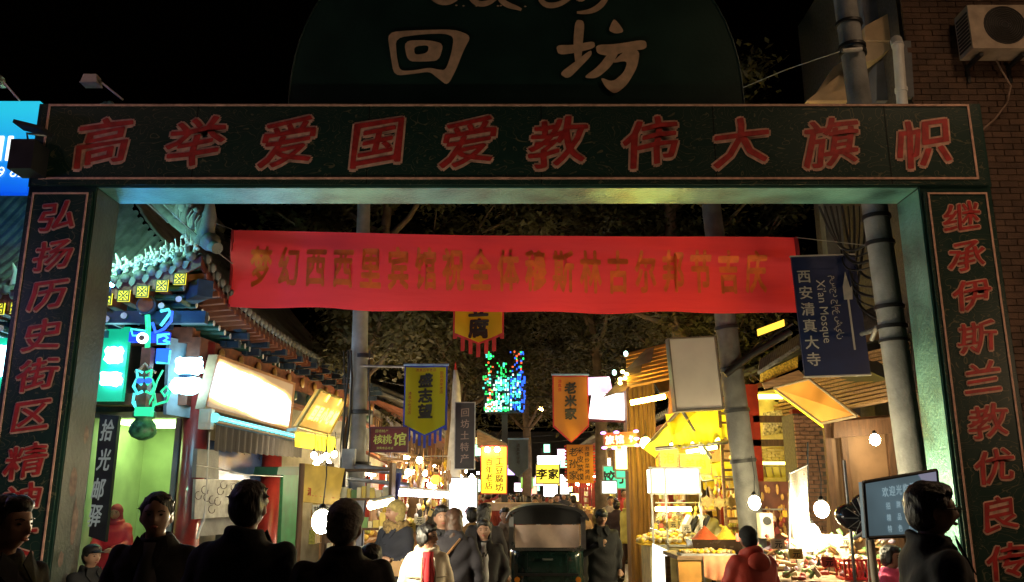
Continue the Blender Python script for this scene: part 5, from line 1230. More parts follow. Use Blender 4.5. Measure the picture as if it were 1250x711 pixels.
# thick trunk/post at x 775-800
tp = thing('timber_gatepost', 'thick brown timber post beside the glass food stall', 'post', (at(787, 600, 15.5).x, 15.5, 0))
a = at(770, 640, 15.6); b2 = at(806, 640, 15.6); q = MB(); q.box(((a.x+b2.x)/2, 15.9, 2), (b2.x-a.x, .5, 4)); q.build('post', mat('brown_trunk', (.19, .10, .045), .7, 0, .5, 2, .6, 12, stretch=(3, 3, .6)), tp, True)
q = MB()
for i in range(6): q.tube([(a.x+.05+i*.09, 15.62, 0), (a.x+.07+i*.09+.02*math.sin(i), 15.62, 2), (a.x+.04+i*.09, 15.62, 4)], .03, 0, 5)
q.build('bark_rib', MATS['brown_trunk'], tp, True)
# yellow lit canopy cloth at (800-880, 480-540)
yc = thing('yellow_lit_canopy', 'sloping glowing yellow plastic canopy under the blank lightbox', 'canopy', at(845, 520, 13.4))
YPL = mat('yellow_tarpaulin', (.85, .72, .06), .5, 0, .15, 3); translucent(YPL, (.9, .8, .08), .5)
q = MB()
def ycf(u, v):
    a = at(812, 506, 13.4).lerp(at(884, 500, 13.4), u); b2 = at(822, 547, 12.5).lerp(at(889, 536, 12.4), u)
    return a.lerp(b2, v)+Vector((0, .02*math.sin(u*22+v*5), .025*math.sin(u*13+3*v)*v+.02*math.sin(u*41)*v))
q.grid(ycf, 50, 12)
q.grid(lambda u, v: at(785, 548, 13.2).lerp(at(834, 494, 13.4), u)+Vector((.10*v, -.5*v, -.16*v+.02*math.sin(u*17))), 24, 8)
q.build('sheet', YPL, yc, True)
q = MB(); q.tube([at(790, 545, 13.2), at(832, 498, 13.2)], .035, 0, 6); q.tube([at(832, 500, 13), at(868, 560, 12.6)], .025, 0, 6); q.tube([at(800, 548, 12.6), at(888, 540, 12.6)], .03, 0, 6); q.build('frame', STEEL, yc, True)
q = MB(); q.tube([at(818, 545, 13.0), at(878, 534, 12.9)], .045, 0, 8); q.tube([at(838, 552, 13.6), at(875, 546, 13.6)], .03, 0, 8); q.build('lamp_tube', glow('yellow_tube', (1, .82, .08), 34), yc, True)
# more awnings, lanterns and price cards layered behind the stall
for k, (x0_, y0_, x1_, y1_, Y_, lab) in enumerate(((800, 560, 868, 556, 15.6, 'amber awning behind the stall lightbox, above the menu signs'), (858, 588, 912, 582, 15.0, 'yellow awning just left of the dark wrapped pole'), (806, 480, 860, 470, 17.0, 'ochre awning high behind the blank grey lightbox'), (770, 590, 800, 588, 19.0, 'small yellow awning beyond the timber post'))):
    o = thing('shop_awning', lab, 'awning', at((x0_+x1_)/2, y0_, Y_)); a, b2 = at(x0_, y0_, Y_), at(x1_, y1_, Y_)
    q = MB(); q.grid(lambda u, v: a.lerp(b2, u)+Vector((0, .7*(1-v), .32*(1-v)+.012*math.sin(u*34)*v)), 24, 4); q.grid(lambda u, v: a.lerp(b2, u)+Vector((0, -.01, -.12*v*(1+.3*math.sin(u*40)))), 40, 2); q.build('cloth', YPL if k % 2 else ORL, o, True)
    q = MB(); q.tube([a, b2], .018, 0, 6); q.tube([a, a+Vector((0, .7, .3))], .014, 0, 6); q.tube([b2, b2+Vector((0, .7, .3))], .014, 0, 6); q.build('frame', STEEL, o, True)
LANR = glow('lantern_amber', (1, .42, .05), 1.2)
for k, (x_, y_, Y_) in enumerate(((826, 592, 14.6), (845, 590, 14.8), (812, 536, 16), (897, 560, 14.6), (905, 596, 14.2), (776, 560, 19), (560, 600, 15.8), (532, 586, 15))):
    o = thing('paper_lantern', 'round amber lantern '+['over the left end of the food case', 'over the middle of the food case', 'high behind the orange slatted canopy', 'left of the dark pole, upper', 'left of the dark pole, lower', 'beyond the timber post', 'beside the white lightbox at the left', 'among the bulbs of the left stalls'][k], 'lantern', at(x_, y_, Y_))
    MB().ell((0, 0, 0), (.10, .10, .09), 0, 14, 9).build('shade', LANR, o); MB().tube([(0, 0, .08), (0, 0, .11)], .035, 0, 8).build('top_cap', WOOD, o); MB().tube([(0, 0, -.08), (0, 0, -.18)], .012, 0, 5).build('tassel', CLOTHRED, o)
r4 = random.Random(44)
for k, (xa1, xb1, y1_, Y_, lab) in enumerate(((800, 862, 632, 13.9, 'row of hanging yellow bread and snacks inside the food stall'), (905, 960, 640, 12.4, 'strings of dried goods hanging right of the dark pole'), (455, 545, 622, 13.4, 'row of hanging packets along the left nut stall'), (500, 548, 575, 15.6, 'strings of small amber goods under the left eaves'), (872, 905, 600, 13.6, 'column of hanging amber packets beside the ladder rack'))):
    o = thing('hanging_goods', lab, 'hanging goods', at((xa1+xb1)/2, y1_, Y_)); q = MB()
    for i in range(34):
        c = at(r4.uniform(xa1, xb1), y1_+r4.uniform(-14, 14), Y_+r4.uniform(-.1, .1)); m_ = r4.randrange(4)
        if r4.random() < .5: q.ell(c, (.03, .03, .045), m_, 6, 5)
        else: q.box(c, (.06, .02, .09), m_, Matrix.Rotation(r4.uniform(-.4, .4), 3, 'Y'))
        q.tube([c, c+Vector((0, 0, .12))], .004, m_, 3)
    q.build('hanging_packets', [PKS[1], NUT[3], NUT[4], PKS[2] if k != 2 else PKS[0]], o, True, kind='stuff')
    q = MB(); q.tube([at(xa1, y1_-18, Y_), at(xb1, y1_-18, Y_)], .012, 0, 6); q.build('rail', STEEL, o, True)
for k, (x_, y_, Y_) in enumerate(((822, 646, 12.9), (838, 650, 12.9), (905, 662, 11.4), (950, 672, 9.0), (972, 684, 8.95), (1012, 694, 8.9), (1032, 668, 9.6), (470, 655, 9.8), (500, 650, 10.5), (512, 642, 11.5))):
    o = thing('price_card', ('yellow', 'white', 'red', 'white', 'yellow', 'red', 'white', 'white', 'yellow', 'white')[k]+' price card standing '+['at the left of the food case', 'at the middle of the food case', 'at the right end of the spice table', 'at the left end of the goods table', 'under the glaring lamp', 'beside the red basket', 'at the back of the goods table', 'lowest on the nut stall', 'at the middle of the nut stall', 'at the back of the nut stall'][k], 'price card', at(x_, y_, Y_))
    MB().box((0, 0, .06), (.14, .012, .10), 0, Matrix.Rotation(-.2, 3, 'X')).build('card', [PKS[1], PKS[0], PKS[2]][('ywr').index('ywrwyrwwyw'[k])], o); MB().txt('元', 0, .06, -.012-.01, .08, off=.03).build('lettering', INK, o); MB().box((0, 0, 0), (.01, .01, .06)).build('stick', STEEL, o)
# glass food case stall
S0 = Vector((at(793, 640, 13).x, 13.0, 0))
gs = thing('glass_food_stall', 'brightly lit food stall with an arched glass case and white lightbox on top', 'stall', (2.55, 13.4, 0))
x0, x1 = at(793, 640, 13).x, at(866, 640, 13).x; zc = at(800, 668, 13).z
q = MB(); q.box(((x0+x1)/2, 13.5, zc/2), (x1-x0, .9, zc)); q.build('cabinet', mat('cabinet_yellowed', (.55, .45, .2), .5, 0, .3), gs, True)
q = MB(); q.quad(at(797, 712, 12.95), at(817, 718, 12.95), at(815, 672, 12.95), at(797, 664, 12.95), 0, .05); q.build('lit_side_panel', glow('white_stall_panel', (1, .95, .75), 1.6), gs, True)
q = MB(); xa, xb = at(795, 590, 13).x, at(854, 590, 13).x; z0, z1 = at(825, 602, 13).z, at(825, 573, 13).z
q.box(((xa+xb)/2, 13.2, (z0+z1)/2), (xb-xa, .35, z1-z0)); q.build('top_lightbox', glow('stall_lightbox', (1, .98, .85), 3.2, .2), gs, True)
q = MB()
for x in (xa, xb, xa+(xb-xa)*.29): q.box((x, 13.0, z1/2), (.03, .03, z1))
q.box(((xa+xb)/2, 13.0, z0-.01), (xb-xa+.06, .05, .03)).box(((xa+xb)/2, 13.0, z1+.02), (xb-xa+.06, .05, .03)).box(((xa+x1)/2, 13.0, zc+.02), (x1-xa, .05, .03)); q.build('frame', STEEL, gs, True)
q = MB(); cz_ = zc+.02; Rr = .55
def arc(u, v): a = math.pi*v; return Vector((xa+.05+(x1-xa-.3)*(.5-.5*math.cos(a)), 13.05+u*.8, cz_+.50*math.sin(a)))
q.grid(arc, 2, 18); q.build('arched_glass', mat('thin_glass', (.9, .95, .9), .05, 0, 0, alpha=.22), gs, True)
heap(gs, ((xa+x1)/2-.1, 13.4, cz_), 1.0, .6, .22, [NUT[4], NUT[3], PKS[0]], 130, .045, 'fried_snacks', 1)
q = MB()
for i in range(4): q.box((xa+.55+i*.09, 13.3, cz_+.3-.0*i), (.05, .3, .28), i % 2, Matrix.Rotation(.5, 3, 'Y'))
q.build('price_card', [CREAM, INK], gs, True)
q = MB(); q.tube([(xa+.1, 13.3, cz_+.52), (x1-.2, 13.3, cz_+.52)], .03, 0, 8); q.build('case_lamp', glow('case_lamp_yellow', (1, .82, .18), 48), gs, True)
# spice table with two black bowls
st = thing('spice_table', 'wooden table with an orange pink cloth holding heaped spice bowls', 'table', (at(850, 700, 11.6).x, 11.6, 0))
tx0, tx1 = at(826, 680, 11.6).x, at(902, 680, 11.6).x; tz = at(850, 679, 11.9).z
q = MB(); q.box(((tx0+tx1)/2, 12.1, tz), (tx1-tx0, 1.1, .05)); q.build('table_top', WOODL, st, True)
for sx in (tx0+.05, tx1-.05):
    for sy in (11.62, 12.58): MB().box((sx, sy, tz/2-.02), (.07, .07, tz-.06)).build('leg', WOODL, st, True)
q = MB(); q.box(((tx0+.16), 11.58, tz-.36), (.30, .03, .62)); q.build('front_board', mat('orange_board', (.62, .30, .06), .5, 0, .2), st, True)
MB().grid(lambda u, v: Vector((tx0+.34+u*.5, 11.53+.03*math.sin(u*25)*v, tz+.03-v*(.26+.05*math.sin(u*5)))), 24, 5).build('cloth', mat('salmon_cloth', (.7, .3, .16), .8), st, True)
for k, (xc, yc_, w, col, lab) in enumerate(((861, 657, .46, NUT[2], 'square black bowl heaped with orange brown spice'), (887, 655, .38, NUT[4], 'square black bowl heaped with yellow spice, nearer the dark pole'))):
    c = at(xc, yc_+12, 11.9); bw_ = thing('spice_bowl', lab, 'bowl', (c.x, 11.9, tz+.025))
    q = MB(); hb = .2
    q.add([(-w*.38, -w*.38, 0), (w*.38, -w*.38, 0), (w*.38, w*.38, 0), (-w*.38, w*.38, 0), (-w/2, -w/2, hb), (w/2, -w/2, hb), (w/2, w/2, hb), (-w/2, w/2, hb), (-w*.45, -w*.45, hb), (w*.45, -w*.45, hb), (w*.45, w*.45, hb), (-w*.45, w*.45, hb)],
          [(3, 2, 1, 0), (0, 1, 5, 4), (1, 2, 6, 5), (2, 3, 7, 6), (3, 0, 4, 7), (4, 5, 9, 8), (5, 6, 10, 9), (6, 7, 11, 10), (7, 4, 8, 11)]); q.build('bowl', mat('black_lacquer', (.03, .018, .012), .25), bw_)
    q = MB(); q.grid(lambda u, v: ((u-.5)*w*.9, (v-.5)*w*.9, hb-.01+.19*max(0, 1-2.1*math.hypot(u-.5, v-.5))**1.1+.006*math.sin(u*50)*math.sin(v*50)), 20, 20); q.build('spice_heap', col, bw_)
o = thing('snack_tray', 'low trays of pale snacks in front of the spice bowls', 'tray', ((tx0+tx1)/2, 11.7, tz+.025))
MB().box((0, 0, .015), (tx1-tx0-.1, .3, .03)).build('tray', STEEL, o)
heap(o, ((tx0+tx1)/2, 11.7, tz+.05), tx1-tx0-.15, .26, .05, [NUT[3], NUT[4]], 130, .03, 'snacks', 4)
# hanging racks of boards and shelves behind (865-900)
lad = thing('ladder_rack', 'yellow lit ladder rack standing against the dark wrapped pole', 'rack', (at(890, 640, 12.8).x, 12.8, 0))
a, b2 = at(887, 700, 12.8), at(905, 560, 12.8); xa_, xb_ = at(884, 600, 12.8).x, at(904, 600, 12.8).x
q = MB(); q.box((xa_, 12.8, 1.5), (.04, .05, 3.0)).box((xb_, 12.8, 1.5), (.04, .05, 3.0)); q.build('upright', WOODL, lad, True)
for i in range(20): MB().box(((xa_+xb_)/2, 12.8, .3+i*.14), (xb_-xa_, .06, .035)).build('rung', WOODL, lad, True)
sg = None
for (x0_, y0_, x1_, y1_, lab, tx) in ((831, 556, 866, 578, 'framed yellow menu sign with two characters above the food case', '羊肉'), (806, 548, 826, 572, 'yellow square sign hanging behind the stall lightbox', '泡'), (858, 609, 871, 622, 'round yellow star shaped snack sign left of centre in the stall', '')):
    sign_at('menu_sign', lab, 'sign', x0_, y0_, x1_, y1_, 13.8, mat('amber_menu', (.6, .42, .06), .5), [(tx, .5, .5, .6, False, .03)] if tx else (), mat('olive_print', (.3, .2, .02), .6), frame=WOODL, fw=.025)
star0 = None
for i, (x, y) in enumerate(((863, 613), (878, 614), (892, 613))):
    c = at(x, y, 12.6); o = thing('star_bread', 'star shaped bread hung behind the spice bowls, '+['leftmost of three', 'middle of three', 'rightmost of three'][i], 'bread', c, 0, 'star breads hung in a row')
    q = MB(); q.prism([(math.cos(a*math.pi/6)*(.10 if a % 2 else .065), math.sin(a*math.pi/6)*(.10 if a % 2 else .065)) for a in range(12)][::-1], -.02, .02); q.build('bread', mat('baked_bread', (.6, .45, .15), .7, 0, .3, 20), o); MB().tube([(0, 0, .09), (0, 0, .3)], .004, 0, 4).build('string', STEEL, o)
# right goods table with plastic sheet, fan, screen board
gt = counter('goods_table', 'crowded goods table at the right under two white bulbs', 'table', 2.65, 4.35, 8.9, 10.0, .92, WOOD, WOODL)
r4 = random.Random(21)
q = MB()
for i in range(240):
    x, y = r4.uniform(2.7, 4.3), r4.uniform(8.95, 9.95); z = .93+.42*(y-8.9)*r4.uniform(.3, 1)
    if r4.random() < .55: q.tube([(x, y, z), (x+r4.uniform(-.14, .14), y+r4.uniform(-.05, .05), z+r4.uniform(-.02, .1))], r4.uniform(.012, .03), r4.randrange(5), 6)
    else: q.ell((x, y, z), (r4.uniform(.02, .05), .03, r4.uniform(.02, .04)), r4.randrange(5), 7, 5)
q.build('small_goods', [PKS[0], PKS[3], NUT[0], PKS[2], mat('pack_lilac', (.5, .4, .55), .4)], gt, kind=None).location = (-3.5, -8.9, 0)
gt.children[-1]['kind'] = 'stuff'
cr1 = thing('red_basket', 'red slatted basket of goods at the right end of the goods table', 'basket', (at(1047, 693, 9.1).x, 9.1, .92)); w = .36
q = MB()
for i in range(9):
    for s in (-1, 1): q.box((-w/2+w*i/8, s*.12, .11), (.02, .012, .2))
for z in (.02, .2): q.box((0, -.12, z), (w, .018, .02)).box((0, .12, z), (w, .018, .02)).box((-w/2, 0, z), (.018, .24, .02)).box((w/2, 0, z), (.018, .24, .02))
q.box((0, 0, .01), (w, .24, .012)); q.build('slats', mat('red_plastic', (.5, .05, .03), .4), cr1)
heap(cr1, (cr1.location.x, 9.1, 1.08), .3, .2, .08, [PKS[0], NUT[3]], 30, .03, 'contents', 5)
bg_ = thing('white_goods_bag', 'pale stacked package with a green lid at the back of the goods table', 'package', at(1016, 680, 9.7)); bg_.location.z = 1.1
MB().box((0, 0, .08), (.32, .2, .16), taper=.9).box((0, 0, .2), (.26, .16, .08), taper=.8).build('package', PKS[0], bg_)
ps = thing('plastic_sheet', 'clear plastic sheet hanging beside the glaring lamp of the goods table', 'sheet', (at(975, 640, 9.4).x, 9.4, 0))
q = MB(); a, b2, c, d2 = at(963, 712, 9.4), at(992, 712, 9.4), at(985, 568, 9.6), at(964, 578, 9.6)
q.grid(lambda u, v: (a.lerp(b2, u)).lerp(d2.lerp(c, u), v)+Vector((0, .02*math.sin(u*9+v*7), 0)), 12, 20); q.build('sheet', mat('clear_plastic', (.8, .75, .65), .18, 0, .1, alpha=.28), ps, True)
q = MB(); q.tube([a, d2], .012, 0, 6); q.tube([d2, c], .012, 0, 6); q.build('rod', STEEL, ps, True)
gl = thing('glaring_lamp', 'large glaring white lamp low over the goods table', 'lamp', at(985, 650, 9.75))
q = MB(); q.ell(at(986, 655, 9.75), (.15, .1, .16), 0, 14, 10); q.build('globe', glow('glare_white', (1, .86, .55), 34), gl, True)
q = MB(); q.tube([at(986, 636, 9.75), at(986, 540, 9.75)], .01, 0, 6); q.lathe(at(986, 640, 9.75), [(.07, 0), (.06, .04), (.02, .08)], 0, 10); q.build('socket', BLACK, gl, True)
# black pedestal fan
fn = thing('pedestal_fan', 'black round hooded fan on a thin pole left of the pale menu screen', 'fan', (at(1043, 700, 7.6).x, 7.6, 0)); fc = at(1041, 632, 7.5)-fn.location
q = MB(); q.tube([(0, 0, 0), (0, 0, at(1043, 562, 7.6).z)], .014, 0, 8); q.lathe((0, 0, 0), [(.22, 0), (.22, .03), (.05, .06)], 0, 16); q.build('pole', STEEL, fn)
rt = Matrix.Rotation(R(-40), 3, 'Z') @ Matrix.Rotation(R(90), 3, 'X')
q = MB(); q.ell(fc, (.15, .19, .11), 0, 20, 12, rot=Matrix.Rotation(R(-35), 3, 'Z') @ Matrix.Rotation(R(25), 3, 'Y')); q.ell(fc+Vector((.12, .06, .01)), (.13, .12, .19), 0, 16, 10); q.build('hood', mat('glossy_black_plastic', (.015, .015, .02), .2), fn)
q = MB(); q.tube([fc+Vector((-.06, -.12, -.17)), fc+Vector((0, -.15, -.13)), fc+Vector((.03, -.15, -.1))], .014, 0, 6); q.tube([fc+Vector((0, -.2, -.14)), fc+Vector((.01, -.2, .05)), fc+Vector((-.01, -.17, .16))], .007, 0, 6); q.build('painted_glint', WHITEP, fn)  # white strips painted in as the reflected glint on the hood
q = MB()
for i in range(12):
    a = i*math.pi/6; q.tube([fc+Vector((math.cos(a)*.03, -.2, math.sin(a)*.03)), fc+Vector((math.cos(a)*.13, -.16, math.sin(a)*.17))], .004, 0, 4)
q.build('guard_wire', STEEL, fn)
# menu screen
ms_ = thing('menu_screen', 'pale blue menu screen with rows of white characters on a stand', 'screen', (at(1100, 655, 6.6).x, 6.6, 0))
a, b2, c, d2 = at(1059, 657, 6.6), at(1150, 652, 6.9), at(1143, 574, 6.9), at(1054, 589, 6.6)
q = MB(); q.quad(a, b2, c, d2, 0, .05); q.build('screen', glow('pale_blue_screen', (.17, .27, .32), .17, .4, 2), ms_, True)
q = MB()
for s_, e_ in ((a, b2), (b2, c), (c, d2), (d2, a)): q.tube([s_, e_], .014, 0, 6)
q.build('bezel', BLACK, ms_, True)
q = MB(); ux, uz = b2-a, d2-a; un = ux.cross(uz).normalized(); un = -un if un.y > 0 else un
for r_, (st, v0, s_) in enumerate((('欢迎光临清真', .76, .13), ('招牌烤肉', .52, .09), ('精品泡馍', .32, .09), ('特色小吃', .13, .09))):
    n = len(st)
    for i, ch in enumerate(st):
        v, f = bold(ch, .03); k = .22+.56*(i+.5)/n; q.add([a+ux*(k+p*s_*.85*.75)+(d2-a)*(v0+r*s_*1.5)+un*.008+Vector((0, 0, (c.z-d2.z)*k*(v0))) for p, r in v], f)
q.build('lettering', glow('pale_screen_letters', (.4, .55, .6), .25), ms_, True)
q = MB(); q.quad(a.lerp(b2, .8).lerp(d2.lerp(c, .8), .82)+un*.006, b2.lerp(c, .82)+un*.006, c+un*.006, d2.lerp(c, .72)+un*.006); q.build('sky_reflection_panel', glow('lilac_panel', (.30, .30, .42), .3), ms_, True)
q = MB(); q.tube([at(1062, 655, 6.7), at(1070, 720, 6.7), Vector((at(1073, 720, 6.7).x, 6.7, 0))], .03, 0, 8); q.tube([at(1054, 600, 6.65), at(1062, 720, 6.65)], .008, 0, 6); q.tube([at(1135, 655, 6.8), Vector((at(1135, 700, 6.8).x, 6.8, 0))], .03, 0, 8); q.build('stand_leg', mat('cream_post', (.6, .52, .4), .5), ms_, True)
bx = thing('speaker_box', 'small beige loudspeaker strapped to the dark wrapped pole', 'loudspeaker', at(935, 655, 11.5)); q = MB(); q.box((0, 0, .14), (.17, .16, .32)); q.build('cabinet', mat('beige_plastic', (.5, .44, .36), .5, 0, .2), bx); MB().tube([(.0, -.085, .2), (0, -.1, .2)], .055, 0, 14).build('cone', BLACK, bx)
hs = thing('hanging_sausage_rack', 'dark wood rack of small hanging goods behind the plastic sheet', 'rack', at(950, 620, 12.6))
q = MB(); wq(q, [(925, 700), (972, 700), (972, 588), (926, 588)], 12.9, 0, .1); q.build('back_board', mat('red_brown_board', (.16, .05, .025), .5, 0, .4), hs, True)
q = MB(); r4 = random.Random(4)
for i in range(26): q.ell(at(r4.uniform(928, 972), r4.uniform(592, 655), 12.75), (.025, .02, r4.uniform(.03, .08)), 0, 6, 5)
q.build('hanging_items', mat('amber_items', (.7, .4, .1), .3), hs, True, kind='stuff')
# ------------------------------------------------------------------ three-wheeler seen from behind
tk = thing('three_wheeler', 'dark green covered three wheeled rickshaw seen from behind in mid street', 'rickshaw', (at(668, 650, 11.0).x, 11.0, 0))
TG = mat('dark_green_bodywork', (.010, .03, .024), .18, 0, .3, 4, .05, 10, coat=.6)
w = .97; zr = at(668, 614, 11).z; zs = at(668, 631, 11).z
q = MB(); q.loft([(0, .85, .38, w*.46, .8), (0, .85, .45, w*.5, .85), (0, .85, 1.0, w*.5, .85), (0, .85, 1.12, w*.49, .84)], 0, 32, 6); q.build('body', TG, tk)
q = MB()
def rf_(u, v):
    x = (u-.5)*(w+.08); return (x, -.10+v*1.95, zs-.02+(zr-zs)*math.sqrt(max(0, 1-(2*abs(u-.5))**2.4)))
q.grid(rf_, 20, 8); q.grid(lambda u, v: (rf_(u, v)[0], rf_(u, v)[1], rf_(u, v)[2]-.035), 20, 8)
q.grid(lambda u, v: (rf_(u, 0)[0], -.10, rf_(u, 0)[2]-.035*v), 20, 1); q.build('roof', mat('dark_vinyl_roof', (.02, .018, .018), .5, 0, .3, 8, .2), tk)
q = MB(); q.prism([((u/20-.5)*(w-.03), rf_(u/20, 0)[2]-.02) for u in range(21)]+[(w/2-.02, zs-.09), (-w/2+.02, zs-.09)], -.01, .03); q.build('rear_header', mat('dark_vinyl_header', (.012, .012, .012), .5), tk)
for s in (-1, 1):
    q = MB(); q.box((s*(w/2-.03), .0, (zs+1.1)/2), (.06, .06, zs-1.1)); q.box((s*(w/2-.03), 1.6, (zs+1.1)/2), (.06, .06, zs-1.1)); q.build('corner_post', mat('grey_metal_post', (.3, .3, .3), .3, .8), tk)
    q = MB(); q.tube([(s*(w/2-.02), 1.5, .22), (s*(w/2+.08), 1.5, .22)], .22, 0, 18); q.build('wheel', mat('black_rubber', (.02, .02, .02), .8), tk)
    q = MB(); q.tube([(s*(w/2-.02), .35, .24), (s*(w/2+.08), .35, .24)], .24, 0, 20); wl_ = q.build('wheel', MATS['black_rubber'], tk); MB().tube([(s*(w/2+.08), .35, .24), (s*(w/2+.09), .35, .24)], .12, 0, 14).build('hub', STEEL, wl_)
    q = MB(); q.box((s*.38, -.02, .62), (.1, .03, .07)); q.build('tail_lamp', mat('red_lamp_glass', (.4, .02, .02), .2), tk)
q = MB(); q.grid(lambda u, v: ((u-.5)*(w-.16), -.012+.012*math.sin(u*9+v*3), 1.12+(zs-.10-1.12)*v), 20, 10); q.build('rear_window', mat('cloudy_plastic_window', (.62, .47, .40), .16, 0, .3, 3, .5, 5), tk)
q = MB(); q.box((0, -.02, 1.10), (w-.06, .03, .03)).box((0, -.025, .40), (w+.02, .05, .08)); q.build('trim_rail', mat('dull_chrome', (.4, .4, .4), .25, .9), tk)
q = MB(); q.box((.0, -.02, .80), (w-.2, .02, .03)).box((0, -.02, .58), (.36, .015, .14)); q.build('number_plate_holder', BLACK, tk)
MB().box((0, -.035, .58), (.3, .01, .1)).build('blank_plate', mat('worn_yellow_plate', (.4, .3, .04), .5, 0, .4), tk)
MB().tube([(-.06, -.05, .98), (.06, -.05, .98)], .012, 0, 6).tube([(-.06, -.05, .98), (-.06, .0, .98)], .01, 0, 6).tube([(.06, -.05, .98), (.06, .0, .98)], .01, 0, 6).build('tailgate_handle', STEEL, tk)
for s in (-1, 1): MB().box((s*.25, -.02, .9), (.008, .01, .3)).build('panel_seam', BLACK, tk)
for s in (-1, 1): MB().tube([(s*.38, -.03, .74), (s*.38, -.045, .74)], .035, 0, 12).build('reflector', mat('amber_reflector', (.6, .2, .02), .2), tk)
bc = thing('canopied_cart', 'cart with a flat beige canopy just left of and beyond the rickshaw', 'cart', (at(625, 620, 14).x, 14, 0)); zc2 = at(625, 615, 14).z
q = MB(); q.box((0, .6, zc2-.02), (.95, 1.3, .05)).box((0, -.04, zc2-.06), (.95, .03, .10)); q.build('canopy', mat('beige_canopy', (.55, .38, .24), .8), bc)
q = MB(); [q.tube([(sx, sy, .6), (sx, sy, zc2)], .02, 0, 6) for sx in (-.44, .44) for sy in (.05, 1.15)]; q.build('canopy_post', STEEL, bc)
q = MB(); q.box((0, .6, .62), (.9, 1.2, .4)); q.build('cart_box', mat('cart_grey', (.2, .2, .2), .5), bc); q = MB(); [q.tube([(sx-.03, .6, .25), (sx+.03, .6, .25)], .25, 0, 16) for sx in (-.47, .47)]; q.build('wheel', MATS['black_rubber'], bc)
# ------------------------------------------------------------------ trees
LEAF = mat('dim_leaf', (.046, .043, .015), .6, 0, .8, .5); translucent(LEAF, (.09, .075, .02), .3)
BARK = mat('tree_bark', (.13, .09, .06), .9, 0, .4, 5, .5, 25)
def tree(label, x, Y, h, cr_r, zc_, seed, n=16000, lean=0, group='street trees over the lane', ls=.08):
    r7 = np.random.RandomState(seed); r8 = random.Random(seed)
    o = thing('street_tree', label, 'tree', (x, Y, 0), 0, group); q = MB(); top = Vector((lean, 0, zc_+cr_r*.3))
    trunk = [Vector((lean*(i/8)**1.5+.06*math.sin(i+seed), .05*math.cos(i*1.4), top.z*i/8)) for i in range(9)]
    q.tube(trunk, .24, 0, 10, .08); q.build('trunk', BARK, o); centers = []
    lb_ = MB()
    for k in range(13):
        a = k*2.4+seed; b0_ = trunk[4+k % 4]; d = Vector((math.cos(a), math.sin(a), .35+.6*r8.random())).normalized(); L = cr_r*r8.uniform(.7, 1.15)
        pts = [b0_+d*L*t+Vector((.12*math.sin(t*5+k), .1*math.cos(t*4+k), .25*t*t)) for t in (0, .25, .5, .75, 1)]
        lb_.tube(pts, .07, 0, 6, .015); centers += pts[2:]
        for j in range(3):
            d2_ = Vector((r8.uniform(-1, 1), r8.uniform(-1, 1), r8.uniform(-.5, .8))).normalized(); p = pts[2+j % 3]; e = p+d2_*cr_r*.38; lb_.tube([p, p.lerp(e, .5)+Vector((0, 0, .05)), e], .025, 0, 5, .008); centers.append(e)
    lb_.build('limb', BARK, o)
    c = np.array([list(v) for v in centers]); idx = r7.randint(0, len(c), n); sc_ = r7.uniform(.5, 1.15, len(c))[idx]
    P = c[idx]+r7.normal(0, 1, (n, 3))*np.array([.36, .36, .26])*cr_r*.27*sc_[:, None]
    a = r7.uniform(0, 6.28, n); b2 = r7.uniform(-.9, .9, n); s = ls*r7.uniform(.5, 1.3, n)
    u = np.stack([np.cos(a)*np.cos(b2), np.sin(a)*np.cos(b2), np.sin(b2)], 1); w_ = np.stack([-np.sin(a), np.cos(a), np.zeros(n)], 1)
    v = np.empty((n, 4, 3)); v[:, 0] = P-u*s[:, None]; v[:, 1] = P+w_*s[:, None]*.5; v[:, 2] = P+u*s[:, None]; v[:, 3] = P-w_*s[:, None]*.5
    me = bpy.data.meshes.new('crown'); me.vertices.add(n*4); me.vertices.foreach_set('co', v.ravel()); me.loops.add(n*4); me.loops.foreach_set('vertex_index', np.arange(n*4)); me.polygons.add(n); me.polygons.foreach_set('loop_start', np.arange(0, n*4, 4)); me.polygons.foreach_set('loop_total', np.full(n, 4)); me.update(); me.validate()
    me.materials.append(LEAF); cw = bpy.data.objects.new('crown', me); COL.objects.link(cw); cw.parent = o
    return o
tree('leaning street tree whose trunk rises behind the dark vertical sign', -1.4, 19.5, 9, 3.2, 6.2, 1, 26000, .3)
tree('street tree with a thin crown over the right shops behind the blank lightbox', 3.9, 17.5, 9, 2.9, 6.3, 2, 22000, -.5)
tree('street tree with yellowish leaves beyond the orange pennant', 2.6, 24, 9, 3.4, 6.5, 3, 22000, -.3)
tree('dark street tree over the left terrace beyond the grey pole', -2.8, 25, 9, 3.4, 6.2, 4, 22000, .4)
tree('farther street tree in the dark above the light tower', .6, 36, 10, 4.2, 7.5, 5, 22000, 0, ls=.1)
tree('bare limbed dark tree standing right of the domed gate top', 3.5, 16.5, 11, 2.9, 9.2, 6, 16000, -.3)
tree('street tree far down the right side of the lane', 4.2, 31, 9, 3.4, 6.2, 7, 16000, -.6, ls=.1)
tree('street tree hidden mostly behind the left half of the red banner', -3.1, 16.2, 10, 2.6, 7.0, 8, 18000, .6)
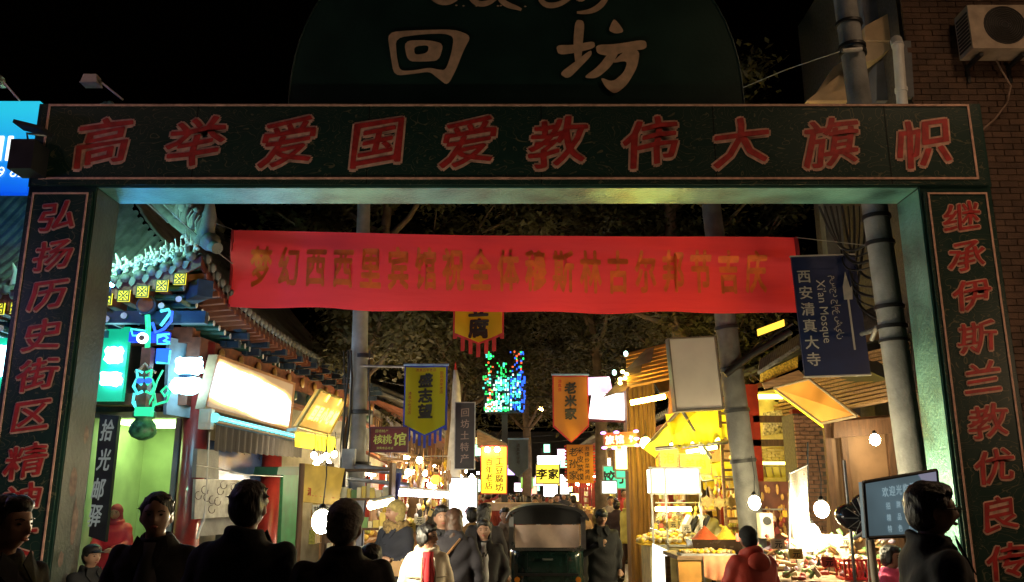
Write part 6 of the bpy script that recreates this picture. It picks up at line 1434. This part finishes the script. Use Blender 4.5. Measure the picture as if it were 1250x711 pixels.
# wires
def wire(label, pts, r=.008, m=BLACK): 
    q = MB(); n = 14; P = [Vector(p) for p in pts]; q.tube(bez(P, n), r, 0, 5); tag(q.build('overhead_wire', m), label, 'wire')
wire('pale wire slanting down past the horn finial of the left roof', [at(200, 250, 10), at(240, 290, 10.2), at(284, 322, 11)], .008, STEEL)
wire('pale wire crossing above the ridge knobs of the left roof', [at(178, 247, 9.8), at(196, 262, 10), at(205, 272, 10.2)], .01, STEEL)
for k in range(9):
    wire('dark looping cable in the tangle left of the concrete pole', [at(1000+k*7, 252, 11+k*.1), at(1020+k*5, 300+k*6, 11), at(1030+rnd.uniform(-20, 20), 330+k*5, 11), at(1078, 280+k*14, 10.2)], .012 if k % 2 else .02)
    COL.objects[-1]['group'] = 'tangled cables at the concrete pole'
gp2 = thing('grey_post', 'pale grey square post in the cable tangle behind the blue road sign', 'post', at(1014, 310, 12.5)); q = MB(); a = at(1014, 250, 13.0); q.box((a.x, 13.05, a.z/2+.6), (.28, .2, a.z)); q.build('post', mat('dim_grey_post', (.12, .13, .14), .7), gp2, True)
# unseen street lamp, put in to light the gate face
sl = thing('unseen_street_lamp', 'unseen street lamp with a warm head on the pavement to the right, above the frame', 'street lamp', (8.2, 5.4, 0))
MB().tube([(0, 0, 0), (0, 0, 9.2), (-.2, .15, 9.7), (-1.0, .5, 10.0)], .07, 0, 10, .04).build('pole', STEEL, sl)
MB().box((-1.25, .6, 10.0), (.7, .3, .10)).build('head', GREYP, sl)
MB().box((-1.25, .6, 9.94), (.6, .24, .03)).build('lens', glow('unseen_lamp_lens', (1, .64, .36), 118), sl)

def unseen_post_lamp(label, x, y, z, col, s):  # unseen globe lamps put in to light the gate pillars from either side
    o = thing('unseen_post_lamp', label, 'street lamp', (x, y, 0)); q = MB(); q.tube([(0, 0, 0), (0, 0, z-.15)], .05, 0, 10, .035); q.build('pole', BLACK, o)
    q = MB(); q.ell((0, 0, z), (.16, .16, .18), 0, 16, 10); q.build('globe', glow('globe_'+label.split()[0], col, s), o)
unseen_post_lamp('warm globe lamp on an added black post, unseen to the right of the frame', 7.9, 6.6, 3.4, (1, .62, .35), 60)
unseen_post_lamp('violet globe lamp on an added black post, unseen to the left of the frame', -7.8, 6.6, 4.2, (.6, .45, 1), 28)

sl2 = copy_tree(sl, None, (-6.0, 6.2, 0), R(25), 'added unseen street lamp to the left, above the frame, brightening the gate')  # second unseen lamp, added to brighten the left end of the beam
for c_ in sl2.children:
    if c_.name.startswith('lens'): c_.data = c_.data.copy(); c_.data.materials[0] = glow('added_lamp_lens', (1, .55, .4), 40)

r4 = random.Random(77)
for i in range(16):
    Y = r4.uniform(44, 70); x = r4.choice([r4.uniform(-2.4, -.3), r4.uniform(1.6, 3.9)]); z = r4.uniform(2.2, 5.0); hu = r4.choice(HUES); w = r4.uniform(.4, 1.1); h = r4.uniform(.3, .9)
    o = thing('shop_sign', 'tiny glowing sign among the lights at the far end of the lane', 'sign', (x, Y, z), 0, 'tiny signs at the far end of the lane')
    MB().box((0, 0, 0), (w, .1, h)).build('lit_face', glow('tiny_sign_%d' % HUES.index(hu), hu, 1.8), o); q = MB(); q.box((0, -.01, h/2+.03), (w+.08, .14, .05)).box((0, -.01, -h/2-.03), (w+.08, .14, .05)); q.build('frame', BLACK, o)
for k in range(5):
    Y = 20+k*5; wire('thin cable sagging across the lane overhead, %s' % ['nearest of five', 'second of five', 'third of five', 'fourth of five', 'farthest of five'][k], [(-3.2, Y, 4.4), (.5, Y+1, 3.7), (4.6, Y+.5, 4.5)], .012)
# ------------------------------------------------------------------ people
SKIN = mat('skin', (.34, .185, .12), .5, 0, .12, 8); HAIRM = mat('black_hair', (.012, .010, .009), .42, 0, .4, 30, .5, 90, stretch=(1, 1, .2))
HAIRG = mat('grey_knit', (.16, .14, .12), .8, 0, .3, 40, .4, 80); LIPM = mat('lip', (.35, .10, .08), .5); EYEM = mat('eye_dark', (.01, .008, .008), .15)
def rot2(x, y, a): return (x*math.cos(a)-y*math.sin(a), x*math.sin(a)+y*math.cos(a))
def head_shape(v):
    # v on the unit-scaled ellipsoid (x side, y depth, z height), face towards -y
    x, y, z = v.x/.078, v.y/.098, v.z/.118
    f = 1.0
    if z < -.1: f -= .20*(-z-.1)*(1 if y < .2 else 1.6)*(1-.3*max(0, -y))
    if y < 0:
        fr = max(0, -y)
        f += .27*math.exp(-((x/.17)**2+((z+.16)/.15)**2))*fr        # nose
        f += .10*math.exp(-((x/.12)**2+((z-.05)/.18)**2))*fr
        f -= .10*math.exp(-(((abs(x)-.40)/.2)**2+((z-.06)/.12)**2))*fr      # eye sockets
        f += .04*math.exp(-((x/.5)**2+((z-.26)/.10)**2))*fr        # brow
        f += .07*math.exp(-((x/.26)**2+((z+.46)/.09)**2))*fr       # lips
        f -= .05*math.exp(-((x/.3)**2+((z+.60)/.07)**2))*fr
        f += .10*math.exp(-((x/.3)**2+((z+.80)/.14)**2))*fr        # chin
    return f
def person(label, x, Y, H, rz=0, head=0, arms='down', hair='short', top=(.02, .02, .022), trous=(.02, .02, .025), coat='jacket', topname=None, voxel=.013, inner=None, lean=0, seat=0, tilt=0, group=None, wide=1.0, extras=(), hairm=None, cheap=False, build=True):
    k = H/1.75
    o = thing('person', label, 'person', (x, Y, 0), rz, group)
    L = lambda p: Vector((p[0]*k, p[1]*k, p[2]*k))
    def lp(p):  # lean forward about the hips and sit down
        px_, py, pz = p
        if lean and pz > .92: a = lean; dy, dz_ = py, pz-.92; py, pz = dy*math.cos(a)-dz_*math.sin(a), .92+dy*math.sin(a)+dz_*math.cos(a)
        return Vector((px_*k, py*k, (pz-seat)*k if pz > .6 or not seat else pz*k))
    HC = (0, -.02, 1.628)
    b = MB()
    hr = Matrix.Rotation(head, 3, 'Z') @ Matrix.Rotation(tilt, 3, 'X')
    def hp_(v): c = lp(HC); return c+hr @ (Vector(v)*k)
    m2 = MB(); m2.ell((0, 0, 0), (.078, .098, .118), 0, 40, 30, fn=head_shape)
    b.add([hp_(v) for v in m2.v], m2.f)
    for s in (-1, 1):
        m3 = MB(); m3.ell((s*.079, .012, -.012), (.012, .02, .032), 0, 8, 6); b.add([hp_(v) for v in m3.v], m3.f)
    b.cap(lp((0, .01, 1.44)), lp((0, -.005, 1.56)), .060*k, .052*k)
    lo = [(0, 0, .93, .165, .115), (0, 0, 1.02, .15, .105), (0, -.005, 1.2, .165, .11), (0, 0, 1.35, .18, .115), (0, .005, 1.42, .15, .09), (0, .01, 1.48, .07, .065)]
    m4 = MB(); m4.loft(lo, 0, 18, 2.2); b.add([lp(v) for v in m4.v], m4.f)
    A = {'down': [((.25, .03, 1.16), (.27, -.05, .90))]*2, 'pocket': [((.27, .06, 1.15), (.20, -.10, .98))]*2, 'hold': [((.24, -.02, 1.14), (.10, -.22, 1.16)), ((.25, .02, 1.14), (.26, -.1, .92))],
         'work': [((.25, -.08, 1.16), (.12, -.34, 1.12))]*2, 'phone': [((.25, -.02, 1.15), (.12, -.22, 1.26)), ((.25, .03, 1.16), (.24, -.08, .92))], 'walk': [((.24, .10, 1.16), (.26, .06, .92)), ((.24, -.06, 1.16), (.25, -.20, .96))], 'cross': [((.24, -.03, 1.15), (-.02, -.20, 1.15)), ((.24, -.03, 1.15), (.0, -.18, 1.10))]}[arms]
    sleeves = []
    for i, s in enumerate((-1, 1)):
        sh = (s*.172*wide, .005, 1.405); el, wr = A[i]; el = (s*el[0]*wide, el[1], el[2]); wr = (s*wr[0], wr[1], wr[2])
        b.cap(lp(sh), lp(el), .05*k, .042*k); b.cap(lp(el), lp(wr), .04*k, .028*k); sleeves.append((sh, el, wr))
        # hand: palm and five curled fingers
        w0 = lp(wr); d = (lp(wr)-lp(el)).normalized(); side = d.cross(Vector((0, -1, .2))).normalized()*(1 if s > 0 else -1); nrm = d.cross(side).normalized()
        if nrm.dot(Vector((-s, -.2, -.2))) < 0: nrm = -nrm
        b.cap(w0+d*.02*k, w0+d*.075*k, .026*k, .034*k, sx=1)
        for j, (off, ln) in enumerate(((-.027, .058), (-.009, .068), (.009, .064), (.027, .050))):
            p0_ = w0+(d*.085+side*off)*k; p1_ = p0_+(d*ln*.6+nrm*ln*.25)*k; p2_ = p1_+(d*ln*.2+nrm*ln*.5)*k
            b.cap(p0_, p1_, .0098*k, .009*k, n=6); b.cap(p1_, p2_, .009*k, .008*k, n=6)
        p0_ = w0+(d*.035-side*.028)*k; p1_ = p0_+(d*.04-side*.03+nrm*.012)*k; b.cap(p0_, p1_, .012*k, .010*k, n=6); b.cap(p1_, p1_+(d*.03+nrm*.01)*k, .010*k, .009*k, n=6)
    legs = []
    for s in (-1, 1):
        st = .05*s if arms == 'walk' else 0
        if seat: hpj, kn, an = (s*.10, 0, .95), (s*.13, -.42, .93), (s*.13, -.42, .09+seat*0)
        else: hpj, kn, an = (s*.09, 0, .93), (s*.10, -.03+st*2, .50), (s*.10, .02+st*5, .09)
        P = [lp(hpj), lp(kn), Vector((an[0]*k, an[1]*k, an[2]*k))]; legs.append(P); b.cap(P[0], P[1], .085*k, .055*k); b.cap(P[1], P[2], .052*k, .035*k)
    body = meshobj('body', remesh(b, voxel*k if not cheap else .02, 1), SKIN, o)
    # clothes
    c = MB(); big = .018 if coat != 'puffer' else .035; hem = {'jacket': .84, 'coat': .55, 'puffer': .80, 'shirt': .92, 'hoodie': .86}[coat]
    R_ = [(0, 0, hem, .185+big, .135+big), (0, 0, .95, .175+big, .13+big), (0, 0, 1.1, .165+big, .12+big), (0, -.005, 1.25, .18+big, .13+big), (0, 0, 1.36, .200+big*.7, .125+big*.6), (0, .005, 1.425, .185+big*.5, .11), (0, .01, 1.465, .135, .095), (0, .015, 1.505, .088, .082)]
    m5 = MB(); m5.loft([(a_, b_, z, rx*wide, ry) for a_, b_, z, rx, ry in R_], 0, 22, 2.4); c.add([lp(v) for v in m5.v], m5.f)
    for sh, el, wr in sleeves: 
        c.cap(lp(sh), lp(el), (.066+big*.5)*k, (.058+big*.5)*k); wv = Vector(wr); ev_ = Vector(el); cu = ev_.lerp(wv, .97); c.cap(lp(el), lp(cu), (.056+big*.5)*k, (.040+big*.4)*k)
    tm = mat(topname or 'cloth_%03d_%03d_%03d' % tuple(int(v*999) for v in top), top, .85 if coat != 'puffer' else .6, 0, .2, 6, .25, 22)
    # collar ring
    nC = 14
    rc = .078 if coat != 'puffer' else .098
    pts = [lp((rc*math.sin(a), .01-rc*math.cos(a)*.95, 1.495+.035*(.5-.5*math.cos(a)))) for a in [2*math.pi*i/nC for i in range(nC+1)]]
    for a_, b_ in zip(pts, pts[1:]): c.cap(a_, b_, (.022 if coat != 'puffer' else .034)*k, (.022 if coat != 'puffer' else .034)*k, n=8)
    cl = meshobj(coat if coat in ('coat', 'shirt', 'hoodie') else 'jacket', remesh(c, (voxel+.003)*k if not cheap else .022, 6, (.006 if coat == 'puffer' else .012) if not cheap else 0), tm, o)
    if not cheap and coat in ('jacket', 'coat'):
        q = MB()
        for s in (-1, 1):
            ax = [lp((s*.012, -.105, 1.47)), lp((s*.075, -.075, 1.525)), lp((s*.105, -.10, 1.44)), lp((s*.055, -.150, 1.36))]
            q.quad(*(ax if s > 0 else ax[::-1]), 0, .006)
        for z in (1.3, 1.15, 1.0): q.ell(lp((.0, -.155-big, z)), (.010, .006, .010), 0, 6, 4)
        q.build('collar', tm, o)
    t = MB(); m6 = MB()
    if seat: m6.loft([(0, 0, .86, .17, .13), (0, 0, .98, .18, .135), (0, 0, 1.04, .17, .125)], 0, 16)
    else: m6.loft([(0, 0, .84, .16, .12), (0, 0, .95, .18, .132), (0, 0, 1.04, .165, .12)], 0, 16)
    t.add([lp(v) for v in m6.v], m6.f)
    for P in legs: t.cap(P[0], P[1], .098*k, .07*k); t.cap(P[1], P[2]+Vector((0, 0, .02)), .068*k, .058*k)
    meshobj('trousers', remesh(t, .02*k, 2, .004), mat('trouser_%02d_%02d_%02d' % tuple(int(v*99) for v in trous), trous, .85, 0, .15), o)
    sh_ = MB()
    for P in legs: f = P[2]; sh_.cap(Vector((f.x, f.y+.03*k, .045*k)), Vector((f.x*1.1, f.y-.15*k, .04*k)), .05*k, .042*k)
    meshobj('shoes', remesh(sh_, .018, 1), BLACK, o)
    # face
    for s in (-1, 1):
        e = MB(); e.ell((0, 0, 0), (.011*k, .008*k, .0052*k), 0, 8, 6); p = hp_((s*.031, -.083, .009)); e.v = [p+hr @ Vector(v) for v in e.v]; e.build('eye', EYEM, o)
        if not cheap: e = MB(); e.tube([hp_((s*.016, -.096, .026)), hp_((s*.034, -.093, .032)), hp_((s*.052, -.080, .026))], .003*k, 0, 5); e.build('eyebrow', HAIRM, o)
    if not cheap: e = MB(); e.ell((0, 0, 0), (.022*k, .008*k, .008*k), 0, 8, 5); p = hp_((0, -.093, -.055)); e.v = [p+hr @ Vector(v) for v in e.v]; e.build('lips', LIPM, o)
    # hair
    h = MB(); he = lambda c_, r_: h.add([hp_(v) for v in MB().ell(c_, r_, 0, 20, 14).v], MB().ell(c_, r_, 0, 20, 14).f)
    hm = hairm or HAIRM
    if hair in ('short', 'long', 'bob', 'cap', 'thin'):
        he((0, .020, .045), (.086, .100, .090)); he((0, .045, .0), (.083, .074, .095))
        if hair != 'thin': he((0, -.03, .085), (.068, .065, .045)); 
        for s in (-1, 1): he((s*.068, -.005, .035), (.018, .035, .045))
        if hair == 'bob': he((0, .045, -.01), (.090, .072, .088)); [he((s*.076, .0, -.005), (.020, .045, .062)) for s in (-1, 1)]; he((0, -.05, .085), (.066, .05, .036))
        if hair == 'long': he((0, .06, -.07), (.082, .05, .15)); he((0, .085, -.2), (.07, .035, .12)); [he((s*.076, .02, -.05), (.016, .035, .10)) for s in (-1, 1)]
        if not cheap:
            rt_ = random.Random(int(x*100)); 
            for _ in range(70):    # tufts
                a = rt_.uniform(0, 6.28); el_ = rt_.uniform(-.1, 1.5); dv = Vector((math.cos(a)*math.cos(el_), math.sin(a)*math.cos(el_), math.sin(el_)))
                if dv.y < -.5 and dv.z < .5: continue
                c0 = Vector((dv.x*.078, .02+dv.y*.092, .045+dv.z*.082)); e_ = c0+dv*.018+Vector((rt_.uniform(-.012, .012), -.008, -.012)); h.cap(hp_(c0), hp_(e_), .010*k, .006*k, n=6)
        hmesh = remesh(h, .010*k if not cheap else .018, 1, .003 if not cheap else 0, 90, 20)
        meshobj('hair', hmesh, hm, o)
    if hair == 'beanie':
        he((0, .008, .052), (.092, .108, .092)); he((0, .05, .0), (.083, .07, .085)); meshobj('knit_hat', remesh(h, .011*k, 1, .0025, 70, 40), hm, o)
    if hair == 'cap':
        h2 = MB(); g_ = lambda c_, r_: h2.add([hp_(v) for v in MB().ell(c_, r_, 0, 20, 12).v], MB().ell(c_, r_, 0, 20, 12).f)
        g_((0, .01, .068), (.094, .108, .068)); g_((0, -.105, .050), (.066, .06, .010)); meshobj('cap', remesh(h2, .009*k, 1), mat('black_cap', (.012, .012, .014), .6), o)
    if hair == 'scarf':
        he((0, .02, .03), (.094, .108, .115)); he((0, .04, -.06), (.10, .085, .12)); he((0, 0, -.135), (.10, .10, .06)); meshobj('headscarf', remesh(h, .012*k, 2, .003, 30, 12), hm, o)
    if hair == 'hood':
        he((0, .02, .045), (.096, .108, .10)); he((0, .04, -.02), (.098, .085, .10)); meshobj('knit_hood', remesh(h, .011*k, 1, .003, 60, 30), hm, o)
    if inner:
        q = MB(); q.loft([(0, -.035, .90, .09, .115), (0, -.045, 1.15, .075, .112), (0, -.05, 1.3, .07, .108), (0, -.03, 1.42, .05, .08), (0, -.01, 1.49, .062, .068)], 0, 16, 2.2)
        q.v = [lp(v) for v in q.v]; q.v = [Vector((v.x, v.y-(.016+big*.9)*k, v.z)) for v in q.v]; q.build('shirt', mat('inner_%02d_%02d_%02d' % tuple(int(v*99) for v in inner), inner, .85), o)
    for nm, fn_, mm in extras: 
        q = MB(); fn_(q, lp, hp_, k); q.build(nm, mm, o)
    return o
def pxp(x, Y): return (x-625)/1051*Y
DK = (.009, .009, .011)
person('dark haired man in profile at the far left edge facing right', pxp(12, 3.8), 3.8, 1.78, rz=R(75), hair='short', top=DK, wide=1.05, voxel=.011)
person('man in a dark jacket facing the viewer in front of the lit booth', pxp(195, 5.0), 5.0, 1.79, rz=R(8), head=R(8), hair='thin', arms='hold', top=(.010, .009, .010), voxel=.011, inner=(.03, .03, .035))
person('broad man with short black hair seen from behind, beside the menu board', pxp(303, 4.4), 4.4, 1.85, rz=R(172), head=R(6), hair='short', top=(.007, .007, .012), wide=1.08, voxel=.011)
person('man in a grey knit hat seen from behind against the starburst bulb', pxp(424, 4.3), 4.3, 1.75, rz=R(200), head=R(-25), hair='beanie', hairm=HAIRG, top=(.008, .007, .009), wide=1.05, voxel=.011)
person('dark head low behind the knit hatted man, seen from behind', pxp(455, 5.6), 5.6, 1.47, rz=R(175), hair='short', top=DK, voxel=.014)
person('seated figure in black with a black cap low beside the booth sign', pxp(120, 9.2), 9.2, 1.68, rz=R(60), hair='cap', top=DK, seat=.44, arms='work', voxel=.015)
person('woman in a red headscarf and red jacket sitting inside the lit booth', pxp(145, 12.3), 12.3, 1.62, rz=R(5), hair='scarf', hairm=mat('dark_red_scarf', (.32, .03, .05), .8, 0, .3), top=(.55, .03, .04), coat='puffer', arms='work', voxel=.015)
FUR = mat('golden_fur', (.30, .20, .08), .9, 0, .5, 40, .8, 120)
def furc(q, lp, hp_, k):
    r9 = random.Random(2)
    for i in range(90):
        a = 2*math.pi*i/90; p = lp((.12*math.sin(a), .01-.11*math.cos(a), 1.475+.035*r9.uniform(-1, 1))); q.ell(p, (.035*k, .035*k, .04*k), 0, 6, 5)
person('woman in a yellow knit hat and dark coat with a big golden fur collar', pxp(484, 9.4), 9.4, 1.70, rz=R(-35), head=R(-20), hair='hood', hairm=mat('yellow_knit', (.32, .25, .09), .85, 0, .3, 40), top=(.02, .022, .035), coat='coat', arms='cross', extras=[('fur_collar', furc, FUR)], inner=None)
person('woman in a cream padded jacket over a red top, head turned right', pxp(523, 7.7), 7.7, 1.52, rz=R(12), head=R(58), hair='bob', top=(.78, .66, .5), wide=.85, coat='puffer', inner=(.5, .02, .03), arms='pocket', voxel=.011, extras=[('zip_edge', lambda q, lp, hp_, k: [q.tube([lp((s*.075, -.165, .86)), lp((s*.07, -.175, 1.1)), lp((s*.068, -.175, 1.3)), lp((s*.06, -.14, 1.44))], .008*k, 0, 6) for s in (-1, 1)], mat('tan_zip', (.3, .22, .15), .5)), ('jacket_seam', lambda q, lp, hp_, k: [q.tube([lp((s*.085, -.168, z)), lp((s*.15, -.14, z+.005)), lp((s*.2, -.06, z)), lp((s*.208, .0, z))], .006*k, 0, 5) for s in (-1, 1) for z in (.95, 1.05, 1.15, 1.25)], mat('seam_shadow', (.45, .36, .26), .8))])
person('tall man with short black hair behind the cream jacketed woman', pxp(540, 8.9), 8.9, 1.66, rz=R(5), head=R(10), hair='short', top=(.03, .03, .035), voxel=.013)
person('person with long brown hair in a dark coat walking away', pxp(555, 8.5), 8.5, 1.64, rz=R(185), hair='long', hairm=mat('brown_hair', (.06, .028, .016), .5, 0, .3, 30), top=(.025, .022, .03), coat='coat', extras=[('shoulder_bag', lambda q, lp, hp_, k: (q.box(lp((.30, .05, .92)), (.12*k, .28*k, .24*k), taper=.85), q.tube([lp((.26, .0, 1.02)), lp((.14, -.16, 1.3)), lp((.02, -.13, 1.46)), lp((-.06, .12, 1.45)), lp((.2, .2, 1.15)), lp((.28, .14, 1.0))], .012*k, 0, 6)), mat('tan_leather_bag', (.3, .15, .06), .5))])
def liv(q, lp, hp_, k):
    v, f = bold('LIV', .03); q.add([lp((a*.075, -.182+.25*abs(a*.075)-.01, 1.355+b_*.075)) for a, b_ in v], f)
    q.box(lp((.0, -.175, 1.12)), (.012, .006, .02))
person('young woman in a black jacket and white lettered shirt facing the viewer', pxp(591, 9.2), 9.2, 1.51, rz=R(2), head=R(-3), hair='long', top=(.045, .045, .045), arms='pocket', inner=(.62, .62, .62), voxel=.011, extras=[('shirt_lettering', liv, INK)])
person('person in an ochre jacket behind the woman in the lettered shirt', pxp(577, 11.5), 11.5, 1.60, rz=R(160), hair='short', top=(.28, .14, .04), voxel=.016)
person('dark haired person with a ponytail walking away beside the rickshaw', pxp(592, 10.6), 10.6, 1.66, rz=R(170), head=R(-30), hair='long', top=(.03, .025, .025), coat='coat', voxel=.015)
person('person in a patterned brown coat squeezed beside the rickshaw', pxp(617, 12.4), 12.4, 1.58, rz=R(0), hair='short', top=(.16, .11, .09), voxel=.016)
person('stout man in black with a black cap right of the rickshaw, looking down', pxp(733, 11.6), 11.6, 1.57, rz=R(10), tilt=R(10), hair='cap', top=(.012, .012, .014), coat='coat', wide=1.1, arms='phone', extras=[('phone_in_hand', lambda q, lp, hp_, k: q.box(lp((-.10, -.30, 1.30)), (.07*k, .012, .14*k), 0, Matrix.Rotation(-.4, 3, 'X')), BLACK)])
person('person with curly brown hair just behind the rickshaw roof', pxp(705, 14.5), 14.5, 1.62, rz=R(180), hair='long', hairm=MATS['brown_hair'], top=(.2, .12, .08), voxel=.018)
for i, (x, Y, H, rz, hr_, tp_, ct, lab) in enumerate((
    (752, 19, 1.62, 170, 'short', (.05, .03, .03), 'coat', 'person in a dark brown coat at the left of the standing group by the trunk'),
    (766, 18.2, 1.66, 120, 'bob', (.6, .55, .12), 'puffer', 'blond person in a bright yellow jacket by the timber post'),
    (776, 18.4, 1.68, 200, 'short', (.06, .03, .07), 'coat', 'person in a dark plum coat beside the yellow jacket'),
    (786, 18.8, 1.66, 230, 'short', (.03, .03, .04), 'jacket', 'person in black at the right of the group by the timber post'),
    (745, 22, 1.70, 0, 'short', (.3, .25, .22), 'jacket', 'person in a pale grey jacket behind the standing group'),
    (762, 23, 1.90, 10, 'short', (.35, .03, .03), 'jacket', 'tall person in a red top behind the standing group'),
    (735, 24, 1.66, 170, 'short', (.2, .15, .06), 'jacket', 'person in olive brown further back right of the capped man'))):
    person(lab, pxp(x, Y), Y, H, rz=R(rz), hair=hr_, hairm=(mat('blond_hair', (.55, .35, .1), .5) if i == 1 else None), top=tp_, coat=ct, voxel=.02, trous=(.07, .04, .03), arms='walk' if i % 2 else 'phone')
def bagf(q, lp, hp_, k): q.box(lp((.28, -.05, .82)), (.24, .1, .2), taper=.8); q.tube([lp((.18, 0, .95)), lp((.1, .1, 1.2)), lp((-.1, .1, 1.42))], .01, 0, 5)
person('person in a red hooded jacket and black hat seen from behind at the spice table', pxp(916, 7.6), 7.6, 1.50, rz=R(200), head=R(-15), hair='beanie', hairm=mat('black_knit', (.012, .012, .012), .8), top=(.50, .05, .03), coat='puffer', lean=R(6), arms='work', wide=1.12, extras=[('hood', lambda q, lp, hp_, k: q.ell(lp((0, .12, 1.40)), (.13*k, .07*k, .10*k), 0, 16, 10), mat('red_hood', (.45, .05, .03), .7))])
person('vendor in a white cap leaning over the glass food case', pxp(857, 14.2), 14.2, 1.66, rz=R(-5), hair='beanie', hairm=mat('white_cap', (.75, .72, .6), .7), top=(.55, .5, .25), arms='work', voxel=.016, lean=R(8))
person('seated woman in a pink top half hidden by the menu screen', pxp(1078, 8.7), 8.7, 1.66, rz=R(40), hair='bob', top=(.65, .08, .2), coat='shirt', seat=.40, arms='work', voxel=.015)
def glasses(q, lp, hp_, k):
    for s in (-1, 1):
        q.tube([hp_((s*.034+.019*math.cos(a), -.104, .008+.015*math.sin(a))) for a in [i*math.pi/6 for i in range(13)]], .0025, 0, 5); q.tube([hp_((s*.053, -.100, .010)), hp_((s*.082, -.01, .012))], .0028, 0, 5)
    q.tube([hp_((-.015, -.106, .010)), hp_((.015, -.106, .010))], .0025, 0, 5)
person('man with glasses in a dark jacket in profile at the right, facing right', pxp(1130, 4.1), 4.1, 1.84, rz=R(82), head=R(4), hair='short', top=(.008, .008, .011), wide=1.05, voxel=.011, extras=[('glasses', glasses, BLACK)])
# crowd far down the lane
protos = []
for i, (tp_, hr_) in enumerate((((.03, .03, .035), 'short'), ((.12, .07, .05), 'long'), ((.25, .2, .17), 'short'), ((.2, .03, .03), 'bob'))):
    pY5 = 19+i*1.7; px5 = (-.9, .55, 1.6, -.2)[i]
    protos.append(person('distant pedestrian in the crowd far down the lit lane', px5, pY5, 1.66+.03*i, rz=R((180, 0, 190, 20)[i]), hair=hr_, top=tp_, coat='coat' if i == 1 else 'jacket', voxel=.025, cheap=True, trous=(.03, .03, .035), group='crowd far down the lane'))
r9 = random.Random(31)
for i in range(64):
    Y = 20+i*.62; x = r9.uniform(-2.2, 3.4) if Y > 27 else r9.uniform(-2.0, .6); copy_tree(protos[i % 4], None, (x, Y, 0), r9.uniform(-.5, .5)+(math.pi if r9.random() < .5 else 0), scale=r9.uniform(.94, 1.05))
